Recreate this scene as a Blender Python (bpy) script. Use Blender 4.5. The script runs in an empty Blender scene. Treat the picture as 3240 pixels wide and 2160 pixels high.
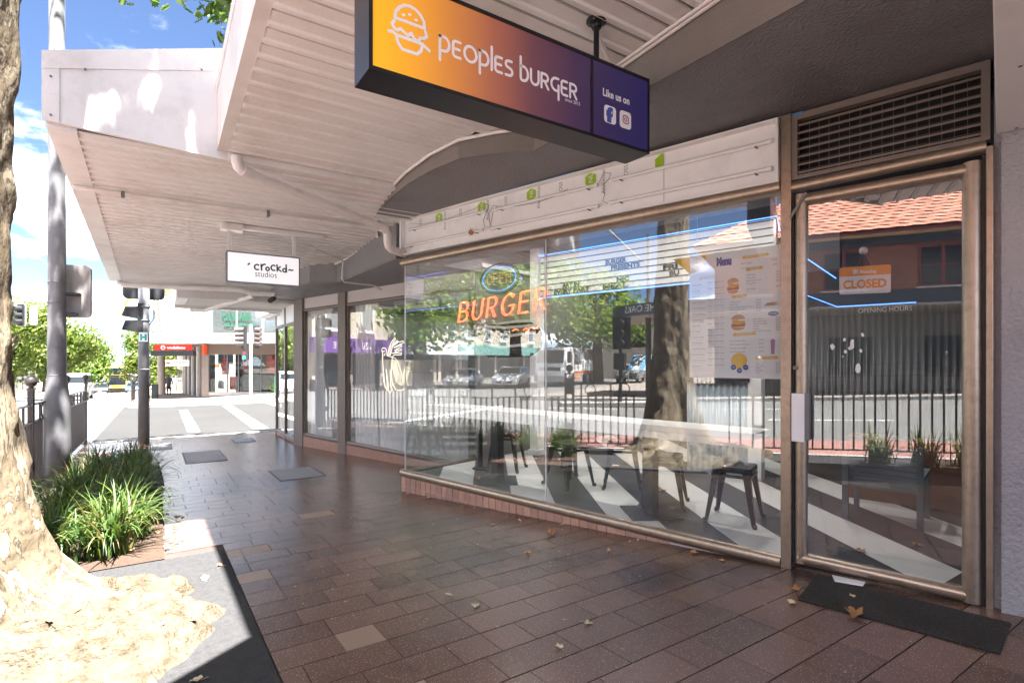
import bpy, bmesh, math, random
from mathutils import Vector, Matrix
R = math.radians
sc = bpy.context.scene
COL = sc.collection
rnd = random.Random(7)

# ------------------------------------------------------------------ camera
cam = bpy.data.objects.new('camera', bpy.data.cameras.new('camera'))
COL.objects.link(cam)
cam.location = (0, 0, 1.35)
cam.rotation_euler = (R(90), 0, R(-33.6))
cam.data.sensor_width = 36
cam.data.sensor_fit = 'HORIZONTAL'
cam.data.lens = 18.89
cam.data.shift_y = 0.0179
cam.data.clip_start = 0.05
cam.data.clip_end = 3000
sc.camera = cam

# ------------------------------------------------------------------ sky and sun
SKYOFF = 4.11
SUN_DIR = Vector((0.004, -0.34, 1.0)).normalized()      # towards the sun
w = bpy.data.worlds.new('World')
sc.world = w
w.use_nodes = True
nt = w.node_tree
nt.nodes.clear()
def wn(t, **k):
    n = nt.nodes.new(t)
    for a, v in k.items():
        setattr(n, a, v)
    return n
out = wn('ShaderNodeOutputWorld')
bg = wn('ShaderNodeBackground')
bg.inputs['Strength'].default_value = 0.05
sky = wn('ShaderNodeTexSky', sky_type='NISHITA', sun_disc=False)
sky.sun_elevation = math.asin(SUN_DIR.z)
sky.sun_rotation = math.pi
sky.altitude = 1200
sky.air_density = 0.45
sky.dust_density = 0.0
sky.ozone_density = 1.6
tc = wn('ShaderNodeTexCoord')
sep = wn('ShaderNodeSeparateXYZ')
nt.links.new(tc.outputs['Generated'], sep.inputs[0])
zz = wn('ShaderNodeMath', operation='ADD'); zz.inputs[1].default_value = 0.22
nt.links.new(sep.outputs['Z'], zz.inputs[0])
dx = wn('ShaderNodeMath', operation='DIVIDE'); dy = wn('ShaderNodeMath', operation='DIVIDE')
nt.links.new(sep.outputs['X'], dx.inputs[0]); nt.links.new(zz.outputs[0], dx.inputs[1])
nt.links.new(sep.outputs['Y'], dy.inputs[0]); nt.links.new(zz.outputs[0], dy.inputs[1])
cmb = wn('ShaderNodeCombineXYZ'); cmb.inputs[2].default_value = SKYOFF
nt.links.new(dx.outputs[0], cmb.inputs[0]); nt.links.new(dy.outputs[0], cmb.inputs[1])
cn = wn('ShaderNodeTexNoise')
cn.inputs['Scale'].default_value = 1.5
cn.inputs['Detail'].default_value = 9
cn.inputs['Roughness'].default_value = 0.56
nt.links.new(cmb.outputs[0], cn.inputs['Vector'])
cr = wn('ShaderNodeMapRange', interpolation_type='SMOOTHSTEP')
cr.inputs['From Min'].default_value = 0.51
cr.inputs['From Max'].default_value = 0.68
nt.links.new(cn.outputs['Fac'], cr.inputs['Value'])
mx = wn('ShaderNodeMix', data_type='RGBA')
nt.links.new(cr.outputs[0], mx.inputs['Factor'])
nt.links.new(sky.outputs[0], mx.inputs[6])
mx.inputs[7].default_value = (22, 22.2, 22.5, 1)
nt.links.new(mx.outputs[2], bg.inputs['Color'])
nt.links.new(bg.outputs[0], out.inputs[0])

sl = bpy.data.lights.new('sun', 'SUN')
sl.energy = 5.0
sl.angle = R(0.6)
sl.color = (1.0, 0.975, 0.94)
so = bpy.data.objects.new('sun', sl)
COL.objects.link(so)
so.location = (0, -10, 30)
so.rotation_euler = (-SUN_DIR).to_track_quat('-Z', 'Y').to_euler()

sc.view_settings.view_transform = 'Standard'
sc.view_settings.look = 'None'
sc.view_settings.gamma = 1
sc.view_settings.use_curve_mapping = False
sc.view_settings.exposure = 3.4
sc.render.engine = 'CYCLES'
sc.cycles.use_denoising = True
sc.cycles.max_bounces = 10
sc.cycles.diffuse_bounces = 5
sc.cycles.glossy_bounces = 5
sc.cycles.transmission_bounces = 6
sc.cycles.transparent_max_bounces = 16
sc.cycles.sample_clamp_indirect = 6
sc.cycles.caustics_reflective = False
sc.cycles.caustics_refractive = False

# ------------------------------------------------------------------ materials
def pm(name, c, rough=0.6, metal=0.0, var=0.12, vs=3.0, bump=0.0, bs=60.0, spec=0.5, orand=0.0,
       dirt=None, dirt_amt=0.0, dirt_s=1.2, speck=None, speck_s=120.0, speck_t=0.2, stretch=(1, 1, 1), emit=None, es=0.0,
       bdist=0.01, rv=0.1):
    m = bpy.data.materials.new(name)
    m.use_nodes = True
    t = m.node_tree
    b = t.nodes['Principled BSDF']
    b.inputs['Roughness'].default_value = rough
    b.inputs['Metallic'].default_value = metal
    b.inputs['Specular IOR Level'].default_value = spec
    N = lambda k, **a: [setattr(n, x, y) for n in [t.nodes.new(k)] for x, y in a.items()] and None
    def nn(k, **a):
        n = t.nodes.new(k)
        for x, y in a.items():
            setattr(n, x, y)
        return n
    L = t.links.new
    geo = nn('ShaderNodeNewGeometry')
    mp = nn('ShaderNodeMapping')
    mp.inputs['Scale'].default_value = stretch
    L(geo.outputs['Position'], mp.inputs[0])
    no = nn('ShaderNodeTexNoise')
    no.inputs['Scale'].default_value = vs
    no.inputs['Detail'].default_value = 6
    no.inputs['Roughness'].default_value = 0.68
    L(mp.outputs[0], no.inputs['Vector'])
    ramp = nn('ShaderNodeMix', data_type='RGBA')
    ramp.inputs[6].default_value = tuple(max(0, x * (1 - 2 * var)) for x in c) + (1,)
    ramp.inputs[7].default_value = tuple(min(1, x * (1 + 2 * var)) for x in c) + (1,)
    L(no.outputs['Fac'], ramp.inputs['Factor'])
    col = ramp.outputs[2]
    if orand:
        oi = nn('ShaderNodeObjectInfo')
        hs = nn('ShaderNodeHueSaturation')
        mr = nn('ShaderNodeMapRange')
        mr.inputs['To Min'].default_value = 1 - orand
        mr.inputs['To Max'].default_value = 1 + orand
        L(oi.outputs['Random'], mr.inputs[0])
        L(mr.outputs[0], hs.inputs['Value'])
        L(col, hs.inputs['Color'])
        col = hs.outputs[0]
    if speck:
        vo = nn('ShaderNodeTexVoronoi')
        vo.inputs['Scale'].default_value = speck_s
        L(geo.outputs['Position'], vo.inputs['Vector'])
        lt = nn('ShaderNodeMapRange', interpolation_type='SMOOTHSTEP')
        lt.inputs['From Min'].default_value = speck_t
        lt.inputs['From Max'].default_value = speck_t + 0.12
        lt.inputs['To Min'].default_value = 0.85
        lt.inputs['To Max'].default_value = 0
        L(vo.outputs['Distance'], lt.inputs[0])
        m2 = nn('ShaderNodeMix', data_type='RGBA')
        L(lt.outputs[0], m2.inputs['Factor'])
        L(col, m2.inputs[6])
        m2.inputs[7].default_value = tuple(speck) + (1,)
        col = m2.outputs[2]
    if dirt:
        n3 = nn('ShaderNodeTexNoise')
        n3.inputs['Scale'].default_value = dirt_s
        n3.inputs['Detail'].default_value = 8
        n3.inputs['Roughness'].default_value = 0.68
        L(geo.outputs['Position'], n3.inputs['Vector'])
        lt = nn('ShaderNodeMapRange', interpolation_type='SMOOTHSTEP')
        lt.inputs['From Min'].default_value = 0.46
        lt.inputs['From Max'].default_value = 0.68
        lt.inputs['To Max'].default_value = dirt_amt
        L(n3.outputs['Fac'], lt.inputs[0])
        m2 = nn('ShaderNodeMix', data_type='RGBA')
        L(lt.outputs[0], m2.inputs['Factor'])
        L(col, m2.inputs[6])
        m2.inputs[7].default_value = tuple(dirt) + (1,)
        col = m2.outputs[2]
    L(col, b.inputs['Base Color'])
    if bump:
        n4 = nn('ShaderNodeTexNoise')
        n4.inputs['Scale'].default_value = bs
        n4.inputs['Detail'].default_value = 5
        L(mp.outputs[0], n4.inputs['Vector'])
        bp = nn('ShaderNodeBump')
        bp.inputs['Strength'].default_value = bump
        bp.inputs['Distance'].default_value = bdist
        L(n4.outputs['Fac'], bp.inputs['Height'])
        L(bp.outputs[0], b.inputs['Normal'])
    if rough > 0.1 and metal < 0.5:
        mr = nn('ShaderNodeMapRange')
        mr.inputs['To Min'].default_value = max(0.03, rough - rv)
        mr.inputs['To Max'].default_value = min(1, rough + rv)
        L(no.outputs['Fac'], mr.inputs[0])
        L(mr.outputs[0], b.inputs['Roughness'])
    if emit:
        b.inputs['Emission Color'].default_value = tuple(emit) + (1,)
        b.inputs['Emission Strength'].default_value = es
    return m

def glass_mat(name, base, gain, tint=(1, 1, 1), rough=0.0):
    m = bpy.data.materials.new(name)
    m.use_nodes = True
    t = m.node_tree
    t.nodes.clear()
    o = t.nodes.new('ShaderNodeOutputMaterial')
    mixn = t.nodes.new('ShaderNodeMixShader')
    tr = t.nodes.new('ShaderNodeBsdfTransparent')
    tr.inputs[0].default_value = tuple(tint) + (1,)
    gl = t.nodes.new('ShaderNodeBsdfGlossy')
    gl.inputs['Roughness'].default_value = rough
    gl.inputs['Color'].default_value = (1, 1, 1, 1)
    ge = t.nodes.new('ShaderNodeNewGeometry')
    dt = t.nodes.new('ShaderNodeVectorMath'); dt.operation = 'DOT_PRODUCT'
    t.links.new(ge.outputs['Normal'], dt.inputs[0]); t.links.new(ge.outputs['Incoming'], dt.inputs[1])
    ab = t.nodes.new('ShaderNodeMath'); ab.operation = 'ABSOLUTE'
    t.links.new(dt.outputs['Value'], ab.inputs[0])
    om = t.nodes.new('ShaderNodeMath'); om.operation = 'SUBTRACT'; om.inputs[0].default_value = 1; om.use_clamp = True
    t.links.new(ab.outputs[0], om.inputs[1])
    pw = t.nodes.new('ShaderNodeMath'); pw.operation = 'POWER'; pw.inputs[1].default_value = 5
    t.links.new(om.outputs[0], pw.inputs[0])
    lw = t.nodes.new('ShaderNodeMath'); lw.operation = 'MULTIPLY_ADD'; lw.inputs[1].default_value = .96; lw.inputs[2].default_value = .04
    t.links.new(pw.outputs[0], lw.inputs[0])
    mr = t.nodes.new('ShaderNodeMath'); mr.operation = 'MULTIPLY_ADD'
    mr.use_clamp = True
    mr.inputs[1].default_value = gain
    mr.inputs[2].default_value = base
    t.links.new(lw.outputs[0], mr.inputs[0])
    t.links.new(mr.outputs[0], mixn.inputs[0])
    t.links.new(tr.outputs[0], mixn.inputs[1])
    t.links.new(gl.outputs[0], mixn.inputs[2])
    df = t.nodes.new('ShaderNodeBsdfDiffuse'); df.inputs[0].default_value = (.6, .58, .55, 1)
    dn = t.nodes.new('ShaderNodeTexNoise'); dn.inputs['Scale'].default_value = 3.5; dn.inputs['Detail'].default_value = 8
    t.links.new(ge.outputs['Position'], dn.inputs['Vector'])
    dm = t.nodes.new('ShaderNodeMapRange'); dm.inputs['From Min'].default_value = .45; dm.inputs['From Max'].default_value = .8; dm.inputs['To Max'].default_value = .02
    t.links.new(dn.outputs['Fac'], dm.inputs[0])
    m2 = t.nodes.new('ShaderNodeMixShader')
    t.links.new(dm.outputs[0], m2.inputs[0]); t.links.new(mixn.outputs[0], m2.inputs[1]); t.links.new(df.outputs[0], m2.inputs[2])
    t.links.new(m2.outputs[0], o.inputs[0])
    return m

def leaf_mat(name, c, c2, trans=0.35, orand=0.2):
    m = bpy.data.materials.new(name)
    m.use_nodes = True
    t = m.node_tree
    b = t.nodes['Principled BSDF']
    geo = t.nodes.new('ShaderNodeNewGeometry')
    mixn = t.nodes.new('ShaderNodeMix'); mixn.data_type = 'RGBA'
    mixn.inputs[6].default_value = tuple(c) + (1,)
    mixn.inputs[7].default_value = tuple(c2) + (1,)
    t.links.new(geo.outputs['Random Per Island'], mixn.inputs['Factor'])
    t.links.new(mixn.outputs[2], b.inputs['Base Color'])
    b.inputs['Roughness'].default_value = 0.45
    b.inputs['Specular IOR Level'].default_value = 0.35
    tl = t.nodes.new('ShaderNodeBsdfTranslucent')
    br = t.nodes.new('ShaderNodeHueSaturation')
    br.inputs['Value'].default_value = 1.6
    br.inputs['Saturation'].default_value = 1.1
    t.links.new(mixn.outputs[2], br.inputs['Color'])
    t.links.new(br.outputs[0], tl.inputs[0])
    ms = t.nodes.new('ShaderNodeMixShader')
    ms.inputs[0].default_value = trans
    t.links.new(b.outputs[0], ms.inputs[1])
    t.links.new(tl.outputs[0], ms.inputs[2])
    t.links.new(ms.outputs[0], t.nodes['Material Output'].inputs[0])
    return m

def emi(name, c, s):
    m = bpy.data.materials.new(name)
    m.use_nodes = True
    b = m.node_tree.nodes['Principled BSDF']
    b.inputs['Base Color'].default_value = (c[0], c[1], c[2], 1)
    b.inputs['Emission Color'].default_value = (c[0], c[1], c[2], 1)
    b.inputs['Emission Strength'].default_value = s
    return m

# ------------------------------------------------------------------ mesh builder
class MB:
    def __init__(self, T=None):
        self.v = []; self.f = []; self.sm = []; self.T = T
    def add(self, vs, fs, smooth=False):
        o = len(self.v)
        T = self.T
        for p in vs:
            p = Vector(p)
            self.v.append(T(p) if T else p)
        for f in fs:
            self.f.append([i + o for i in f]); self.sm.append(smooth)
        return self
    def box(self, x0, x1, y0, y1, z0, z1):
        if x0 > x1: x0, x1 = x1, x0
        if y0 > y1: y0, y1 = y1, y0
        if z0 > z1: z0, z1 = z1, z0
        return self.add([(x0,y0,z0),(x1,y0,z0),(x1,y1,z0),(x0,y1,z0),(x0,y0,z1),(x1,y0,z1),(x1,y1,z1),(x0,y1,z1)],
                 [(3,2,1,0),(4,5,6,7),(0,1,5,4),(1,2,6,5),(2,3,7,6),(3,0,4,7)])
    def hexa(self, b4, t4):
        return self.add(list(b4) + list(t4), [(3,2,1,0),(4,5,6,7),(0,1,5,4),(1,2,6,5),(2,3,7,6),(3,0,4,7)])
    def prism(self, poly, z0, z1):
        n = len(poly)
        g = lambda z, p: (p[0], p[1], z(p[0], p[1]) if callable(z) else z)
        return self.add([g(z0, p) for p in poly] + [g(z1, p) for p in poly],
                 [tuple(reversed(range(n))), tuple(range(n, 2 * n))] + [(i, (i + 1) % n, n + (i + 1) % n, n + i) for i in range(n)])
    def extr(self, poly, a, ux, uy, un, d):
        """polygon (2d) in plane a+ux*x+uy*y, extruded along un by d"""
        a, ux, uy, un = Vector(a), Vector(ux), Vector(uy), Vector(un)
        n = len(poly)
        p0 = [a + ux * x + uy * y for x, y in poly]
        return self.add(p0 + [p + un * d for p in p0],
                 [tuple(reversed(range(n))), tuple(range(n, 2 * n))] + [(i, (i + 1) % n, n + (i + 1) % n, n + i) for i in range(n)])
    def tube(self, path, r, seg=10, caps=True, smooth=True, closed=False):
        P = [Vector(p) for p in path]
        n = len(P)
        rr = r if isinstance(r, (list, tuple)) else [r] * n
        vs = []; fs = []
        prev = None
        for i in range(n):
            a = P[i - 1] if (i > 0 or closed) else P[i]
            b = P[(i + 1) % n] if (i < n - 1 or closed) else P[i]
            d = (b - a)
            if d.length < 1e-9: d = Vector((0, 0, 1))
            d.normalize()
            if prev is None:
                u = d.cross(Vector((0, 0, 1)) if abs(d.z) < 0.9 else Vector((1, 0, 0))).normalized()
            else:
                u = (prev - d * prev.dot(d))
                if u.length < 1e-6: u = d.orthogonal()
                u.normalize()
            prev = u
            v = d.cross(u)
            k = 1.0
            if 0 < i < n - 1 or closed:
                d1 = (P[i] - a).normalized(); d2 = (b - P[i]).normalized()
                c = max(0.4, math.sqrt(max(0.05, (1 + d1.dot(d2)) / 2)))
                k = 1.0 / c if c > 0.9 else 1.0
            for j in range(seg):
                an = 2 * math.pi * j / seg
                vs.append(P[i] + (u * math.cos(an) + v * math.sin(an)) * rr[i])
        m = n if closed else n - 1
        for i in range(m):
            i2 = (i + 1) % n
            for j in range(seg):
                fs.append((i * seg + j, i * seg + (j + 1) % seg, i2 * seg + (j + 1) % seg, i2 * seg + j))
        self.add(vs, fs, smooth)
        if caps and not closed:
            self.add(vs[:seg], [tuple(reversed(range(seg)))])
            self.add(vs[-seg:], [tuple(range(seg))])
        return self
    def lathe(self, prof, c=(0, 0, 0), seg=20, smooth=True):
        vs = []; fs = []
        for r, z in prof:
            for j in range(seg):
                a = 2 * math.pi * j / seg
                vs.append((c[0] + r * math.cos(a), c[1] + r * math.sin(a), c[2] + z))
        for i in range(len(prof) - 1):
            for j in range(seg):
                fs.append((i * seg + j, i * seg + (j + 1) % seg, (i + 1) * seg + (j + 1) % seg, (i + 1) * seg + j))
        fs.append(tuple(reversed(range(seg))))
        fs.append(tuple(range((len(prof) - 1) * seg, len(prof) * seg)))
        return self.add(vs, fs, smooth)
    def ball(self, c, r, seg=14, rings=9, sz=1.0):
        pr = []
        for i in range(rings + 1):
            a = -math.pi / 2 + math.pi * i / rings
            pr.append((max(1e-4, r * math.cos(a)), r * sz * math.sin(a)))
        return self.lathe(pr, c, seg)
    def build(self, name, mat, parent=None, label=None, cat=None, group=None, kind=None, org=None, bevel=0):
        me = bpy.data.meshes.new(name)
        if parent is not None:
            o = ORG[parent.name]
        elif org is not None:
            o = Vector(org)
        else:
            xs = [p.x for p in self.v]; ys = [p.y for p in self.v]; zs = [p.z for p in self.v]
            o = Vector(((min(xs) + max(xs)) / 2, (min(ys) + max(ys)) / 2, min(zs)))
        me.from_pydata([p - o for p in self.v], [], self.f)
        me.polygons.foreach_set('use_smooth', self.sm)
        me.materials.append(mat)
        me.validate()
        me.update()
        if parent is None or True:
            bm = bmesh.new(); bm.from_mesh(me)
            bmesh.ops.recalc_face_normals(bm, faces=bm.faces)
            bm.to_mesh(me); bm.free()
        ob = bpy.data.objects.new(name, me)
        COL.objects.link(ob)
        if parent is not None:
            ob.parent = parent
        else:
            ob.location = o
        ORG[ob.name] = o
        if bevel:
            md = ob.modifiers.new('bevel', 'BEVEL'); md.width = bevel; md.segments = 2; md.limit_method = 'ANGLE'
        tag(ob, label, cat, group, kind)
        return ob
ORG = {}
def tag(o, label=None, cat=None, group=None, kind=None):
    if label: o['label'] = label
    if cat: o['category'] = cat
    if group: o['group'] = group
    if kind: o['kind'] = kind
    return o
def thing(name, loc, label, cat, group=None):
    o = bpy.data.objects.new(name, None)
    COL.objects.link(o)
    o.location = loc
    o.empty_display_size = 0.2
    ORG[o.name] = Vector(loc)
    return tag(o, label, cat, group)
def holder(name, parent):
    """an Empty part that carries sub-parts"""
    o = bpy.data.objects.new(name, None)
    COL.objects.link(o)
    o.parent = parent
    ORG[o.name] = ORG[parent.name]
    return o
def copy_tree(o, parent=None):
    c = o.copy()
    COL.objects.link(c)
    c.parent = parent
    ORG[c.name] = ORG[o.name]
    for ch in list(o.children):
        copy_tree(ch, c)
    return c

def text_geo(txt, size=1.0, align='LEFT', bold=0.0, squash=1.0):
    cu = bpy.data.curves.new('t', 'FONT')
    cu.body = txt
    cu.size = size
    cu.align_x = align
    cu.offset = bold
    cu.fill_mode = 'FRONT'
    cu.resolution_u = 3
    ob = bpy.data.objects.new('t', cu)
    me = ob.to_mesh()
    vs = [(v.co.x * squash, v.co.y) for v in me.vertices]
    fs = [tuple(p.vertices) for p in me.polygons]
    ob.to_mesh_clear()
    bpy.data.objects.remove(ob)
    bpy.data.curves.remove(cu)
    return vs, fs
def put_text(mb, txt, a, ux, uz, size, align='LEFT', bold=0.0, squash=1.0, fit=None):
    a, ux, uz = Vector(a), Vector(ux), Vector(uz)
    vs, fs = text_geo(txt, size, align, bold, squash)
    if not vs: return mb
    if fit:
        x0 = min(x for x, y in vs); x1 = max(x for x, y in vs)
        k = fit / (x1 - x0)
        vs = [((x - x0) * k, y) for x, y in vs]
    mb.add([a + ux * x + uz * y for x, y in vs], fs)
    return mb
def stroke(mb, pts, wd, a, ux, uz, un, lift=0.0015, seg=6):
    """flat rounded stroke on a plane"""
    a, ux, uz, un = Vector(a), Vector(ux), Vector(uz), Vector(un)
    P = [Vector((x, y)) for x, y in pts]
    k = 0
    for i in range(len(P) - 1):
        d = P[i + 1] - P[i]
        if d.length < 1e-6: continue
        n = Vector((-d.y, d.x)).normalized() * wd / 2
        poly = []
        an = math.atan2(n.y, n.x)
        for j in range(seg + 1):
            t = an + math.pi * j / seg
            poly.append(P[i] + Vector((math.cos(t), math.sin(t))) * wd / 2)
        for j in range(seg + 1):
            t = an + math.pi + math.pi * j / seg
            poly.append(P[i + 1] + Vector((math.cos(t), math.sin(t))) * wd / 2)
        k += 1
        lf = lift + 0.00012 * k
        mb.add([a + ux * p.x + uz * p.y + un * lf for p in poly], [tuple(range(len(poly)))])
    return mb
def arc(cx, cy, rx, ry, a0, a1, n=12):
    return [(cx + rx * math.cos(R(a0 + (a1 - a0) * i / n)), cy + ry * math.sin(R(a0 + (a1 - a0) * i / n))) for i in range(n + 1)]

# ------------------------------------------------------------------ frames of the place
def zg(y):
    """height of the pavement along the street (falls away from the camera, then climbs)"""
    if y < 7: return -0.047 * (y - 2)
    if y < 32: return -0.235 - 0.02 * (y - 7)
    if y < 112: return -0.735 - 0.041 * (y - 32)
    if y < 135: return -4.015
    return -4.015 + 0.026 * (y - 135)
def zs(y, z5=3.05):
    """height of the near awning soffit"""
    return z5 - 0.05 * (y - 5)
FB = Vector((3.429, 1.957, 0.0))
FD = Vector((-0.2424, 0.9702, 0.0))
FN = Vector((-0.9702, -0.2424, 0.0))
UP = Vector((0, 0, 1))
def F(p):            # shopfront frame: s along the front (away), n outwards, z up
    return FB + FD * p[0] + FN * p[1] + UP * p[2]
CB = Vector((2.79, 9.31, 0.0))
def FC(p):           # neighbour's front, parallel and set back
    return CB + FD * p[0] + FN * p[1] + UP * p[2]
CF = Vector((0.5534, 0.8329, 0)); CR = Vector((0.8329, -0.5534, 0))
def FV(p):           # corner shop across the side street: x along its front, y depth behind it
    return CF * (30.0 + p[1]) + CR * p[0] + UP * p[2]
# ------------------------------------------------------------------ shared materials
M = {}
M['asphalt'] = pm('asphalt', (0.15, 0.147, 0.142), 0.9, spec=0.08, var=0.12, vs=0.6, bump=0.4, bs=160, speck=(0.2, 0.196, 0.19), speck_s=70, speck_t=0.1, dirt=(0.1, 0.098, 0.095), dirt_amt=0.5, dirt_s=0.35)
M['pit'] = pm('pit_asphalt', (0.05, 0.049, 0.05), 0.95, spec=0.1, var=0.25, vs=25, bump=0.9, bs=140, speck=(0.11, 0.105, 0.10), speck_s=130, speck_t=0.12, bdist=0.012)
M['buslane'] = pm('bus_lane_red', (0.27, 0.13, 0.11), 0.85, var=0.12, vs=1.2, bump=0.3, bs=150, dirt=(0.16, 0.08, 0.07), dirt_amt=0.6, dirt_s=0.8)
M['linepaint'] = pm('road_paint', (0.78, 0.78, 0.76), 0.8, spec=0.1, var=0.06, vs=4, dirt=(0.3, 0.29, 0.28), dirt_amt=0.45, dirt_s=3)
M['kerb'] = pm('kerb_concrete', (0.42, 0.4, 0.37), 0.85, var=0.12, vs=2, bump=0.2, bs=60, dirt=(0.2, 0.19, 0.17), dirt_amt=0.5, dirt_s=2)
M['grout'] = pm('paver_grout', (0.075, 0.062, 0.056), 0.95, spec=.1, var=0.48, vs=0.9)
M['paver'] = pm('paver_brown', (0.125, 0.074, 0.055), 0.24, rv=0.02, var=0.12, vs=1.6, bump=0.08, bs=220, orand=0.22, speck=(0.46, 0.33, 0.25), speck_s=95, speck_t=0.13, dirt=(0.045, 0.03, 0.027), dirt_amt=0.85, dirt_s=0.7, spec=0.45)
M['paver_tan'] = pm('paver_tan', (0.28, 0.19, 0.135), 0.42, var=0.12, vs=3, bump=0.08, bs=220, orand=0.1, speck=(0.16, 0.12, 0.1), speck_s=60, speck_t=0.12, dirt=(0.2, 0.13, 0.1), dirt_amt=0.4, dirt_s=0.9)
M['farpave'] = pm('far_pavement', (0.25, 0.215, 0.19), 0.8, spec=0.1, var=0.1, vs=1.5, dirt=(0.25, 0.2, 0.17), dirt_amt=0.4)
M['mulch'] = pm('mulch', (0.06, 0.035, 0.021), 0.95, var=0.4, vs=30, bump=1.0, bs=50, bdist=0.03)
M['steelplate'] = pm('hatch_steel', (0.25, 0.245, 0.25), 0.5, var=0.15, vs=8, bump=0.5, bs=90)
M['concplate'] = pm('hatch_concrete', (0.30, 0.27, 0.26), 0.75, var=0.15, vs=9, bump=0.4, bs=60)
M['hatchrim'] = pm('hatch_rim', (0.09, 0.085, 0.085), 0.6)
M['cream'] = pm('awning_cream', (0.80, 0.795, 0.79), 0.42, var=0.02, vs=1.2, dirt=(0.5, 0.43, 0.38), dirt_amt=0.28, dirt_s=1.7, stretch=(0.6, 2, 1))
M['fascia'] = pm('fascia_cream', (0.76, 0.74, 0.725), 0.5, var=0.04, vs=2, bump=0.25, bs=110, dirt=(0.4, 0.36, 0.32), dirt_amt=0.3, dirt_s=2.2)
M['soffitback'] = pm('soffit_backing', (0.16, 0.14, 0.13), 0.7)
M['pipe'] = pm('pipe_cream', (0.79, 0.76, 0.735), 0.35, var=0.04, vs=3, dirt=(0.4, 0.33, 0.28), dirt_amt=0.3, dirt_s=5)
M['conduit'] = pm('conduit_white', (0.76, 0.74, 0.73), 0.35, var=0.03)
M['beam'] = pm('beam_grey_render', (0.23, 0.225, 0.235), 0.55, var=0.1, vs=3, bump=0.9, bs=62, bdist=0.016, dirt=(.13, .12, .12), dirt_amt=.5, dirt_s=1.1)
M['beamedge'] = pm('beam_edge_render', (0.21, 0.19, 0.178), 0.7, var=0.12, vs=4, bump=0.5, bs=80)
M['pier'] = pm('pier_grey_paint', (0.36, 0.355, 0.375), 0.5, var=0.08, vs=2, bump=0.9, bs=42, bdist=0.016, dirt=(.2, .19, .19), dirt_amt=.45, dirt_s=1.6)
M['bronze'] = pm('bronze_aluminium', (0.40, 0.32, 0.25), 0.36, metal=0.75, var=0.12, vs=2.5, bump=0.05, bs=300, dirt=(.2, .15, .115), dirt_amt=.35, dirt_s=22)
M['bronzedk'] = pm('dark_bronze', (0.17, 0.135, 0.112), 0.42, metal=0.4, var=0.1, vs=4)
M['taupe'] = pm('taupe_paint', (0.20, 0.165, 0.145), 0.5, var=0.08, vs=4)
M['dark'] = pm('dark_void', (0.018, 0.017, 0.018), 0.8)
M['black'] = pm('black_paint', (0.014, 0.014, 0.018), 0.3, spec=0.3, rv=0.02, var=0.1, vs=4, dirt=(0.04, 0.04, 0.045), dirt_amt=0.15, dirt_s=9)
M['blackmatt'] = pm('black_matt', (0.025, 0.025, 0.028), 0.55, var=0.2)
M['white'] = pm('white_paint', (0.82, 0.815, 0.815), 0.4, var=0.03, vs=3)
M['acm'] = pm('white_panel', (0.84, 0.835, 0.84), 0.38, var=0.03, vs=3, dirt=(0.5, 0.48, 0.47), dirt_amt=0.2, dirt_s=4)
M['steel'] = pm('galvanised', (0.16, 0.16, 0.168), 0.5, metal=0.1, var=0.1, vs=6, dirt=(0.26, 0.25, 0.25), dirt_amt=0.5, dirt_s=4)
M['fence'] = pm('fence_paint', (0.06, 0.052, 0.047), 0.4, var=0.2, vs=9)
M['glass'] = glass_mat('window_glass', 0.062, 1.1, (0.985, 0.995, 0.99))
M['glassdoor'] = glass_mat('door_glass', 0.065, 1.1, (0.9, 0.91, 0.92))
M['glassfar'] = glass_mat('far_glass', 0.02, 1.0, (0.7, 0.75, 0.75))
M['green'] = pm('sticker_green', (0.34, 0.55, 0.02), 0.4, var=0.03)
M['ink'] = pm('grey_print', (0.16, 0.16, 0.17), 0.6)
M['inkblue'] = pm('blue_print', (0.06, 0.10, 0.40), 0.5, var=0.04)
M['brick'] = pm('plinth_brick', (0.44, 0.245, 0.18), 0.6, var=0.18, vs=9, bump=0.25, bs=50, orand=0.18, dirt=(0.30, 0.22, 0.20), dirt_amt=0.5, dirt_s=7)
M['mortar'] = pm('plinth_mortar', (0.45, 0.37, 0.35), 0.85, var=0.1, vs=9, bump=0.3, bs=40)
M['timber'] = pm('lime_timber', (0.86, 0.86, 0.84), 0.5, var=0.08, vs=3, stretch=(1, 1, 6))

# ------------------------------------------------------------------ ground sheet, road, markings
YB = [-140, -60, -30, -14, -6, 0, 2, 4, 6, 7, 10, 14, 20, 28, 32, 45, 62, 80, 100, 112, 135, 160, 240, 420]
def sheet(name, x0, x1, ys, dz, mat, kind='structure', parent=None, fx=None, label=None):
    mb = MB()
    for a, b in zip(ys[:-1], ys[1:]):
        e = fx or (lambda x, y: 0)
        mb.add([(x0, a, zg(a) + dz + e(x0, a)), (x1, a, zg(a) + dz + e(x1, a)), (x1, b, zg(b) + dz + e(x1, b)), (x0, b, zg(b) + dz + e(x0, b))], [(0, 1, 2, 3)])
    return mb.build(name, mat, parent, label=label, kind=None if parent else kind)
def ysub(a, b, st=1.0):
    k = [a] + [y for y in YB if a < y < b] + [b]
    return sorted(set(k))
road = sheet('road', -260, 260, YB, -0.13, M['asphalt'])
sheet('bus_lane', -3.9, -1.45, ysub(-40, 8.0), -0.126, M['buslane'])
M['newasphalt'] = pm('dark_asphalt', (0.043, 0.042, 0.041), 0.9, spec=0.05, var=0.12, vs=0.6, bump=0.4, bs=160, speck=(0.08, 0.079, 0.078), speck_s=70, speck_t=0.1, dirt=(0.05, 0.049, 0.048), dirt_amt=0.5, dirt_s=0.35)
sheet('side_street', -1.2, 60, ysub(14.34, 30.86), -0.1285, M['newasphalt'])
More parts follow.
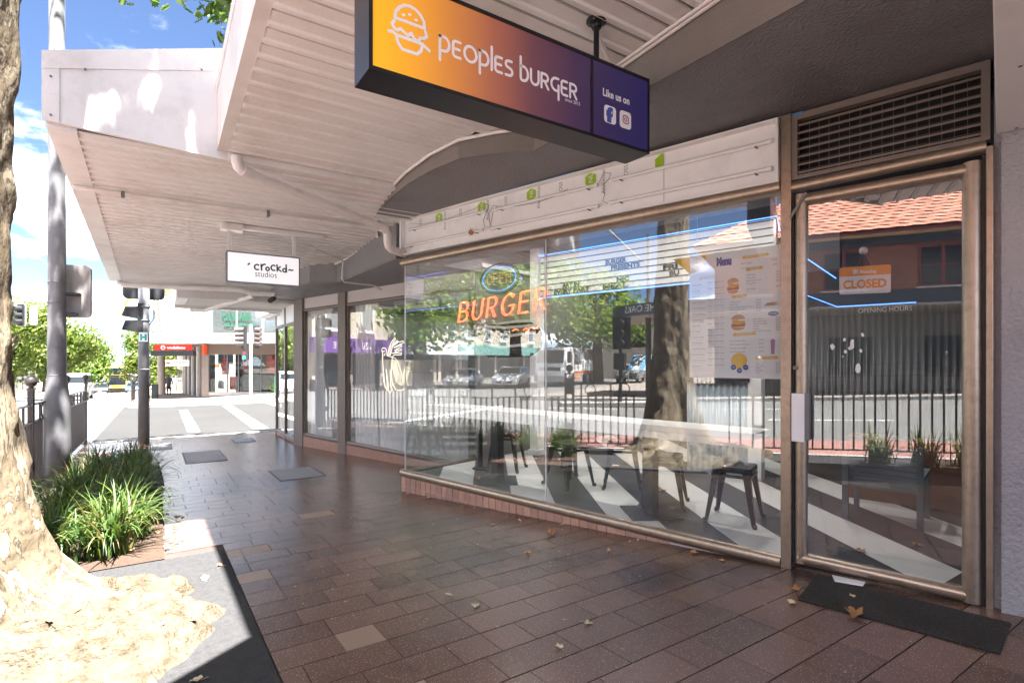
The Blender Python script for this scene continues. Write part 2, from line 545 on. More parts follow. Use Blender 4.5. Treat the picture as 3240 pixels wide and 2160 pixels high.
# crossing bars over the side street, lane dashes on the main street
def marking(name, x0, x1, y0, y1, dz=-0.124, skew=0.0):
    mb = MB()
    for a, b in zip(ysub(y0, y1)[:-1], ysub(y0, y1)[1:]):
        sa = skew * (a - y0); sb = skew * (b - y0)
        mb.add([(x0 + sa, a, zg(a) + dz), (x1 + sa, a, zg(a) + dz), (x1 + sb, b, zg(b) + dz), (x0 + sb, b, zg(b) + dz)], [(0, 1, 2, 3)])
    return mb.build(name, M['linepaint'], kind='structure')
marking('crossing_line', 0.72, 1.0, 16.5, 26.2, skew=0.012)
marking('crossing_line', 2.25, 2.62, 16.2, 28.0, skew=0.03)
marking('stop_line', 4.6, 5.0, 17.0, 30.5)
marking('kerb_line', -1.0, 9.0, 29.6, 29.75)
for i, yy in enumerate(range(-24, 13, 6)):
    marking('lane_dash', -7.6, -7.48, yy, yy + 2.6)
    marking('lane_dash', -10.9, -10.78, yy + 1.5, yy + 4.1)
for i, yy in enumerate(range(34, 120, 9)):
    marking('lane_dash', -4.6, -4.46, yy, yy + 3)
marking('stop_line', -11.0, -4.2, 12.0, 12.35)
for k in range(3):
    marking('lane_dash', -16.5 - 5 * k, -14.0 - 5 * k, 22.9, 23.02)

# ------------------------------------------------------------------ near pavement
def bline(y):
    """x of the building line at street position y"""
    if y < 5.95: return 3.45 - 0.2498 * (y - 1.957)
    if y < 6.23: return 2.45 + (y - 5.95) * 4.0
    if y < 11.3: return 2.79 - 0.2498 * (y - 9.31) - 0.02
    return 2.36
pv = MB()
yy = [-12, -6, -2, 0, 1, 2, 3, 4, 5, 6, 7, 8, 9, 10, 11, 12, 13, 13.6, 14.2]
for a, b in zip(yy[:-1], yy[1:]):
    xa = -1.3 if b <= 13.6 else -1.0
    pv.hexa([(xa, a, zg(a) - 0.16), (6, a, zg(a) - 0.16), (6, b, zg(b) - 0.16), (xa, b, zg(b) - 0.16)],
            [(xa, a, zg(a) - 0.006), (6, a, zg(a) - 0.006), (6, b, zg(b) - 0.006), (xa, b, zg(b) - 0.006)])
pavement = pv.build('pavement', M['grout'], kind='structure', org=(0, 0, 0))
kb = MB()
for a, b in zip(yy[:-2], yy[1:-1]):
    kb.hexa([(-1.42, a, zg(a) - 0.16), (-1.28, a, zg(a) - 0.16), (-1.28, b, zg(b) - 0.16), (-1.42, b, zg(b) - 0.16)],
            [(-1.40, a, zg(a) - 0.002), (-1.28, a, zg(a) + 0.003), (-1.28, b, zg(b) + 0.003), (-1.40, b, zg(b) - 0.002)])
kb.hexa([(-1.42, 13.6, zg(13.6) - .16), (6, 14.2, zg(14.2) - .16), (6, 14.34, zg(14.3) - .16), (-1.0, 14.34, zg(14.3) - .16)],
        [(-1.40, 13.6, zg(13.6) - .02), (6, 14.2, zg(14.2) + .003), (6, 14.34, zg(14.3) - .002), (-1.0, 14.34, zg(14.3) - .002)])
kb.build('kerb', M['kerb'], kind='structure')
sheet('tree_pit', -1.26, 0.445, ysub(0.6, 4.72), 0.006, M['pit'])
sheet('planting_bed', -1.0, 0.06, ysub(4.722, 9.9), 0.012, M['mulch'])

# hatches set into the pavers
def hatch(name, x0, x1, y0, y1, mat, label, ribs=0):
    t = thing(name, ((x0 + x1) / 2, (y0 + y1) / 2, zg((y0 + y1) / 2)), label, 'hatch')
    q = lambda x, y, d: (x, y, zg(y) + d)
    mb = MB()
    mb.hexa([q(x0, y0, -.01), q(x1, y0, -.01), q(x1, y1, -.01), q(x0, y1, -.01)], [q(x0, y0, .005), q(x1, y0, .005), q(x1, y1, .005), q(x0, y1, .005)])
    mb.build('rim', M['hatchrim'], t)
    e = 0.025
    if ribs:
        for i in range(ribs):
            xa = x0 + e + (x1 - x0 - 2 * e) * i / ribs; xb = xa + (x1 - x0 - 2 * e) / ribs * 0.72
            MB().hexa([q(xa, y0 + e, 0), q(xb, y0 + e, 0), q(xb, y1 - e, 0), q(xa, y1 - e, 0)], [q(xa, y0 + e, .0085), q(xb, y0 + e, .0085), q(xb, y1 - e, .0085), q(xa, y1 - e, .0085)]).build('rib', mat, t)
    else:
        MB().hexa([q(x0 + e, y0 + e, 0), q(x1 - e, y0 + e, 0), q(x1 - e, y1 - e, 0), q(x0 + e, y1 - e, 0)], [q(x0 + e, y0 + e, .0085), q(x1 - e, y0 + e, .0085), q(x1 - e, y1 - e, .0085), q(x0 + e, y1 - e, .0085)]).build('lid', mat, t)
HATCH = [(1.37, 1.97, 7.58, 8.45), (0.40, 1.0, 9.9, 11.3), (1.35, 1.75, 12.2, 12.9), (-0.05, 0.28, 12.0, 13.0)]
hatch('pavement_hatch', *HATCH[0], M['steelplate'], 'ribbed grey steel hatch in the pavers, nearest of the pavement hatches', 13)
hatch('pavement_hatch', *HATCH[1], M['concplate'], 'concrete filled hatch lid in the pavers nearer the planting')
hatch('pavement_hatch', *HATCH[2], M['steelplate'], 'small grey hatch in the pavers close to the corner windows')
hatch('pavement_hatch', *HATCH[3], M['concplate'], 'small hatch in the pavers at the foot of the signal pole')

# pavers, row by row
tiles = []
P0 = 0.215
y = -0.9
prng = random.Random(3)
while y < 13.9:
    y2 = y + P0
    xl = 0.452 if y2 <= 4.73 else (0.07 if y2 < 9.9 else -1.27)
    if y < 4.73 < y2: xl = 0.452
    xr = bline((y + y2) / 2) + 0.04
    x = xl - prng.choice([0, 0.1, 0.2, 0.3]) * 0
    first = True
    while x < xr - 0.02:
        ln = prng.choice([0.4, 0.4, 0.4, 0.4, 0.2, 0.3]) if not first else prng.choice([0.1, 0.2, 0.2, 0.3, 0.4])
        x2 = min(x + ln, xr)
        if xr - x2 < 0.06: x2 = xr
        tan = (x < xl + 0.45 and y < 4.6 and prng.random() < 0.32) or prng.random() < 0.02
        xm, ym = (x + x2) / 2, (y + y2) / 2
        tiles.append((x, x2, y, y2, tan and x2 - x < 0.31))
        x = x2
        first = False
    y = y2
g = 0.0022
def tile_geo(mb, t):
    x0, x1, y0, y1, _ = t
    q = lambda x, y, d: (x, y, zg(y) + d)
    j = prng.uniform(-0.0008, 0.0008)
    h = .0036
    mb.hexa([q(x0 + g, y0 + h, -.012), q(x1 - g, y0 + h, -.012), q(x1 - g, y1 - h, -.012), q(x0 + g, y1 - h, -.012)],
            [q(x0 + g, y0 + h, j), q(x1 - g, y0 + h, j), q(x1 - g, y1 - h, j), q(x0 + g, y1 - h, j)])
def camdepth(t):
    xm, ym = (t[0] + t[1]) / 2, (t[2] + t[3]) / 2
    Y = xm * .5534 + ym * .8329; X = xm * .8329 - ym * .5534
    return Y if Y > 1.15 and abs(X / Y) < 1.05 else 90 + Y
tiles.sort(key=camdepth)
far = MB(); fart = MB()
for i, t in enumerate(tiles):
    if i < 300:
        mb = MB(); tile_geo(mb, t)
        mb.build('paver', M['paver_tan'] if t[4] else M['paver'], pavement)
    else:
        tile_geo(far, t)
far.build('distant_pavers', M['paver'], pavement, kind='stuff')

spots_ = MB(); srng = random.Random(8)
for _ in range(420):
    x_, y_ = srng.uniform(.5, 3.3), srng.uniform(.9, 9.5)
    if x_ > bline(y_) - .05: continue
    r_ = srng.choice([.003, .004, .005, .007, .011]); a0 = srng.uniform(0, 6)
    spots_.add([(x_ + r_ * srng.uniform(.6, 1.2) * math.cos(a0 + i * .9), y_ + r_ * srng.uniform(.6, 1.2) * math.sin(a0 + i * .9), zg(y_) + .0022) for i in range(7)], [tuple(range(7))])
spots_.build('gum_spots', pm('gum', (.20, .17, .155), .8, var=.45, vs=1.7), pavement, kind='stuff')
# ------------------------------------------------------------------ other pavements
def slab(name, poly, mat, zf):
    mb = MB()
    mb.prism(poly, lambda x, y: zf(x, y) - 0.14, zf)
    return mb.build(name, mat, kind='structure', org=(0, 0, 0))
ztilt = lambda x, y: zg(y) + 0.055 * max(0, x - 1.5)
def strip(name, x0, x1, y0, y1, mat, zf, nx=1, kerb=True):
    mb = MB()
    ys = ysub(y0, y1)
    xs = [x0 + (x1 - x0) * i / nx for i in range(nx + 1)]
    for a, b in zip(ys[:-1], ys[1:]):
        for c, d in zip(xs[:-1], xs[1:]):
            mb.hexa([(c, a, zf(c, a) - .3), (d, a, zf(d, a) - .3), (d, b, zf(d, b) - .3), (c, b, zf(c, b) - .3)],
                    [(c, a, zf(c, a)), (d, a, zf(d, a)), (d, b, zf(d, b)), (c, b, zf(c, b))])
    return mb.build(name, mat, kind='structure', org=(0, 0, 0))
strip('far_pavement', -1.2, 21.0, 31.0, 150, M['farpave'], ztilt, 6)
strip('opposite_pavement', -60, -14.6, -70, 13.2, M['farpave'], lambda x, y: zg(y))
strip('opposite_pavement', -60, -14.6, 33.5, 150, M['farpave'], lambda x, y: zg(y))
def rimbox(name, x0, x1, y0, y1, h, mat):
    mb = MB()
    ys = ysub(y0, y1)
    for a, b in zip(ys[:-1], ys[1:]):
        mb.hexa([(x0, a, zg(a) - .14), (x1, a, zg(a) - .14), (x1, b, zg(b) - .14), (x0, b, zg(b) - .14)], [(x0, a, zg(a) + h), (x1, a, zg(a) + h), (x1, b, zg(b) + h), (x0, b, zg(b) + h)])
    return mb.build(name, mat, kind='structure')
rimbox('kerb', -14.6, -14.42, -70, 13.2, 0.004, M['kerb'])
rimbox('kerb', -1.36, -1.2, 31.0, 120, 0.004, M['kerb'])
rimbox('kerb', -14.6, -14.42, 33.5, 120, 0.004, M['kerb'])
rimbox('kerb', -1.2, 21.0, 30.86, 31.0, 0.004, M['kerb'])
# traffic island near the opposite kerb
isl = MB().prism([(-11.3, 9.8), (-12.0, 10.2), (-13.2, 6.5), (-13.0, 5.8), (-12.0, 6.0)], lambda x, y: zg(y) - .13, lambda x, y: zg(y) + 0.02)
isl.build('traffic_island', M['kerb'], kind='structure')
# ================================================================== burger shop front
shop = thing('burger_shop', F((0, 0, 0)), 'corner burger shop front with bronze framed glass and grey rendered bulkhead', 'shop')
def fbox(name, mat, s0, s1, n0, n1, z0, z1, parent=shop, bevel=0, fr=F, **k):
    return MB(fr).box(s0, s1, n0, n1, z0, z1).build(name, mat, parent, bevel=bevel, **k)
# plinth: mortar core, upright bricks
pl = MB(F)
pl.box(-.0, 1.05, -.05, .018, -.3, .0)
pl.hexa([(1.05, -.05, -.3), (1.05, .02, -.3), (4.13, .02, -.5), (4.13, -.05, -.5)], [(1.05, -.05, .0), (1.05, .02, .0), (4.13, .02, .0), (4.13, -.05, .0)])
pl.build('plinth', M['mortar'], shop)
plinth = [c for c in shop.children if c.name.startswith('plinth')][0]
s = 4.128
k = 0
while s > 0.35:
    wd = 0.0905
    s2 = s - wd + 0.009
    za = zg(F((s, 0, 0)).y) ; zb = zg(F((s2, 0, 0)).y)
    d = rnd.uniform(-.0012, .0012)
    if -0.012 - zb > 0.02:
        for (lo_a, lo_b, hi) in ((max(za - .02, -.3), max(zb - .02, -.3), -0.012),):
            cut = -0.118 if lo_b < -0.13 else None
            segs = [(lo_a, lo_b, hi)] if cut is None else [(cut + .004, cut + .004, hi), (lo_a, lo_b, cut - .004)]
            for a0, b0, h in segs:
                MB(F).hexa([(s2, .0, b0), (s2, .028 + d, b0), (s, .028 + d, a0), (s, .0, a0)], [(s2, .0, h), (s2, .028 + d, h), (s, .028 + d, h), (s, .0, h)]).build('brick', M['brick'], plinth)
    s -= wd
MB(F).tube([(0.0, .012, .03), (4.135, .012, .03)], 0.042, 14).build('sill', M['bronze'], shop)
MB(F).tube([(4.1, .012, .03), (4.1, -1.16, .03)], 0.03, 10).build('sill', M['bronzedk'], shop)
MB(F).tube([(0.0, .015, 2.482), (4.12, .015, 2.482)], 0.046, 16).build('head_rail', M['bronze'], shop)
fbox('window_pane', M['glass'], 0.0, 1.981, -.006, .004, .06, 2.455)
fbox('window_pane', M['glass'], 1.987, 4.088, -.006, .004, .06, 2.455)
fbox('window_pane', M['glass'], 4.090, 4.100, -1.16, .004, .06, 2.455)
fbox('pane_joint', M['conduit'], 1.980, 1.988, -.008, .007, .06, 2.445)
fbox('pane_joint', M['conduit'], 4.086, 4.092, -.004, .007, .06, 2.445)
# posts
fbox('door_post', M['bronze'], -.066, -.002, -.06, .045, 0.0, 2.935, bevel=.006)
fbox('jamb', M['bronze'], -1.035, -1.004, -.06, .045, 0.02, 2.47, bevel=.005)
MB(F).tube([(-.066, .012, 2.462), (-1.006, .012, 2.476)], 0.036, 16).build('transom', M['bronze'], shop)
# door leaf
door = holder('door', shop)
za, zb = 0.075, 2.385
r = .036
MB(F).tube([(-.118, .012, .055), (-.118, .012, 2.405)], r, 16).build('stile', M['bronze'], door)
MB(F).tube([(-.948, .012, .055), (-.948, .012, 2.405)], r + .006, 16).build('stile', M['bronze'], door)
MB(F).tube([(-.1, .012, .085), (-.965, .012, .085)], r, 16).build('bottom_rail', M['bronze'], door)
MB(F).tube([(-.1, .012, 2.37), (-.965, .012, 2.37)], r, 16).build('top_rail', M['bronze'], door)
fbox('glass', M['glassdoor'], -.925, -.14, -.004, .004, .1, 2.35, parent=door)
fbox('gap_strip', M['blackmatt'], -.078, -.067, -.03, .02, .05, 2.43, parent=door)
fbox('gap_strip', M['blackmatt'], -1.003, -.988, -.03, .02, .03, 2.43, parent=door)
fbox('push_plate', M['white'], -.148, -.072, .052, .062, .83, 1.137, parent=door, bevel=.003)
fbox('handle', M['steel'], -.176, -.146, .02, .06, .845, 1.137, parent=door, bevel=.004)
MB(F).tube([(-.092, .047, 1.30), (-.092, .056, 1.30)], .013, 12).build('lock', M['steel'], door)
# bracket strip across the top corner of the door
br = MB(F)
br.extr([(-.06, 2.265), (-.072, 2.25), (-.165, 2.395), (-.152, 2.405)], (0, .06, 0), (1, 0, 0), (0, 0, 1), (0, 1, 0), .006)
br.build('locking_strap', M['steel'], shop)
# louvred vent above the door
lv = holder('louvre_vent', shop)
fr = MB(F)
fr.box(-1.022, -.062, -.03, .03, 2.505, 2.53).box(-1.022, -.062, -.03, .03, 2.885, 2.925).box(-.098, -.062, -.03, .03, 2.53, 2.885).box(-1.022, -.985, -.03, .03, 2.53, 2.885)
fr.build('vent_frame', M['taupe'], lv)
for i in range(7):
    z = 2.55 + .0505 * i
    MB(F).hexa([(-.985, -.02, z + .004), (-.098, -.02, z + .004), (-.098, .016, z - .008), (-.985, .016, z - .008)], [(-.985, -.02, z + .015), (-.098, -.02, z + .015), (-.098, .016, z + .005), (-.985, .016, z + .005)]).build('slat', M['taupe'], lv)
wm = MB(F)
for i in range(16): wm.box(-.985 + .0555 * i, -.985 + .0555 * i + .003, -.046, -.043, 2.53, 2.885)
for i in range(7): wm.box(-.985, -.098, -.049, -.046, 2.53 + .0505 * i, 2.53 + .0505 * i + .003)
wm.build('wire_mesh', M['bronzedk'], lv, kind='stuff')
fbox('vent_void', M['dark'], -1.02, -.07, -.5, -.12, 2.5, 2.93, parent=lv)
for i in range(4):
    fbox('duct_edge', M['kerb'], -.93 + i * .12, -.85 + i * .12, -.115, -.1, 2.53, 2.56, parent=lv)
# masking tape remnant
bt = MB(F).box(-.13, -.07, .031, .0325, 2.912, 2.93).build('blue_tape', pm('blue_tape', (0.08, 0.25, 0.5), .6), shop)
# rendered pier right of the door
fbox('pier', M['pier'], -1.065, -3.2, -.2, .062, -.1, 3.3)
fbox('pier_return', M['pier'], -1.065, -1.036, -.2, .01, -.1, 3.3)
# neighbour's white sign box overhead
ws = thing('white_sign_box', F((-2.0, .8, 2.5)), 'plain white sign box overhead beside the grey pier', 'sign')
fbox('box_body', M['acm'], -1.045, -3.0, .1, 1.6, 2.503, 3.1, parent=ws, bevel=.006)
for n in (.14, .9, 1.5):
    MB(F).tube([(-1.12, n, 2.501), (-1.12, n, 2.498)], .007, 8).build('rivet', M['ink'], ws)
# bulkhead (rendered beam) over the shopfront
def edge_strip(name, pts, z0, z1, mat, parent, off=.004):
    mb = MB()
    for a, b in zip(pts[:-1], pts[1:]):
        za = z1(a[1]) if callable(z1) else z1
        zb_ = z1(b[1]) if callable(z1) else z1
        d = Vector((b[0] - a[0], b[1] - a[1], 0)); nn_ = Vector((-d.y, d.x, 0)).normalized() * off
        A0 = Vector((a[0], a[1], 0)); B0 = Vector((b[0], b[1], 0))
        mb.hexa([A0 + UP * z0, B0 + UP * z0, B0 + nn_ + UP * z0, A0 + nn_ + UP * z0], [A0 + UP * za, B0 + UP * zb_, B0 + nn_ + UP * zb_, A0 + nn_ + UP * za])
    return mb.build(name, mat, parent)
bpts = [(2.42, -4.0), (2.42, 3.33), (2.20, 3.55), (2.02, 3.80), (1.95, 4.15), (1.92, 4.6), (1.94, 5.05), (1.99, 5.5), (2.08, 5.95)]
inner = [(3.30, 6.23), (3.60, 6.20), (4.3, 3.3), (4.6, -4.0)]
bk = MB().prism(bpts + inner, lambda x, y: 2.958, lambda x, y: zs(y) + .02)
bulk = bk.build('bulkhead', M['beam'], shop)
edge_strip('bulkhead_edge', bpts, 2.952, lambda y: zs(y) - .0, M['beamedge'], shop)
# wall over the front behind sign box
fbox('upper_wall', M['beam'], -.06, 4.09, -.3, -.02, 2.455, 3.3)
# shop roof and upper walls (seen only from elsewhere, they carry the shade)
MB().prism([(2.46, -6), (2.46, 5.9), (2.35, 11.4), (2.4, 13.3), (9.5, 13.3), (9.5, -6)], 3.45, 6.4).build('upper_storey', M['fascia'], shop)

# ------------------------------------------------------------------ open light box over the window
lb = holder('light_box', shop)
tilt = lambda p: F((p[0], p[1], p[2] + .0135 * p[0]))
def tb(name, mat, *a, parent=lb, bevel=0): return MB(tilt).box(*a).build(name, mat, parent, bevel=bevel)
tb('back_panel', M['acm'], .004, 4.085, .008, .014, 2.515, 2.905)
tb('box_rim', M['white'], .004, 4.1, .014, .075, 2.905, 2.918)
tb('box_rim', M['white'], .004, 4.1, .014, .075, 2.502, 2.515)
tb('box_rim', M['white'], .004, .024, .014, .075, 2.515, 2.905)
tb('box_rim', M['white'], 4.075, 4.1, .014, .075, 2.515, 2.905)
tb('panel_seam', M['steel'], .826, .829, .014, .0155, 2.515, 2.905)
tb('blue_tape_line', bt.data.materials[0], 1.6, 4.09, .05, .074, 2.918, 2.925)
tubes = [(3.975, 2.72, 2.785), (4.03, 2.75, 2.605), (2.60, 1.40, 2.775), (2.64, 1.39, 2.60), (1.285, .05, 2.785), (1.285, .05, 2.605)]
tmat = pm('tube_glass', (0.82, 0.82, 0.83), 0.2, var=.01)
for a, b, z in tubes:
    tt = MB(tilt).tube([(a - .03, .045, z), (b + .03, .045, z)], .014, 10).build('lamp_tube', tmat, lb)
    for q in (a, b):
        d = -.035 if q == a else .035
        MB(tilt).tube([(q, .045, z), (q + d, .045, z)], .0165, 10).build('end_cap', M['white'], tt)
    for q in (a - .1, b + .1):
        MB(tilt).box(q - .006, q + .006, .014, .06, z - .018, z - .012).build('clip', M['steel'], tt)
# hexagon stickers and panel print
def onpanel(s, z): return tilt((s, .0155, z))
hexc = [(3.46, 2.845), (2.80, 2.845), (2.145, 2.845), (1.49, 2.845)]
for sx, z in hexc + [(.845, 2.845)]:
    hx = [(.062 * math.sin(R(60 * i)), .062 * math.cos(R(60 * i))) for i in range(6)]
    if sx < 1: hx = [(max(x, -.0) if False else min(x, .015) if False else x, y) for x, y in hx]
    if sx < 1: hx = [(-.014, -.055), (-.014, .055), (.0, .062), (.054, .031), (.054, -.031), (0, -.062)]
    st = MB(); st.extr(hx, onpanel(sx, z), FD, UP, FN, .0012); st.build('hexagon_sticker', M['green'], lb)
    if sx > 1:
        ink = MB(); put_text(ink, 'NU', onpanel(sx - .022, z - .03) + FN * .0016, UP, FD, .062); ink.build('sticker_text', M['white'], lb)
for i, sx in enumerate((3.36, 2.71, 1.36)):
    ink = MB(); put_text(ink, 'Aluminium', onpanel(sx - .012, 2.70), UP, FD, .052); ink.build('panel_print', M['ink'], lb)
ink = MB(); put_text(ink, 'Aluminium', onpanel(2.04, 2.70), UP, FD, .052); ink.build('panel_print', M['ink'], lb)
for sx in (3.78, 3.11, 2.46, 1.80, 1.15):
    ink = MB(); put_text(ink, 'LOSS', onpanel(sx - .012, 2.78), UP, FD, .05); ink.build('panel_print', M['ink'], lb)
wire = pm('red_brown_wire', (.13, .035, .03), .5)
def wires(pts, r=.0022, mat=wire):
    MB(tilt).tube([(a, .05, z) for a, z in pts], r, 5, caps=False).build('loose_wire', mat, lb)
wires([(2.72, 2.80), (2.70, 2.86), (2.66, 2.83), (2.69, 2.77), (2.74, 2.70), (2.72, 2.63), (2.66, 2.61), (2.64, 2.64), (2.62, 2.70), (2.60, 2.77), (2.55, 2.80)])
wires([(2.62, 2.60), (2.65, 2.66), (2.66, 2.75), (2.60, 2.82), (2.50, 2.79), (2.3, 2.76), (2.05, 2.745), (1.85, 2.765), (1.70, 2.80)])
wires([(1.38, 2.79), (1.34, 2.86), (1.27, 2.84), (1.29, 2.80), (1.345, 2.76), (1.33, 2.68), (1.35, 2.63), (1.30, 2.60)])
wires([(3.95, 2.86), (3.7, 2.81), (3.3, 2.80), (2.9, 2.83), (2.76, 2.85)], .0018, M['steel'])
lf = MB(tilt).extr([(-.05, 0), (-.02, .012), (-.03, .035), (-.008, .022), (0, .05), (.01, .022), (.035, .03), (.022, .008), (.045, -.004), (.012, -.014), (.012, -.045), (0, -.02), (-.02, -.035)], (2.91, .06, 2.60), (1, 0, 0), (0, 0, 1), (0, 1, 0), .002)
lf.build('maple_leaf', pm('dead_leaf', (.33, .14, .05), .7, var=.25, vs=40), label='brown dead leaf stuck on the open light box above the window', cat='leaf', group='fallen leaves')

# ------------------------------------------------------------------ door and window decals
def on_glass(s, z, n=.0055): return F((s, n, z))
ink = MB(); put_text(ink, 'OPENING HOURS', F((-.425, -.0055, 1.632)), -FD, UP, .04, fit=.262); ink.build('opening_hours_lettering', M['white'], door)
smear = pm('paper_scrap', (.75, .75, .76), .8, var=.05)
pr = random.Random(5)
for sx, z, a, b in ((-.385, 1.42, .01, .012), (-.355, 1.475, .009, .011), (-.395, 1.445, .012, .034), (-.44, 1.405, .009, .012), (-.29, 1.43, .012, .018), (-.36, 1.40, .008, .011), (-.45, 1.50, .009, .012), (-.425, 1.30, .012, .035)):
    poly = [(a * math.cos(t) * pr.uniform(.7, 1.25), b * math.sin(t) * pr.uniform(.75, 1.2)) for t in [2 * math.pi * i / 9 for i in range(9)]]
    MB().extr(poly, on_glass(sx, z), -FD, UP, FN, .0006).build('paper_scrap', smear, door)
# closed sign hanging from a suction cup
cs = thing('closed_sign', F((-.46, -.012, 1.73)), 'orange and white closed sign hanging by string inside the glass door', 'sign')
def rrect(w_, h, r, n=4):
    pts = []
    for cx, cy, a in ((w_ - r, h - r, 0), (r, h - r, 90), (r, r, 180), (w_ - r, r, 270)):
        pts += [(cx + r * math.cos(R(a + 90 * i / n)), cy + r * math.sin(R(a + 90 * i / n))) for i in range(n + 1)]
    return pts
cso = F((-.325, -.012, 1.752)); cu_ = (-FD * 1.0 + UP * -.035).normalized(); cv_ = (UP * 1.0 - FD * .045 * -1).normalized()
cv_ = UP
MB().extr(rrect(.262, .165, .012), cso, cu_, cv_, FN, .002).build('board', M['white'], cs)
top = [(x, y) for x, y in rrect(.262, .165, .012)]
orange = pm('sign_orange', (.85, .32, .02), .45, var=.02)
op = [(0, .108), (.262, .108), (.262, .153)] + arc(.25, .153, .012, .012, 0, 90, 4) + arc(.012, .153, .012, .012, 90, 180, 4)
MB().extr(op, cso + FN * .0022, cu_, cv_, FN, .0006).build('orange_band', orange, cs)
ink = MB(); put_text(ink, 'CLOSED', cso + cu_ * .02 + cv_ * .035 + FN * .003, cu_, cv_, .07, bold=.003, fit=.222); ink.build('lettering', orange, cs)
ink = MB(); put_text(ink, 'Menulog', cso + cu_ * .108 + cv_ * .122 + FN * .0032, cu_, cv_, .03, bold=.0008, fit=.084)
hx = [(.072, .12), (.072, .138), (.067, .138), (.072, .144), (.076, .143), (.076, .148), (.08, .148), (.08, .146), (.086, .15), (.104, .138), (.099, .138), (.099, .12), (.093, .12), (.093, .134), (.089, .134), (.089, .12), (.082, .12), (.082, .136), (.078, .136), (.078, .12)]
ink.add([cso + cu_ * x + cv_ * y + FN * .0032 for x, y in hx], [tuple(range(len(hx)))])
ink.build('logo', M['white'], cs)
cup = F((-.452, -.012, 2.005))
for q in (.09, .175):
    MB().tube([cso + cu_ * q + cv_ * .157, cup], .0012, 5).build('string', M['steel'], cs)
MB(lambda p: cup + FD * p.x + UP * p.y + FN * p.z).lathe([(.024, .006), (.022, .004), (.012, -.002), (.008, -.012), (.003, -.014)], seg=18).build('suction_cup', M['conduit'], cs)
# ================================================================== awnings
def plank_set(parent, y0, y1, pitch, xa, xb, zf, mat, name='soffit_plank'):
    n = int((y1 - y0) / pitch)
    pitch = (y1 - y0) / n
    prof = [(0.05, .011), (.06, 0), (.60, 0), (.62, -.018), (.80, -.018), (.82, 0), (.945, 0), (.955, .011)]
    for i in range(n):
        a = y0 + i * pitch
        x0 = xa((a + pitch / 2)) if callable(xa) else xa
        x1 = xb((a + pitch / 2)) if callable(xb) else xb
        pts = [(a + p * pitch, z) for p, z in prof]
        vs = []
        for x in (x0, x1):
            vs += [(x, yy_, zf(yy_) + z) for yy_, z in pts]
            vs += [(x, pts[-1][0], zf(pts[-1][0]) + .012), (x, pts[0][0], zf(pts[0][0]) + .012)]
        m = len(pts) + 2
        fs = [tuple(range(m)), tuple(range(m, 2 * m))] + [(j, (j + 1) % m, m + (j + 1) % m, m + j) for j in range(m)]
        MB().add(vs, fs).build(name, mat, parent)
aw = thing('street_awning', (1.4, 2, 3.1), 'near cream awning with ribbed soffit over the burger shop front', 'awning')
near_xr = lambda y: (2.45 if y < 3.4 else 2.22 if y < 3.7 else 2.05)
plank_set(aw, 1.68, 4.93, .158, .50, lambda y: near_xr(y) + .02, zs, M['cream'])
plank_set(aw, -3.3, 1.68, .158, lambda y: max(-.5, min(.5, .5 - (1.72 - y) * 1.31)), 2.44, zs, M['cream'])
MB().prism([(.43, 4.94), (.43, 1.72), (-.58, .95), (-.58, -6), (2.6, -6), (2.6, 5.9), (1.8, 5.9), (1.2, 4.94)], lambda x, y: zs(y) + .016, lambda x, y: zs(y) + .08).build('roof_sheet', M['soffitback'], aw)
MB().box(.5, 2.4, 4.935, 4.985, 2.99, 3.2).build('step_panel', M['cream'], aw)
fa = MB()
ya, yb_ = 1.72, 4.945
fa.hexa([(.42, ya, zs(ya) - .004), (.50, ya, zs(ya) - .004), (.50, yb_, zs(yb_) - .004), (.42, yb_, zs(yb_) - .004)], [(.42, ya, zs(ya) + .5), (.50, ya, zs(ya) + .5), (.50, yb_, zs(yb_) + .5), (.42, yb_, zs(yb_) + .5)])
fa.build('fascia', M['fascia'], aw)
MB().hexa([(.414, ya, zs(ya) + .46), (.424, ya, zs(ya) + .46), (.424, yb_, zs(yb_) + .46), (.414, yb_, zs(yb_) + .46)], [(.405, ya, zs(ya) + .51), (.505, ya, zs(ya) + .51), (.505, yb_, zs(yb_) + .51), (.405, yb_, zs(yb_) + .51)]).build('fascia_cap', M['fascia'], aw)
MB().hexa([(-.6, .95, zs(1.2)), (.42, 1.72, zs(1.97)), (.42, 1.75, zs(2)), (-.6, .98, zs(1.2))], [(-.6, .95, zs(1.2) + .4), (.42, 1.72, zs(1.97) + .4), (.42, 1.75, zs(2) + .4), (-.6, .98, zs(1.2) + .4)]).build('fascia', M['fascia'], aw)
# far, wider and lower awning
zf2 = lambda y: 3.0 - .05 * (y - 5)
aw2 = thing('street_awning', (.8, 8, 2.8), 'wider cream awning with ribbed soffit in front of the curtained shop', 'awning')
AE = 11.25
plank_set(aw2, 4.99, AE, .138, -.47, 2.46, zf2, M['cream'])
MB().prism([(-.6, 4.99), (2.6, 4.99), (2.6, AE), (-.6, AE)], lambda x, y: zf2(y) + .013, lambda x, y: zf2(y) + .06).build('roof_sheet', M['soffitback'], aw2)
MB().hexa([(-.64, 4.985, zf2(5) - .006), (-.47, 4.985, zf2(5) - .014), (-.47, AE, zf2(AE) - .014), (-.64, AE, zf2(AE) - .006)], [(-.64, 4.985, zf2(5) + .5), (-.47, 4.985, zf2(5) + .5), (-.47, AE, zf2(AE) + .5), (-.64, AE, zf2(AE) + .5)]).build('fascia', M['fascia'], aw2)
MB().extr([(-.645, 3.03), (.62, 2.975), (.62, 3.92), (-.645, 3.5)], (0, 4.95, 0), (1, 0, 0), (0, 0, 1), (0, 1, 0), .03).build('end_panel', M['fascia'], aw2)
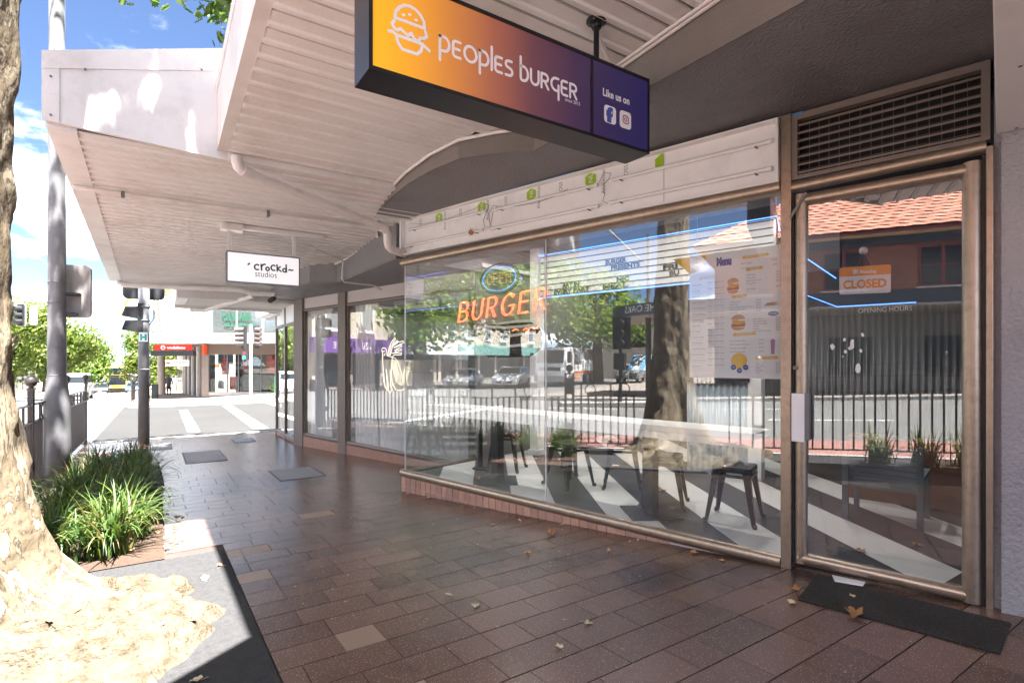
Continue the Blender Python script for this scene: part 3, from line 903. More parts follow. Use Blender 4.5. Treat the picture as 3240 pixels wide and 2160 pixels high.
MB().extr([(-.66, 3.385), (.62, 3.74), (.62, 3.935), (-.66, 3.51)], (0, 4.94, 0), (1, 0, 0), (0, 0, 1), (0, 1, 0), .009).build('end_trim', M['fascia'], aw2)
MB().extr([(-.66, 3.03), (-.565, 3.028), (-.565, 3.41), (-.66, 3.383)], (0, 4.942, 0), (1, 0, 0), (0, 0, 1), (0, 1, 0), .007).build('end_trim', M['fascia'], aw2)
for x, z in ((-.42, 3.445), (.31, 3.66), (-.61, 3.07), (-.61, 3.34)):
    MB().tube([(x, 4.94, z), (x, 4.932, z)], .008, 8).build('screw', M['steel'], aw2)
MB().box(-.6, 2.4, AE, AE + .03, zf2(AE) - .01, zf2(AE) + .5).build('end_panel', M['fascia'], aw2)
# third awning round the corner
aw3 = thing('street_awning', (1.4, 12.2, 2.45), 'small lower cream awning at the street corner below the others', 'awning')
zf3 = lambda y: 2.47
plank_set(aw3, 11.35, 12.75, .1, .5, 2.3, zf3, M['cream'])
MB().box(.32, .5, 11.3, 12.8, 2.458, 2.75).build('fascia', M['fascia'], aw3)
MB().box(.32, 9, 12.76, 12.9, 2.40, 2.75).build('fascia', M['fascia'], aw3)
MB().box(.32, 9, 11.285, 11.315, 2.47, 2.74).build('end_panel', M['fascia'], aw3)
MB().box(.4, 9, 11.32, 12.76, 2.483, 2.53).build('roof_sheet', M['soffitback'], aw3)
plank_set(aw3, 12.95, 14.6, .15, 2.3, 9, lambda y: 2.36, M['cream'])
MB().box(2.1, 9, 12.92, 14.75, 2.375, 2.75).build('roof_sheet', M['fascia'], aw3)

# ------------------------------------------------------------------ drain pipes and conduits
def pipe(name, path, r, label, cat='pipe', mat=None, clips=(), joints=()):
    t = thing(name, path[0], label, cat)
    MB().tube(path, r, 14).build('pipe_run', mat or M['pipe'], t)
    for i in joints:
        a, b = Vector(path[i]), Vector(path[i + 1])
        d = (b - a).normalized()
        MB().tube([a, a + d * .07], r * 1.14, 14).build('coupling', mat or M['pipe'], t)
    for p in clips:
        x, y_, z, top = p
        MB().box(x - .014, x + .014, y_ - r - .004, y_ + r + .004, z - r - .004, z + r + .002).box(x - .012, x + .012, y_ - .003, y_ + .003, z, top).build('clip', M['steel'], t)
    return t
pA = [(.56, 4.93, 3.02), (.56, 4.93, 2.975), (.57, 4.94, 2.945), (.60, 4.955, 2.925), (.66, 4.985, 2.912), (2.06, 5.68, 2.805), (2.12, 5.715, 2.785), (2.145, 5.73, 2.745), (2.15, 5.735, 2.655), (2.165, 5.745, 2.615), (2.21, 5.78, 2.59), (2.44, 5.93, 2.585)]
pipe('drain_pipe', pA, .043, 'thick cream drain pipe slanting under the awnings to the light box', joints=(3, 5))
pipe('drain_pipe', [(-.62, 6.2, zf2(6.2) - .045), (2.3, 6.17, zf2(6.2) - .045)], .024, 'thin cream pipe running straight across under the wider awning', clips=[(-.25, 6.2, zf2(6.2) - .045, zf2(6.2) - .005), (1.0, 6.185, zf2(6.2) - .045, zf2(6.2) - .005)])
pipe('drain_pipe', [(-.52, AE - .1, zf2(AE) + .02), (-.50, AE - .1, zf2(AE) - .05), (-.42, AE - .1, zf2(AE) - .075), (1.25, AE - .45, zf2(AE) - .07), (1.45, AE - .5, zf2(AE) - .13), (1.9, AE - .62, zf2(AE) - .13)], .046, 'cream drain pipe along the far end of the wider awning')
pipe('drain_pipe', [(1.5, AE - .4, zf2(AE) - .16), (.85, 12.6, 2.36), (.6, 12.7, 2.36)], .042, 'cream pipe dropping diagonally from the awning end to the corner')
cpts = [(2.40, -3.5), (2.40, 3.30), (2.18, 3.53), (2.0, 3.78), (1.92, 4.15), (1.895, 4.6), (1.92, 5.05), (1.96, 5.4), (2.06, 5.8)]
pipe('electrical_conduit', [(x, y, zs(y) - .022) for x, y in cpts], .014, 'white conduit following the edge of the grey bulkhead', 'conduit', M['conduit'])
pipe('electrical_conduit', [(x - .03, y, zs(y) - .02) for x, y in cpts[:2]], .011, 'second thinner white conduit beside the bulkhead by the sign pole', 'conduit', M['conduit'])
cp2 = [(2.08, 5.9), (2.37, 6.65), (2.35, 7.85), (2.29, 8.42), (1.93, 9.0), (1.82, 10.4), (1.9, 11.1)]
pipe('electrical_conduit', [(x, y, zf2(y) - .02) for x, y in cp2], .015, 'white conduit along the curved bulkhead of the curtained shop', 'conduit', M['conduit'])
pipe('electrical_conduit', [(1.55, 7.15, 2.83), (1.62, 7.2, 2.80), (1.7, 7.25, 2.83), (1.76, 7.3, 2.80), (2.2, 7.75, 2.80), (2.29, 7.9, 2.78), (2.30, 8.0, 2.55), (2.33, 8.0, 2.5), (2.75, 7.95, 2.48), (2.9, 8.0, 2.43)], .013, 'bent white conduit from the small hanging sign down the bulkhead', 'conduit', M['conduit'])

# ------------------------------------------------------------------ big hanging sign
X0, X1, Y0, Y1, Z0, Z1 = .703, 2.305, 2.08, 2.262, 2.50, 2.918
hs_ = thing('hanging_sign', (1.5, 2.17, 2.5), 'long hanging light box sign fading from orange to navy with a burger logo', 'sign')
fb = MB()
fb.box(X0, X1, Y0 + .012, Y1, Z0, Z0 + .004).box(X0, X1, Y0 + .012, Y1, Z1 - .004, Z1).box(X0, X0 + .004, Y0 + .012, Y1, Z0 + .004, Z1 - .004).box(X1 - .004, X1, Y0 + .012, Y1, Z0 + .004, Z1 - .004)
fb.box(X0 + .004, X1 - .004, Y1 - .01, Y1 - .002, Z0 + .004, Z1 - .004)
fb.build('case', M['black'], hs_)
rm = MB()
e = .016
rm.box(X0, X1, Y0 - .002, Y0 + .012, Z0, Z0 + e).box(X0, X1, Y0 - .002, Y0 + .012, Z1 - e, Z1).box(X0, X0 + e, Y0 - .002, Y0 + .012, Z0 + e, Z1 - e).box(X1 - e * .7, X1, Y0 - .002, Y0 + .012, Z0 + e, Z1 - e)
rm.build('face_rim', M['black'], hs_)
gm = bpy.data.materials.new('sign_gradient'); gm.use_nodes = True
t = gm.node_tree; bs_ = t.nodes['Principled BSDF']
geo = t.nodes.new('ShaderNodeNewGeometry'); sx_ = t.nodes.new('ShaderNodeSeparateXYZ'); mr = t.nodes.new('ShaderNodeMapRange'); rp = t.nodes.new('ShaderNodeValToRGB')
t.links.new(geo.outputs['Position'], sx_.inputs[0]); t.links.new(sx_.outputs['X'], mr.inputs[0]); t.links.new(mr.outputs[0], rp.inputs[0]); t.links.new(rp.outputs[0], bs_.inputs['Base Color'])
mr.inputs['From Min'].default_value = X0; mr.inputs['From Max'].default_value = X1
el = rp.color_ramp.elements
el[0].position = 0; el[0].color = (.80, .40, .012, 1)
el[1].position = 1; el[1].color = (.022, .018, .09, 1)
for p, c in ((.10, (.72, .32, .02)), (.22, (.52, .20, .04)), (.36, (.30, .10, .06)), (.50, (.115, .045, .06)), (.66, (.05, .025, .065)), (.80, (.028, .020, .075))):
    n_ = el.new(p); n_.color = c + (1,)
bs_.inputs['Roughness'].default_value = .3
t.links.new(rp.outputs[0], bs_.inputs['Emission Color']); bs_.inputs['Emission Strength'].default_value = .05
MB().box(X0 + .01, X1 - .01, Y0 + .003, Y0 + .009, Z0 + .01, Z1 - .01).build('face', gm, hs_)
MB().box(1.868, 1.888, Y0 + .001, Y0 + .003, Z0 + e, Z1 - e).build('divider', pm('divider_dark', (.012, .010, .02), .4), hs_)
# lettering drawn as rounded strokes
ux, uz, un = Vector((1, 0, 0)), UP, Vector((0, -1, 0))
def glyphs():
    G = {}
    G['p'] = ([[(0, 1), (0, -.5)], [(0, 1), (.3, 1)] + arc(.28, .55, .36, .45, 90, -90, 10) + [(.12, .1)]], .64)
    G['E'] = ([[(.52, 1), (.2, 1)] + arc(.2, .8, .2, .2, 90, 180, 5) + [(0, .2)] + arc(.2, .2, .2, .2, 180, 270, 5) + [(.52, 0)], [(0, .52), (.46, .52)]], .54)
    G['o'] = ([arc(.44, .5, .44, .5, 0, 360, 24)], .88)
    G['l'] = ([[(0, 1.5), (0, 0)]], 0)
    G['S'] = ([[(.5, 1), (.28, 1)] + arc(.27, .76, .25, .24, 90, 230, 8) + [(.3, .52)] + arc(.27, .26, .27, .26, 50, -90, 8) + [(.0, 0)]], .54)
    G['b'] = ([[(0, 1.6), (0, 0.2)], [(.05, .98), (.25, .98)] + arc(.24, .49, .36, .49, 90, -90, 10) + [(.12, 0)] + arc(.12, .12, .12, .12, 270, 180, 4)], .6)
    G['U'] = ([[(0, 1), (0, .35)] + arc(.32, .34, .32, .34, 180, 360, 10) + [(.64, 1)]], .64)
    G['R'] = ([[(0, 0), (0, 1), (.3, 1)] + arc(.3, .74, .27, .26, 90, -90, 8) + [(.12, .48)], [(.28, .48), (.6, 0)]], .6)
    G['G'] = ([[(.64, 1), (.42, 1)] + arc(.42, .55, .42, .45, 90, 270, 12) + [(.64, .1)], [(.66, .52), (.66, -.48)]], .66)
    return G
G = glyphs()
def word(mb, txt, x, z, h, gap=.27, wd=.19):
    for c in txt:
        if c == ' ':
            x += .55 * h; continue
        st, adv = G[c]
        for q in st:
            stroke(mb, [(x + a * h, z + b * h) for a, b in q], wd * h, (0, Y0 + .003, 0), ux, uz, un, .0008)
        x += (adv + gap) * h
    return x
lm = pm('sign_white', (.82, .82, .86), .35, var=.01)
mb = MB(); xe = word(mb, 'pEoplES', 1.014, 2.665, .0685); mb.build('lettering', lm, hs_)
mb = MB(); xe = word(mb, 'bURGER', xe + .03, 2.665, .0685); mb.build('lettering', lm, hs_)
mb = MB(); put_text(mb, 'since 2015', (1.70, Y0 + .0015, 2.638), ux, uz, .026, fit=.098); mb.build('lettering', lm, hs_)
mb = MB(); put_text(mb, 'Like us on', (1.955, Y0 + .0015, 2.735), ux, uz, .055, bold=.0015, fit=.195); mb.build('lettering', lm, hs_)
# burger logo
bm_ = MB()
def bs2(pts, wd=.014): stroke(bm_, [(.80 + x * .155, 2.618 + y * .155) for x, y in pts], wd, (0, Y0 + .003, 0), ux, uz, un, .0008)
bs2([(.08, .78), (.10, .95), (.2, 1.1), (.35, 1.2), (.5, 1.23), (.65, 1.2), (.8, 1.1), (.9, .95), (.92, .78), (.08, .78)])
bs2([(.06, .70), (.0, .60), (.06, .50), (.14, .48), (.24, .54), (.34, .48), (.44, .43), (.54, .52), (.62, .40), (.72, .36), (.8, .48), (.9, .50), (.98, .58), (.94, .70)])
bs2([(-.08, .38), (.02, .40), (.12, .34), (.85, .34), (.95, .28), (1.06, .22)])
bs2([(.12, .34), (.16, .16), (.28, .02), (.7, .02), (.82, .14), (.86, .34)])
for x, y in ((.3, .93), (.48, 1.0), (.66, .92)): bs2([(x, y), (x + .03, y + .01)], .012)
bm_.build('logo', lm, hs_)
for i, xx in enumerate((1.965, 2.078)):
    MB().extr(rrect(.085, .092, .018), (xx, Y0 + .003, 2.60 - .012 * i * 0), ux, uz, un, .0012).build('icon_tile', lm, hs_)
mb = MB(); put_text(mb, 'f', (1.99, Y0 + .0012, 2.615), ux, uz, .085, bold=.012); mb.build('icon_mark', M['inkblue'], hs_)
ig = MB()
mg_ = pm('icon_maroon', (.28, .03, .06), .5)
stroke(ig, [(2.101 + x, 2.626 + y) for x, y in rrect(.04, .042, .011) + [(.04, .03)]], .0055, (0, Y0 + .0016, 0), ux, uz, un, .0003)
stroke(ig, arc(2.121, 2.647, .009, .0095, 0, 360, 14), .005, (0, Y0 + .0016, 0), ux, uz, un, .0003)
stroke(ig, [(2.133, 2.660), (2.1335, 2.660)], .005, (0, Y0 + .0016, 0), ux, uz, un, .0003)
ig.build('icon_mark', mg_, hs_)
for xx in (1.99, .98):
    zt = zs(2.17)
    MB().tube([(xx, 2.17, Z1 - .002), (xx, 2.17, zt - .01)], .0155, 12).build('hanger_pole', M['black'], hs_)
    fl = MB().lathe([(.055, zt - .016), (.055, zt - .006)], (xx, 2.17, 0), 20).lathe([(.026, zt - .05), (.026, zt - .016)], (xx, 2.17, 0), 14).build('flange', M['black'], hs_)
    for a in range(4):
        MB().tube([(xx + .04 * math.cos(a * 1.57 + .5), 2.17 + .04 * math.sin(a * 1.57 + .5), zt - .016), (xx + .04 * math.cos(a * 1.57 + .5), 2.17 + .04 * math.sin(a * 1.57 + .5), zt - .022)], .006, 6).build('bolt', M['steel'], fl)
fx = [(2.02, 2.19, Z1), (2.02, 2.19, 3.10), (2.03, 2.20, 3.15), (2.06, 2.23, 3.165), (2.26, 2.36, 3.150), (2.31, 2.39, 3.145), (2.355, 2.42, 3.11), (2.37, 2.43, 3.05), (2.34, 2.47, 2.98), (2.30, 2.52, 2.955)]
pipe('flexible_conduit', fx, .012, 'ribbed white flexible conduit looping from the sign pole to the bulkhead', 'conduit', M['conduit'])

# ------------------------------------------------------------------ small neighbour sign and batten lamp
c2 = thing('hanging_sign', (1.09, 7.06, 2.25), 'small white hanging light box sign lettered in grey handwriting', 'sign')
cx0, cx1, cy, cz0, cz1 = .690, 1.492, 7.0, 2.255, 2.612
MB().box(cx0, cx1, cy + .01, cy + .16, cz0, cz1).build('case', M['steel'], c2)
r2 = MB()
r2.box(cx0 - .004, cx1 + .004, cy - .002, cy + .01, cz0 - .004, cz0 + .012).box(cx0 - .004, cx1 + .004, cy - .002, cy + .01, cz1 - .012, cz1 + .004).box(cx0 - .004, cx0 + .01, cy - .002, cy + .01, cz0 + .012, cz1 - .012).box(cx1 - .01, cx1 + .004, cy - .002, cy + .01, cz0 + .012, cz1 - .012)
r2.build('face_rim', M['steel'], c2)
MB().box(cx0 + .01, cx1 - .01, cy + .001, cy + .01, cz0 + .012, cz1 - .012).build('face', emi('lit_sign_face', (.95, .96, 1.0), .05), c2)
dk = pm('sign_charcoal', (.045, .05, .065), .6)
def hand(strokes, x, z, h, wd, mat, nm):
    mb = MB()
    for q in strokes: stroke(mb, [(x + a * h, z + b * h) for a, b in q], wd, (0, cy, 0), ux, uz, un, .001)
    mb.build(nm, mat, c2)
H = []
ox = 0
H.append([(-.75, .55), (-.6, .72)])
H.append(arc(.28, .33, .30, .33, 55, 300, 10))                     # c
H += [[(.75, .72), (.8, 0)], [(.78, .45), (.95, .68), (1.12, .78), (1.22, .76)]]   # r
H.append(arc(1.5, .22, .20, .21, 0, 360, 14))                      # o
H.append(arc(2.2, .42, .28, .34, 50, 300, 10))                     # c
H += [[(2.62, .85), (2.66, .05)], [(3.0, .62), (2.68, .36), (3.1, .05)]]           # k
H += [arc(3.52, .22, .2, .22, 0, 360, 14), [(3.72, .95), (3.76, .0)]]              # d
H.append([(4.05, .30), (4.2, .36), (4.35, .28), (4.55, .34)])
hand(H, cx0 + .295, cz0 + .165, .094, .0175, dk, 'lettering')
lg = MB(); put_text(lg, 'studios', (cx0 + .30, cy - .0012, cz0 + .085), ux, uz, .1, fit=.24); lg.build('lettering', pm('sign_pale_grey', (.16, .17, .2), .6), c2)
for xx in (cx0 + .04, cx1 - .05):
    MB().box(xx - .018, xx + .018, 7.06, 7.10, cz1, zf2(7.08) - .004).build('hanger', M['conduit'], c2)
bl = thing('batten_light', (.72, 6.9, 2.86), 'cream fluorescent batten fixed under the wider awning', 'lamp')
MB().box(.62, .84, 6.82, 6.98, 2.82, zf2(6.9) - .008).build('end_housing', M['pipe'], bl)
MB().box(.84, 1.75, 6.86, 6.94, 2.855, zf2(6.9) - .008).build('body', M['conduit'], bl)

# ================================================================== curtained neighbour shop
cr_ = thing('curtained_shop', FC((0, 0, -.2)), 'neighbouring shop front with tall curtained windows and grey posts', 'shop')
def cbox(name, mat, *a, parent=cr_, bevel=0): return MB(FC).box(*a).build(name, mat, parent, bevel=bevel)
cbk = [(2.344, 5.97), (2.343, 7.9), (2.317, 8.32), (2.15, 8.47), (1.985, 8.62), (1.915, 8.98), (1.84, 10.37), (1.83, 11.0), (2.0, 11.5), (2.30, 12.0)]
MB().prism(cbk + [(2.36, 13.4), (4.5, 13.4), (4.5, 6.5), (3.62, 6.24)], 2.53, lambda x, y: zf2(y) + .02 if y < 11 else 2.8).build('bulkhead', M['beam'], cr_)
edge_strip('bulkhead_edge', cbk, 2.526, 2.56, M['beamedge'], cr_)
for a, b in ((.03, .275), (1.585, 1.94)):
    cbox('post', M['taupe'], a, b, -.06, .05, -.45, 2.535)
    cbox('post_base', M['brick'], a - .02, b + .02, -.04, .035, -.5, -.13)
for a, b in ((-3.14, .03), (.275, 1.585)):
    cbox('plinth', M['brick'], a, b, -.08, .03, -.5, -.115)
    MB(FC).tube([(a, .0, -.085), (b, .0, -.085)], .036, 12).build('sill', M['taupe'], cr_)
    MB(FC).tube([(a, .0, 2.305), (b, .0, 2.305)], .032, 12).build('head_rail', M['taupe'], cr_)
    cbox('header_panel', pm('header_panel', (.62, .55, .54), .5, var=.03), a, b, -.012, .006, 2.335, 2.535)
    cbox('window_pane', M['glass'], a, b, -.008, .0, -.06, 2.29)
    cbox('frame_stile', M['bronzedk'], b - .05, b, -.04, .02, -.06, 2.29)
# facet facing the street
for a, b in ((11.42, 12.32), (12.42, 13.35)):
    MB().box(2.352, 2.36, a, b, -.25, 2.06).build('window_pane', M['glass'], cr_)
    MB().tube([(2.35, a, -.27), (2.35, b, -.27)], .035, 10).build('sill', M['taupe'], cr_)
    MB().tube([(2.35, a, 2.09), (2.35, b, 2.09)], .035, 10).build('head_rail', M['taupe'], cr_)
    MB().box(2.34, 2.356, a, b, 2.12, 2.53).build('header_panel', M['acm'], cr_)
    MB().box(2.34, 2.40, a, b, -.55, -.30).build('plinth', M['brick'], cr_)
for a, b in ((11.3, 11.42), (12.32, 12.42), (13.35, 13.45)):
    MB().box(2.325, 2.42, a, b, -.5, 2.53).build('post', M['bronzedk'], cr_)
# room behind
cbox('room_floor', pm('pale_floor', (.42, .40, .37), .6), -3.3, 1.9, -5, -.08, -.2, -.1)
cbox('room_back', pm('pale_wall', (.62, .60, .58), .8), -3.3, 1.9, -5.1, -5, -.1, 2.8)
MB().box(2.42, 7.5, 13.2, 13.3, -.4, 2.6).build('room_side', M['white'], cr_)
cbox('room_ceiling', M['white'], -3.2, 1.9, -5, -.1, 2.6, 2.65)
# curtains
cm = pm('curtain_white', (.86, .85, .84), .85, var=.03, vs=4)
def curtain(s0, s1, n0, waves, z0, z1, tie, label):
    mb = MB(FC); N_ = 60; rows = 9
    vs = []; fs = []
    for j in range(rows + 1):
        f = j / rows; z = z0 + (z1 - z0) * f
        pin = 1 - tie * math.sin(math.pi * min(1, max(0, (f - .05) / .9))) ** 2
        for i in range(N_ + 1):
            u = i / N_
            s_ = s0 + (s1 - s0) * (u * pin)
            vs.append((s_, n0 + .035 * math.sin(u * waves * 2 * math.pi + .4 * math.sin(3 * f)), z))
    for j in range(rows):
        for i in range(N_):
            a = j * (N_ + 1) + i
            fs.append((a, a + 1, a + N_ + 2, a + N_ + 1))
    m0 = len(vs)
    vs2 = [(a, b - .004, c) for a, b, c in vs]
    mb.add(vs + vs2, fs + [tuple(reversed([q + m0 for q in f])) for f in fs], True)
    mb.build('curtain', cm, label=label, cat='curtain', group='white curtains in the neighbouring shop')
curtain(1.54, .78, -.12, 7, -.09, 2.5, .35, 'long white curtain drawn aside in the window between the grey posts')
curtain(-.06, -.72, -.12, 6, -.09, 2.5, .15, 'gathered white curtain just past the grey post, left of the glowing figure')
curtain(-.74, -2.95, -.14, 15, -.09, 1.35, 0.0, 'half height white curtain hanging below the glowing figure')
# white neon figure in the window
nm = emi('neon_white', (1.0, .88, .66), .3)
nf = thing('neon_figure', FC((-1.3, -.05, .83)), 'white neon line drawing of a winged pipe figure hung in the window', 'neon sign')
def nfp(q): return [FC((-.90 - (x - 230) / 560 * .80, -.06, .83 + (1440 - yy_) / 1040 * .88)) for x, yy_ in q]
def neon(q, nmz='neon_tube', r=.0032):
    MB().tube(nfp(q), r, 6).build(nmz, nm, nf)
neon([(345, 740), (330, 640), (300, 600), (245, 600), (232, 650), (262, 665), (300, 660)])
neon([(250, 660), (255, 740), (285, 745), (300, 700)])
neon([(248, 740), (262, 950), (275, 1200), (300, 1340), (350, 1400), (395, 1440), (440, 1390), (410, 1310), (405, 1180), (395, 1020), (430, 1015)])
neon([(330, 740), (430, 775), (500, 800), (545, 870), (580, 980), (610, 1080), (630, 1110), (655, 1080), (672, 950), (672, 845), (780, 845), (780, 865), (745, 870), (745, 945)])
neon([(440, 780), (420, 1000), (430, 1200), (455, 1300), (500, 1370), (570, 1395), (640, 1370), (680, 1320)])
for i in range(4):
    o = i * 1.0
    neon([(440, 820 + 45 * i), (490 - 12 * i, 850 + 50 * i), (520 - 14 * i, 950 + 50 * i), (560 - 16 * i, 1080 + 45 * i), (625 - 6 * i, 1155 + 46 * i), (680 + 8 * i, 1090 + 40 * i), (690 + 24 * i, 960), (655 + 32 * i, 950)])
neon([(320, 1000), (335, 1150), (345, 1300), (330, 1400)]); neon([(318, 1010), (350, 1200), (370, 1390)])
for q in ([(360, 740), (380, 600), (420, 500), (490, 405), (505, 430), (450, 520), (400, 620), (390, 750)],
          [(400, 740), (430, 620), (470, 530), (540, 460), (545, 480), (480, 560)],
          [(450, 560), (550, 495), (640, 480), (660, 510), (600, 530), (470, 600)],
          [(480, 600), (600, 550), (620, 570), (480, 655)], [(490, 655), (600, 625), (610, 650), (480, 690)], [(445, 770), (480, 730), (610, 735), (610, 700), (430, 700)], [(705, 1245), (740, 1300)]):
    neon(q)
# bullet security camera under the corner bulkhead
scm = thing('security_camera', (1.75, 10.6, 2.45), 'small dark security camera under the corner of the bulkhead', 'camera')
MB().tube([(1.80, 10.55, 2.46), (1.70, 10.3, 2.40)], .045, 12).build('body', M['blackmatt'], scm)
MB().tube([(1.82, 10.6, 2.53), (1.80, 10.55, 2.46)], .02, 8).build('bracket', M['conduit'], scm)
# ================================================================== inside the burger shop
FZ = .03
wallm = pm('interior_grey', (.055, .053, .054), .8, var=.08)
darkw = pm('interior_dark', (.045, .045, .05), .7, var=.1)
room = thing('shop_interior', F((1.5, -2.3, 0)), 'dim burger shop room seen through the glass', 'room')
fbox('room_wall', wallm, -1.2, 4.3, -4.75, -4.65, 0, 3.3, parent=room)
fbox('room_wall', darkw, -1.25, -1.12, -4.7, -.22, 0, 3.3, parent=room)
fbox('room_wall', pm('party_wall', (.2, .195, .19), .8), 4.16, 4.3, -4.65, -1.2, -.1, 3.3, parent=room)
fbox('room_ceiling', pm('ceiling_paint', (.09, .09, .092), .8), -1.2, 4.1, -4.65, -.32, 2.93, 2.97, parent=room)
for s_ in (.5, 1.9, 3.3):  # extra lamps added at the pale ceiling discs, lit to brighten the room
    for n_ in (-1.1, -2.9):
        dl = thing('added_downlight', F((s_, n_, 2.92)), 'round downlight added in the shop ceiling to brighten the room', 'downlight', 'downlights added to brighten the shop')
        MB().lathe([(.055, 2.924), (.055, 2.928)], F((s_, n_, 0)), 18).build('lens', emi('added_downlight_lens', (1, .97, .92), 3.0), dl)
        MB().tube([F((s_, n_, 0)) + Vector((.062 * math.cos(a * .35), .062 * math.sin(a * .35), 2.924)) for a in range(18)], .008, 6, closed=True).build('trim_ring', M['white'], dl)
        la = bpy.data.lights.new('downlight', 'AREA'); la.shape = 'DISK'; la.size = .11; la.energy = 2.1; la.color = (1, .96, .9)
        lo_ = bpy.data.objects.new('lamp', la); COL.objects.link(lo_); lo_.parent = dl; lo_.location = (0, 0, -.004)
# striped floor, tile by tile
tl = pm('floor_tile_pale', (.70, .69, .67), .35, var=.07, vs=6, orand=.05)
td = pm('floor_tile_dark', (.055, .055, .062), .35, var=.2, vs=6, orand=.15)
floor = MB(F).box(-1.15, 4.08, -4.7, -.045, -.2, FZ - .006).build('shop_floor', M['grout'], kind='structure', org=F((0, 0, 0)))
def clip(poly, f):
    out_ = []
    for i in range(len(poly)):
        a, b = poly[i], poly[(i + 1) % len(poly)]
        fa_, fb_ = f(a), f(b)
        if fa_ >= 0: out_.append(a)
        if (fa_ >= 0) != (fb_ >= 0):
            q = fa_ / (fa_ - fb_)
            out_.append((a[0] + (b[0] - a[0]) * q, a[1] + (b[1] - a[1]) * q))
    return out_
for k in range(-8, 14):
    c0 = 1.85 + .55 * k; c1 = c0 + .55
    light = k % 2 == 0
    for j in range(9):
        n1 = -.05 - .5 * j; n0 = n1 - .5
        e = .0015
        poly = [(c0 - n1 + e, n1 - e), (c1 - n1 - e, n1 - e), (c1 - n0 - e, n0 + e), (c0 - n0 + e, n0 + e)]
        poly = clip(poly, lambda p: p[0] + 1.1); poly = clip(poly, lambda p: 4.05 - p[0]) if poly else poly
        if len(poly) < 3: continue
        MB(F).prism(poly, FZ - .01, FZ).build('floor_tile', tl if light else td, floor)

# metal stools
def make_stool():
    t = thing('metal_stool', (0, 0, 0), 'stool', 'stool', 'black metal stools at the window bench')
    h = .455; a = .145; b = .19
    seat = MB()
    rr = rrect(.31, .31, .05, 5)
    P_ = [(x - .155, y - .155) for x, y in rr]
    seat.prism(P_, h - .012, h)
    seat.prism([(x * 1.01, y * 1.01) for x, y in P_], h - .045, h - .0125)
    seat.build('seat', M['black'], t, bevel=.006)
    MB().prism([(x - .055, y - .014) for x, y in rrect(.11, .028, .013, 4)], h + .0005, h + .0015).build('hand_slot', M['dark'], t)
    for sx in (-1, 1):
        for sy in (-1, 1):
            lg = MB()
            top = Vector((sx * .135, sy * .135, h - .03)); bot = Vector((sx * b, sy * b, .012))
            w0, w1 = .052, .024
            def ring(c, w_): return [(c.x - sx * w_, c.y + sy * .004, c.z), (c.x + sx * .004, c.y + sy * .004, c.z), (c.x + sx * .004, c.y - sy * w_, c.z), (c.x - sx * .006, c.y - sy * w_, c.z), (c.x - sx * .012, c.y - sy * .012, c.z), (c.x - sx * w_, c.y - sy * .006, c.z)]
            r0, r1 = ring(top, w0), ring(bot, w1)
            n_ = len(r0)
            lg.add(r0 + r1, [tuple(range(n_)), tuple(range(n_, 2 * n_))] + [(i, (i + 1) % n_, n_ + (i + 1) % n_, n_ + i) for i in range(n_)])
            l_ = lg.build('leg', M['black'], t)
            MB().box(bot.x - .015, bot.x + .015, bot.y - .015, bot.y + .015, 0, .03).build('rubber_foot', M['blackmatt'], l_)
    br_ = MB()
    for q in (-1, 1):
        br_.box(-.14, .14, q * .15 - .003, q * .15 + .003, h - .085, h - .06).box(q * .15 - .003, q * .15 + .003, -.14, .14, h - .085, h - .06)
    br_.build('apron', M['black'], t)
    return t
st0 = make_stool()
spots = [(.57, -.73, 8, 'black metal stool nearest the door, clear of the bench pedestal'), (1.22, -.78, 20, 'black metal stool by the pedestal plate, second from the door'),
         (2.32, -.80, -12, 'black metal stool under the middle of the window bench'), (1.86, -1.12, 30, 'black metal stool standing back from the bench in the middle'),
         (2.72, -1.35, 10, 'black metal stool farther back behind the middle of the bench'), (3.35, -.95, 25, 'black metal stool nearest the left end of the window bench')]
for i, (s_, n_, a, lab) in enumerate(spots):
    o = st0 if i == 0 else copy_tree(st0)
    o.location = F((s_, n_, FZ)); o.rotation_euler.z = R(a + 14); o['label'] = lab
# window bench on pedestals
bn = thing('window_bench', F((2.1, -.4, FZ)), 'long pale window bench on black pedestals just inside the glass', 'bench')
fbox('bench_top', M['timber'], .26, 4.03, -.62, -.25, .765, .815, parent=bn, bevel=.004)
fbox('apron', M['timber'], .28, 4.01, -.285, -.262, .705, .765, parent=bn)
for c in (1.17, 3.0):
    fbox('pedestal', M['blackmatt'], c - .05, c + .05, -.47, -.37, FZ + .015, .765, parent=bn)
    MB(F).prism([(c - .30, -.42), (c, -.12), (c + .30, -.42), (c, -.72)], FZ, FZ + .015).build('base_plate', M['blackmatt'], bn)
# corrugated service counter
cn_ = thing('service_counter', F((2.2, -2.7, FZ)), 'pale corrugated counter at the back with dark top', 'counter')
cw = MB(F); N_ = 150
vs = []; fs = []
for i in range(N_ + 1):
    s_ = 1.02 + .72 * i / N_
    n_ = -2.4 + .012 * math.sin(2 * math.pi * s_ / .07)
    vs += [(s_, n_, FZ), (s_, n_, 1.1), (s_, n_ - .03, FZ), (s_, n_ - .03, 1.1)]
for i in range(N_):
    a = 4 * i
    fs += [(a, a + 4, a + 5, a + 1), (a + 2, a + 3, a + 7, a + 6), (a + 1, a + 5, a + 7, a + 3)]
cw.add(vs, fs, True).build('corrugated_front', pm('corrugated_zinc', (.36, .42, .46), .35, metal=.3, var=.05), cn_)
fbox('counter_top', M['black'], 1.0, 1.76, -3.1, -2.36, 1.1, 1.14, parent=cn_)
fbox('end_post', M['white'], .88, 1.02, -2.5, -2.38, FZ, 1.14, parent=cn_)
c3 = MB(F); vs = []; fs = []
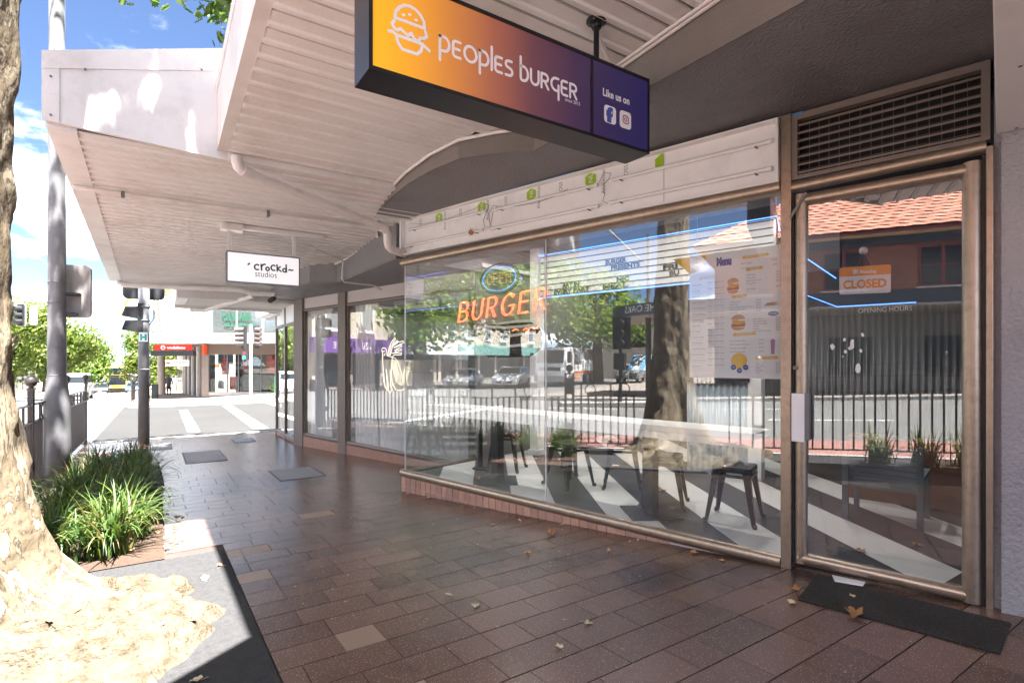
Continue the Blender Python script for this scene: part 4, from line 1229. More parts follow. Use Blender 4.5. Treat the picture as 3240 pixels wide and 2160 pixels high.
for i in range(N_ + 1):
    s_ = -1.05 + 1.9 * i / N_
    n_ = -4.0 + .012 * math.sin(2 * math.pi * s_ / .07)
    vs += [(s_, n_, .03), (s_, n_, 2.0), (s_, n_ - .03, .03), (s_, n_ - .03, 2.0)]
for i in range(N_):
    a = 4 * i
    fs += [(a, a + 4, a + 5, a + 1), (a + 2, a + 3, a + 7, a + 6), (a + 1, a + 5, a + 7, a + 3)]
c3.add(vs, fs, True).build('corrugated_screen', pm('corrugated_dark', (.075, .075, .077), .4, metal=.3, var=.05), label='tall grey corrugated screen at the back behind the door', cat='screen')
fbox('counter_block', pm('brown_board', (.16, .075, .05), .6), -.95, .05, -2.5, -2.2, FZ, .62, parent=None, label='low brown counter block behind the slatted chair', cat='counter')
# slatted chair behind the door
ch = thing('slatted_chair', F((-.35, -1.5, FZ)), 'dark grey slatted chair standing behind the glass door', 'chair')
gm2 = pm('chair_grey', (.16, .19, .215), .45, var=.08)
for s_ in (-.10, -.60):
    MB(F).hexa([(s_ - .022, -1.42, FZ), (s_ + .022, -1.42, FZ), (s_ + .022, -1.38, FZ), (s_ - .022, -1.38, FZ)], [(s_ - .022, -1.40, .67), (s_ + .022, -1.40, .67), (s_ + .022, -1.36, .67), (s_ - .022, -1.36, .67)]).build('leg', gm2, ch)
    fbox('leg', gm2, s_ - .02, s_ + .02, -1.88, -1.84, FZ, .42, parent=ch)
    fbox('arm', gm2, s_ - .025, s_ + .025, -1.88, -1.42, .42, .44, parent=ch)
for i in range(7):
    z = .335 + .046 * i
    mb = MB(F)
    pts = [(-.12 - .46 * q / 6, -1.395 - .04 * math.sin(math.pi * q / 6)) for q in range(7)]
    poly = pts + [(a, b - .018) for a, b in reversed(pts)]
    mb.prism(poly, z, z + .036).build('back_slat', gm2, ch)
for i in range(5):
    fbox('seat_slat', gm2, -.59, -.11, -1.86 + .095 * i, -1.79 + .095 * i, .30, .318, parent=ch)
# letterboard lightbox with blue strip lights
lbo = thing('letterboard', F((2.2, -2.0, 2.2)), 'white letterboard menu with black rails hung from the ceiling', 'sign')
LS0, LS1 = .64, 3.72
fbox('board', pm('opal_panel', (.42, .41, .41), .5, var=.02, emit=(1, .97, .95), es=.03), LS0, LS1, -2.12, -2.0, 2.215, 2.78, parent=lbo)
for i in range(8):
    fbox('rail', M['blackmatt'], LS0, LS1, -1.998, -1.985, 2.225 + .0765 * i, 2.234 + .0765 * i, parent=lbo)
def board_text(txt, s0, s1, z):
    mb = MB(); put_text(mb, txt, F((s0, -1.984, z)), -FD, UP, .075, fit=s0 - s1, bold=.004); mb.build('lettering', M['blackmatt'], lbo)
board_text('EVERY PART', 3.44, 2.86, 2.240); board_text('ART IN', 3.30, 3.02, 2.316); board_text('MEAL', 2.66, 2.30, 2.240)
board_text('NIC', 2.46, 2.28, 2.316); board_text('BURGER', 2.62, 2.32, 2.546); board_text('PRESENTS', 2.54, 2.14, 2.470)
board_text('FRI', 1.84, 1.66, 2.392); board_text('BU', 1.76, 1.64, 2.316)
led = emi('led_blue', (.10, .22, 1.0), 14.0)
ledt = emi('led_core', (.06, .20, 1.0), .7)
def ledstrip(path, label):
    MB().tube([F(p) for p in path], .0045, 6).build('led_strip', ledt, label=label, cat='light strip', group='blue light strips inside the shop')
ledstrip([(3.72, -1.97, 2.205), (.6, -1.97, 2.205)], 'blue light strip along the bottom edge of the letterboard')
ledstrip([(3.72, -1.97, 2.79), (.6, -1.97, 2.79), (.3, -1.0, 2.42)], 'blue light strip along the top of the letterboard bending towards the door')
ledstrip([(.25, -1.0, 2.30), (-.11, -1.0, 1.985)], 'short blue light strip slanting behind the closed sign')
ledstrip([(.48, -2.6, 2.04), (.20, -2.6, 1.90), (-.46, -2.6, 1.90)], 'blue light strip with a bend under the opening hours lettering')
fbox('hanging_panel', darkw, .06, .62, -2.1, -2.0, 2.2, 2.93, parent=room)
# menu poster inside the window
mp_ = thing('menu_poster', F((.33, -.03, 1.22)), 'white printed menu poster with yellow headings hung inside the window', 'poster')
MX0, MZ0, MW, MH = .645, 1.222, .640, .893
fbox('sheet', pm('poster_paper', (.84, .85, .88), .45, var=.015), MX0 - MW, MX0, -.032, -.030, MZ0, MZ0 + MH, parent=mp_)
def mq(x, z, l=0): return F((MX0 - x * MW, -.0295 + l * .0004, MZ0 + z * MH))
yel = pm('menu_yellow', (.80, .50, .06), .5, var=.05); blu = M['inkblue']
def mtext(mb, txt, x, z, size, fit=None, bold=0): put_text(mb, txt, mq(x, z, 2), -FD, UP, size, fit=fit * MW if fit else None, bold=bold)
hd = MB()
for x0, x1, z in ((.60, .86, .923), (.64, .80, .828), (.49, .635, .625), (.50, .73, .328), (.12, .285, .795), (.73, .95, .145)):
    hd.extr([(0, 0), ((x1 - x0) * MW, .004), ((x1 - x0) * MW + .006, .014), ((x1 - x0) * MW - .002, .024), (.004, .021), (-.006, .012)], mq(x0, z), -FD, UP, FN, .0003)
hd.extr(arc(.52 * MW * 0 + 0, 0, .13, .13, 180, 360, 16)[0:1] + arc(0, 0, .125, .125, 270, 360, 14) + [(0, 0)], mq(.0, .995), -FD, UP, FN, .0003)
hd.extr(arc(0, 0, .055, .055, 0, 359, 24), mq(.56, .135), -FD, UP, FN, .0003)
hd.build('yellow_blocks', yel, mp_)
bb = MB()
for x, z in ((.50, .085), (.565, .06), (.63, .085)): bb.extr(arc(0, 0, .019, .019, 0, 345, 16), mq(x, z, 1), -FD, UP, FN, .0003)
bb.extr(arc(0, 0, .034, .015, 0, 345, 18), mq(.91, .49, 1), -FD, UP, FN, .0003)
mtext(bb, 'Menu', .315, .897, .075, fit=.165, bold=.006)
bb.build('blue_print', blu, mp_)
wt = MB()
for txt, x, z, fit in (('CHICKEN WINGS', .625, .930, .21), ('SIDES', .68, .834, .08), ('SAUCES', .515, .631, .09), ('CHICKEN SHAKES', .53, .334, .17), ('BURGERS', .15, .801, .10), ('SOFT DRINKS', .755, .151, .17), ('EXTRAS', .875, .483, .075)):
    mtext(wt, txt, x, z, .02, fit=fit)
for txt, x, z in (('Burger', .482, .085), ('Meal', .552, .06), ('Combo', .612, .085)): mtext(wt, txt, x, z, .008, fit=.035)
mtext(wt, 'PEOPLES', .06, .92, .014, fit=.09); mtext(wt, 'BURGER', .065, .90, .014, fit=.08)
wt.build('white_print', M['white'], mp_)
tx = MB(); tp = MB()
items = ['Skinny Bill', 'Mr Deluxe', 'Baby Bill', "Bridge's Cheeseburger", 'Double Cheeseburger', 'Oh Yung Halloumi', 'Schnitzelmania', 'Billy Bird', 'Mr Truffle', 'Double Truffle', 'Beef Halloumi', 'Double Beef Halloumi', 'Bench Pack (GF)', "Chef's Favourite", 'Flexitarian']
for i, nme in enumerate(items):
    z = .752 - .0475 * i
    mtext(tx, nme, .035, z, .0125, fit=min(.155, .0095 * len(nme)))
    mtext(tx, 'Burger', .215, z + .012, .012, fit=.055); mtext(tx, 'w/Chips', .285, z + .012, .012, fit=.055); mtext(tx, 'Combo', .35, z + .012, .012, fit=.05)
    for q in range(2): mtext(tp, 'with lettuce tomato onion and sauce', .035, z - .013 - .011 * q, .006, fit=.15 - .03 * q)
    for q in range(3): mtext(tp, '$1%d.90' % (2 + q * 2), .225 + .065 * q, z - .008, .008, fit=.035)
for (lst, x, z, st, px) in ((['Buffalo Wings', 'Sticky Hickory Wings'], .58, .885, .037, .90), (['Small Chips', 'Large Chips', 'Sweet Potato Fries', 'Loaded Fries', '', 'Onion Rings'], .64, .792, .0215, .94),
                            (['Truffle Aioli', 'Maple Aioli', 'Peoples Burger Signature Sauce', 'Chilli Truffle Aioli', 'Smokey BBQ'], .46, .592, .0205, .74), (['Maple Bacon', 'Extra Beef Patty', 'Grilled Pineapple', 'Lettuce', 'Jalapeno', 'Homemade Chilli Paste'], .71, .452, .0185, .935),
                            (['Oreo Chocolate Shake', 'Ferrero Rocher Milkshakes', 'Strawberry Oats Shake', 'Salted Caramel Shake'], .46, .288, .029, .77), (['Coke', 'Coke zero', 'Fanta', 'Lemonade', 'Water'], .735, .112, .0175, .935)):
    for i, nme in enumerate(lst):
        if not nme: continue
        mtext(tx, nme, x, z - st * i, .0115, fit=min(.27, .0083 * len(nme)))
        mtext(tx, '$%d.90' % (3 + i), px, z - st * i + .004, .0115, fit=.045)
tx.build('grey_print', pm('menu_ink', (.10, .12, .22), .6), mp_)
tp.build('pale_print', pm('menu_pale_ink', (.40, .42, .5), .6), mp_)
bun = pm('print_bun', (.62, .36, .18), .6, var=.2, vs=40); patty = pm('print_filling', (.45, .17, .10), .6, var=.3, vs=60); chz = pm('print_cheese', (.75, .42, .08), .6); pur = pm('print_purple', (.45, .25, .48), .6)
b1, b2, b3, b4 = MB(), MB(), MB(), MB()
for x, z, w_ in ((.495, .73, .085), (.55, .44, .10)):
    b1.extr(arc(0, .012, w_ * MW / 1.35, .034, 0, 180, 14), mq(x, z + .005, 1), -FD, UP, FN, .0003)
    b1.extr(arc(0, -.038, w_ * MW / 1.45, .022, 180, 360, 12), mq(x, z, 1), -FD, UP, FN, .0003)
    b2.extr([(-w_ * MW / 1.4, -.036), (w_ * MW / 1.4, -.034), (w_ * MW / 1.3, -.012), (-w_ * MW / 1.35, -.016)], mq(x, z, 1), -FD, UP, FN, .0003)
    b3.extr([(-w_ * MW / 1.5, -.012), (0, -.022), (w_ * MW / 1.3, -.010), (w_ * MW / 1.4, .006), (-w_ * MW / 1.5, .004)], mq(x, z, 2), -FD, UP, FN, .0003)
    b4.extr([(-w_ * MW / 1.5, .006), (.005, .005), (.002, .013), (-w_ * MW / 1.7, .014)], mq(x, z, 3), -FD, UP, FN, .0003)
for q in range(7): b1.extr([(0, 0), (.05, .006), (.048, .011), (-.002, .006)], mq(.82 + .012 * q, .548 + .008 * (q % 3), 1), -FD, UP, FN, .0003)
b4.extr([(-.014, .05), (.014, .05), (.010, -.03), (-.010, -.03)], mq(.905, .22, 1), -FD, UP, FN, .0003); b4.extr(arc(0, .05, .016, .022, 0, 180, 8), mq(.905, .22, 1), -FD, UP, FN, .0003)
b1.build('print_bun', bun, mp_); b2.build('print_filling', patty, mp_); b3.build('print_cheese', chz, mp_); b4.build('print_purple', pur, mp_)
for q in (.06, .60): MB(F).tube([(MX0 - q, -.031, MZ0 + MH), (MX0 - q, -.031, 2.44)], .0012, 5).build('string', M['conduit'], mp_)
# neon burger lettering
nb = thing('neon_sign', F((2.7, -.15, 1.76)), 'orange neon sign reading burger hanging in the window', 'neon sign')
nred = emi('neon_orange', (1.0, .14, .06), .42)
nback = pm('neon_backing', (.55, .05, .03), .4, emit=(1, .12, .05), es=.15)
GB = dict(G)
GB['B'] = ([[(0, 0), (0, 1), (.35, 1)] + arc(.34, .76, .24, .24, 90, -90, 8) + [(.1, .52)], [(.36, .52)] + arc(.36, .26, .27, .26, 90, -90, 8) + [(0, 0)]], .62)
GB['E'] = ([[(.55, 1), (0, 1), (0, 0), (.55, 0)], [(0, .52), (.48, .52)]], .55)
GB['G'] = ([[(.68, .82)] + arc(.4, .5, .4, .5, 45, 330, 16) + [(.74, .45), (.45, .45)]], .75)
xp = 0
for c in 'BURGER':
    sts, adv = GB[c]
    for q in sts:
        for off in (-.055, .055):
            pts = []
            for a, b in q:
                xx = xp + a + off * .9 + (b - .5) * .18; yy2 = b + off * .35
                pts.append(F((3.31 - xx * .205, -.15, 1.765 + .205 * yy2 + .045 * xx * .205 * 1.1)))
            MB().tube(pts, .0052, 5).build('neon_tube', nred, nb)
    xp += adv + .42
bk_ = MB(F)
pts = [(3.40, 1.70), (3.28, 1.715), (2.10, 1.76), (2.04, 1.80), (2.05, 2.03), (2.12, 2.06), (2.35, 2.04), (3.25, 1.99), (3.36, 1.97)]
gl_ = glass_mat('acrylic_clear', .02, .4, (.99, .9, .88))
bk_.extr(pts, (0, -.175, 0), (1, 0, 0), (0, 0, 1), (0, 1, 0), .004).build('acrylic_back', gl_, nb)
for s_ in (3.3, 2.12): MB(F).tube([(s_, -.15, 2.0), (s_, -.15, 2.45)], .0015, 5).build('hanging_wire', M['steel'], nb)
# led open sign
os_ = thing('led_open_sign', F((2.70, -.13, 2.02)), 'oval led open sign with blue dots above the neon lettering', 'sign')
MB(F).extr(arc(0, 0, .27, .152, 0, 345, 24), (2.70, -.142, 2.172), (1, 0, 0), (0, 0, 1), (0, 1, 0), .006).build('oval_panel', glass_mat('open_panel', .02, .5, (.8, .83, .88)), os_)
rg = MB()
for a in arc(0, 0, .232, .122, 0, 352, 56): rg.ball(F((2.70 + a[0], -.132, 2.172 + a[1])), .0042, 6, 4)
rg.build('dot_ring', emi('led_dot_blue', (.10, .30, 1), .45), os_, kind='stuff')
dg = MB()
G5 = {'O': ['0110', '1001', '1001', '1001', '0110'], 'P': ['1110', '1001', '1110', '1000', '1000'], 'E': ['1111', '1000', '1110', '1000', '1111'], 'N': ['1001', '1101', '1011', '1001', '1001']}
for i, c in enumerate('OPEN'):
    for r_, row in enumerate(G5[c]):
        for q, v in enumerate(row):
            if v == '1': dg.ball(F((2.70 + .165 - i * .088 - q * .020, -.132, 2.225 - r_ * .025)), .0045, 6, 4)
dg.build('dot_lettering', emi('led_dot_amber', (1, .36, .04), .16), os_, kind='stuff')
rim = MB().tube([F((2.70 + a, -.139, 2.172 + b)) for a, b in arc(0, 0, .272, .154, 0, 352, 40)], .005, 6, closed=True).build('rim', M['black'], os_)
for s_ in (2.86, 2.54): MB(F).tube([(s_, -.139, 2.29), (s_, -.139, 2.45)], .0012, 5).build('hanging_wire', M['steel'], os_)
# neon burger wrapped in black plastic and tape
wr = thing('wrapped_neon', F((2.6, -.16, 1.38)), 'neon shape wrapped in black plastic with strips of tape', 'neon sign')
pr = random.Random(11)
vs = []; fs = []; A_, B_ = 40, 16
for j in range(B_ + 1):
    f = j / B_; z = 1.385 + .315 * f
    half = .44 * (1 - abs(2 * f - 1.05) ** 2.6 * .28)
    for i in range(A_):
        an = 2 * math.pi * i / A_
        wob = 1 + .035 * math.sin(7 * an + 9 * f) + pr.uniform(-.018, .018)
        vs.append((2.605 + half * math.cos(an) * wob, -.165 + .045 * math.sin(an) * (1 - (2 * f - 1) ** 4) * (1 + .25 * math.sin(11 * an + 14 * f)) * .8, z + .012 * math.sin(5 * an) + pr.uniform(-.004, .004)))
for j in range(B_):
    for i in range(A_): fs.append((j * A_ + i, j * A_ + (i + 1) % A_, (j + 1) * A_ + (i + 1) % A_, (j + 1) * A_ + i))
fs += [tuple(reversed(range(A_))), tuple(range(B_ * A_, (B_ + 1) * A_))]
MB(F).add(vs, fs, False).build('plastic_wrap', pm('black_plastic', (.02, .02, .024), .22, var=.2, bump=.5, bs=35, bdist=.01), wr)
tape = pm('white_tape', (.8, .8, .8), .4, var=.06, vs=12)
def tapestrip(p, w_):
    mb = MB(F)
    vs = []; m = len(p)
    for a, z in p: vs += [(a, -.098, z), (a, -.098, z + w_), (a, -.102, z), (a, -.102, z + w_)]
    fs = []
    for i in range(m - 1):
        b = 4 * i
        fs += [(b, b + 4, b + 5, b + 1), (b + 2, b + 3, b + 7, b + 6), (b, b + 2, b + 6, b + 4), (b + 1, b + 5, b + 7, b + 3)]
    mb.add(vs, fs).build('tape_strip', tape, wr)
tapestrip([(3.04, 1.665), (2.85, 1.675)], .022); tapestrip([(2.9, 1.66), (2.7, 1.60), (2.5, 1.575), (2.19, 1.60)], .026)
tapestrip([(3.02, 1.545), (2.85, 1.50), (2.65, 1.465), (2.45, 1.475), (2.2, 1.495)], .026); tapestrip([(2.86, 1.68), (2.55, 1.655), (2.18, 1.665)], .026); tapestrip([(2.7, 1.70), (2.45, 1.715), (2.18, 1.71)], .022)
for a, b in ((2.90, 2.84), (2.78, 2.70), (2.64, 2.58)):
    MB(F).hexa([(a, -.104, 1.52), (a + .014, -.104, 1.52), (a + .014, -.101, 1.52), (a, -.101, 1.52)], [(b, -.104, 1.63), (b + .014, -.104, 1.63), (b + .014, -.101, 1.63), (b, -.101, 1.63)]).build('tape_strip', tape, wr)
MB(F).tube([(2.32, -.12, 1.645), (2.25, -.12, 1.66), (2.19, -.12, 1.65), (2.17, -.12, 1.70), (2.19, -.12, 1.78)], .006, 6).build('neon_tube', nred, wr)
MB(F).tube([(2.50, -.115, 1.635), (2.46, -.115, 1.65), (2.42, -.115, 1.64)], .006, 6).build('neon_tube', nred, wr)
MB(F).tube([(2.36, -.115, 1.635), (2.32, -.115, 1.655), (2.28, -.115, 1.635), (2.31, -.115, 1.625)], .006, 6).build('neon_tube', nred, wr)
# slim white posts and a rope stand near the left end
wp = thing('white_column', F((3.75, -2.0, FZ)), 'slim white square column at the left of the room', 'column')
fbox('shaft', M['white'], 3.68, 3.82, -2.07, -1.93, FZ, 2.93, parent=wp)
fbox('base', M['white'], 3.66, 3.84, -2.09, -1.91, FZ, .1, parent=wp)
bo = thing('barrier_post', F((3.6, -.75, FZ)), 'black round barrier post by the left pane', 'post')
MB().tube([F((3.6, -.75, FZ + .02)), F((3.6, -.75, .78))], .028, 12).build('shaft', M['black'], bo)
MB().lathe([(.10, FZ), (.10, FZ + .015), (.03, FZ + .03)], F((3.6, -.75, 0)), 18).build('base', M['black'], bo)
from mathutils import noise as mnoise
# ================================================================== plane tree on the pavement
def bark_mat(name):
    m = bpy.data.materials.new(name); m.use_nodes = True
    t = m.node_tree; b = t.nodes['Principled BSDF']; L = t.links.new
    geo = t.nodes.new('ShaderNodeNewGeometry'); mp = t.nodes.new('ShaderNodeMapping'); mp.inputs['Scale'].default_value = (1, 1, .38)
    L(geo.outputs['Position'], mp.inputs[0])
    n1 = t.nodes.new('ShaderNodeTexNoise'); n1.inputs['Scale'].default_value = 5.0; n1.inputs['Detail'].default_value = 7; n1.inputs['Roughness'].default_value = .58; n1.inputs['Distortion'].default_value = .5
    L(mp.outputs[0], n1.inputs['Vector'])
    cr = t.nodes.new('ShaderNodeValToRGB'); L(n1.outputs['Fac'], cr.inputs[0])
    e = cr.color_ramp.elements
    e[0].position = .0; e[0].color = (.12, .09, .055, 1)
    e[1].position = 1; e[1].color = (.10, .07, .04, 1)
    for p, c in ((.36, (0.107, 0.082, 0.049)), (.405, (0.078, 0.057, 0.033)), (.412, (0.017, 0.012, 0.007)), (.425, (0.121, 0.088, 0.053)), (.475, (0.156, 0.117, 0.072)), (.482, (0.021, 0.014, 0.008)), (.495, (0.213, 0.170, 0.113)), (.545, (0.242, 0.199, 0.135)), (.552, (0.035, 0.025, 0.014)), (.565, (0.135, 0.099, 0.060)), (.62, (0.164, 0.124, 0.078)), (.628, (0.021, 0.014, 0.008)), (.64, (0.234, 0.191, 0.127)), (.72, (0.199, 0.156, 0.099))):
        q = e.new(p); q.color = c + (1,)
    L(cr.outputs[0], b.inputs['Base Color'])
    n2 = t.nodes.new('ShaderNodeTexNoise'); n2.inputs['Scale'].default_value = 45; n2.inputs['Detail'].default_value = 6; L(mp.outputs[0], n2.inputs['Vector'])
    ad = t.nodes.new('ShaderNodeMath'); ad.operation = 'MULTIPLY_ADD'; ad.inputs[1].default_value = .35
    L(n2.outputs['Fac'], ad.inputs[0]); L(n1.outputs['Fac'], ad.inputs[2])
    bp = t.nodes.new('ShaderNodeBump'); bp.inputs['Strength'].default_value = .8; bp.inputs['Distance'].default_value = .02
    L(ad.outputs[0], bp.inputs['Height']); L(bp.outputs[0], b.inputs['Normal'])
    b.inputs['Roughness'].default_value = .85
    return m
BARK = bark_mat('plane_bark')
TX, TY = -.93, 3.58
tree = thing('plane_tree', (TX, TY, zg(TY)), 'big plane tree with flaking bark and spreading roots at the kerb', 'tree')
def flake(x, y, z, s=1.0):
    a = mnoise.noise(Vector((x * 6 * s, y * 6 * s, z * 2.0 * s)))
    b = mnoise.noise(Vector((x * 13 * s + 5, y * 13 * s, z * 5 * s)))
    c = mnoise.noise(Vector((x * 30, y * 30 + 9, z * 12)))
    st = 0
    for th in (-.25, -.05, .12, .3):
        q = (a + .35 * b - th) / .05
        st += max(0, min(1, q)) * .25
    return st * .026 + b * .009 + c * .004
def trunk_r(th, z):
    base = .235 + .02 * math.sin(2 * th + .6) + .012 * math.sin(5 * th)
    fl = math.exp(-max(z, -.2) / .60) * .40 * (1 + .35 * math.sin(3 * th + .4) + .2 * math.sin(5 * th + 2))
    fl += math.exp(-max(z, -.2) / .15) * .16 * (1 + .6 * math.sin(4 * th + 1.2))
    up = max(0, z - 1.5) * -.012
    return base + fl + up
NT, NZ = 170, 230
vs = []; fs = []
z0 = zg(TY) - .1
for j in range(NZ + 1):
    f = j / NZ
    z = -.06 + 5.6 * f ** 1.6
    for i in range(NT):
        th = 2 * math.pi * i / NT
        r_ = trunk_r(th, z)
        lx = .05 * math.sin(z * .8 - .9) + .006 * z * z; ly = .05 * math.sin(z * .7 + 1) - .04
        x_ = TX + lx + r_ * math.cos(th); y_ = TY + ly + r_ * math.sin(th)
        d = flake(x_, y_, z) * (1.25 if z < 1.6 else 1.0)
        vs.append((x_ + d * math.cos(th), y_ + d * math.sin(th), zg(TY) + z))
for j in range(NZ):
    for i in range(NT):
        fs.append((j * NT + i, j * NT + (i + 1) % NT, (j + 1) * NT + (i + 1) % NT, (j + 1) * NT + i))
fs.append(tuple(range(NZ * NT, (NZ + 1) * NT)))
MB().add(vs, fs, True).build('trunk', BARK, tree)
# root plate: lumpy mound with ridges
roots = [((-.55, 3.45), (-.03, 3.55), (.16, 3.42), .17), ((-.55, 3.7), (-.15, 3.95), (.08, 3.92), .13), ((-.6, 3.2), (-.2, 3.05), (.05, 3.1), .15), ((-.75, 3.0), (-.45, 2.72), (-.18, 2.62), .15),
         ((-.9, 3.0), (-.95, 2.6), (-1.0, 2.3), .14), ((-.7, 3.9), (-.45, 4.12), (-.25, 4.08), .11), ((-.5, 3.35), (-.15, 3.3), (.12, 3.2), .14)]
def seg_d(p, a, b):
    ax, ay = a; bx, by = b
    t_ = max(0, min(1, ((p[0] - ax) * (bx - ax) + (p[1] - ay) * (by - ay)) / ((bx - ax) ** 2 + (by - ay) ** 2)))
    return math.hypot(p[0] - ax - t_ * (bx - ax), p[1] - ay - t_ * (by - ay)), t_
def root_h(x, y):
    h = 0
    for a, b, c, r_ in roots:
        d1, t1 = seg_d((x, y), a, b); d2, t2 = seg_d((x, y), b, c)
        for d, tt in ((d1, t1 * .5), (d2, .5 + t2 * .5)):
            hh = (.21 - .125 * tt) * math.exp(-(d / (r_ * .8)) ** 2.4)
            h = max(h, hh)
    base = .085 * max(0, 1 - ((x + .4) ** 2 / .52 + (y - 3.4) ** 2 / .75))
    h = max(h, base)
    n_ = mnoise.noise(Vector((x * 7, y * 7, 2))) * .018 + mnoise.noise(Vector((x * 17, y * 17, 5))) * .010 + flake(x, y, .3, 1.4) * .9
    k_ = max(0, min(1, h / .05)); k_ = k_ * k_ * (3 - 2 * k_)
    return h - .02 * (1 - k_) + n_ * k_
gx, gy = 120, 130
vs = []; fs = []
for j in range(gy + 1):
    for i in range(gx + 1):
        x_ = -1.1 + 1.52 * i / gx; y_ = 2.2 + 2.15 * j / gy
        vs.append((x_, y_, zg(y_) + .004 + root_h(x_, y_)))
for j in range(gy):
    for i in range(gx):
        a = j * (gx + 1) + i
        q = (a, a + 1, a + gx + 2, a + gx + 1)
        if max(vs[k][2] - zg(vs[k][1]) for k in q) > -.012: fs.append(q)
ROOTM = pm('root_bark', (.115, .093, .064), .9, spec=.15, var=.38, vs=13, bump=1.0, bs=38, bdist=.03, dirt=(.035, .024, .015), dirt_amt=.7, dirt_s=7.5)
MB().add(vs, fs, True).build('roots', ROOTM, tree)
# limbs and crown
limb = MB()
pr = random.Random(21)
tips = []
for p in ([(TX + .1, TY, 4.8), (-.6, 4.6, 6.2), (-.2, 6.6, 7.6), (.2, 8.8, 8.8)], [(TX, TY, 4.9), (-1.2, 3.0, 6.6), (-1.8, 1.6, 8.2)], [(TX + .1, TY, 4.9), (-.2, 4.9, 6.8), (.8, 6.0, 8.0)], [(TX, TY, 4.9), (-1.6, 5.2, 6.9), (-2.4, 7.4, 8.4)]):
    limb.tube(p, [.2 - .05 * i for i in range(len(p))], 10)
    tips.append(p[-1])
for p in ([(-.05, 7.4, 6.6), (-.15, 7.6, 6.0), (-.25, 7.5, 5.6)], [(.6, 7.2, 6.3), (.5, 7.25, 5.8), (.55, 7.2, 5.55)], [(.2, 6.5, 6.4), (.35, 7.0, 5.9), (.25, 7.1, 5.6)], [(.8, 7.2, 6.4), (.78, 7.2, 5.6), (.72, 7.1, 5.1), (.69, 7.05, 4.85)]):
    limb.tube(p, [.012, .007, .003, .002][:len(p)], 5)
limb.build('limbs', BARK, tree)
LEAF = leaf_mat('plane_leaf', (.035, .085, .015), (.10, .15, .03), .35)
def leafshape(mb, c, size, n_, u):
    v = n_.cross(u)
    sh = [(0, -.5), (.28, -.42), (.5, -.05), (.3, .0), (.38, .3), (.14, .22), (0, .55), (-.14, .22), (-.38, .3), (-.3, 0), (-.5, -.05), (-.28, -.42)]
    mb.add([c + u * (a * size) + v * (b * size) for a, b in sh], [tuple(range(len(sh)))])
def rdir(r_):
    while True:
        v = Vector((r_.uniform(-1, 1), r_.uniform(-1, 1), r_.uniform(-1, 1)))
        if .1 < v.length < 1: return v.normalized()
crown = MB()
k = 0
for _ in range(60000):
    x_ = pr.uniform(-3.4, 1.9); y_ = pr.uniform(.5, 12.0); z_ = 2.0 + .60 * y_ + .10 * abs(x_) + pr.uniform(0, 1) ** 1.3 * 2.6
    if z_ < 5.2: continue
    ys_ = y_ + .34 * z_
    if 2.2 < ys_ < 5.98 and -1.35 < x_ < .75: continue
    if ys_ < 2.2 and x_ > -.6: continue
    if mnoise.noise(Vector((x_ * .9, y_ * .9, z_ * .9 + 3))) < -.12: continue
    if 5.98 < ys_ < 6.6 and mnoise.noise(Vector((x_ * 4.5, z_ * 4.5, 8))) > .22: continue
    leafshape(crown, Vector((x_, y_, z_)), pr.uniform(.13, .2), rdir(pr), rdir(pr).orthogonal().normalized())
    k += 1
    if k > 9000: break
for (c, n_, sp) in (((-.30, 7.55, 5.66), 46, .22), ((.20, 7.1, 5.74), 20, .14), ((.52, 7.2, 5.66), 75, .26), ((.72, 7.15, 5.50), 50, .18), ((.70, 7.08, 5.08), 16, .09), ((.69, 7.05, 4.86), 8, .05)):
    for _ in range(n_):
        leafshape(crown, Vector(c) + Vector((pr.gauss(0, sp), pr.gauss(0, sp), pr.gauss(0, sp * .6))), pr.uniform(.09, .16), rdir(pr), rdir(pr).orthogonal().normalized())
for _ in range(1500):  # extra unseen leaves added along the sun's path to dapple the awning end panel
    px_, pz_ = pr.uniform(-.75, .5), pr.uniform(2.95, 4.0)
    if mnoise.noise(Vector((px_ * 3.2 + 1.7, pz_ * 2.6, 4.4))) > .16: continue
    q_ = Vector((px_, 4.95, pz_)) + Vector((.004, -.34, 1.0)) * pr.uniform(3.2, 5.5)
    leafshape(crown, q_, pr.uniform(.11, .17), (UP + rdir(pr) * .6).normalized(), (UP + rdir(pr) * .6).orthogonal().normalized())
crown.build('crown', LEAF, tree)

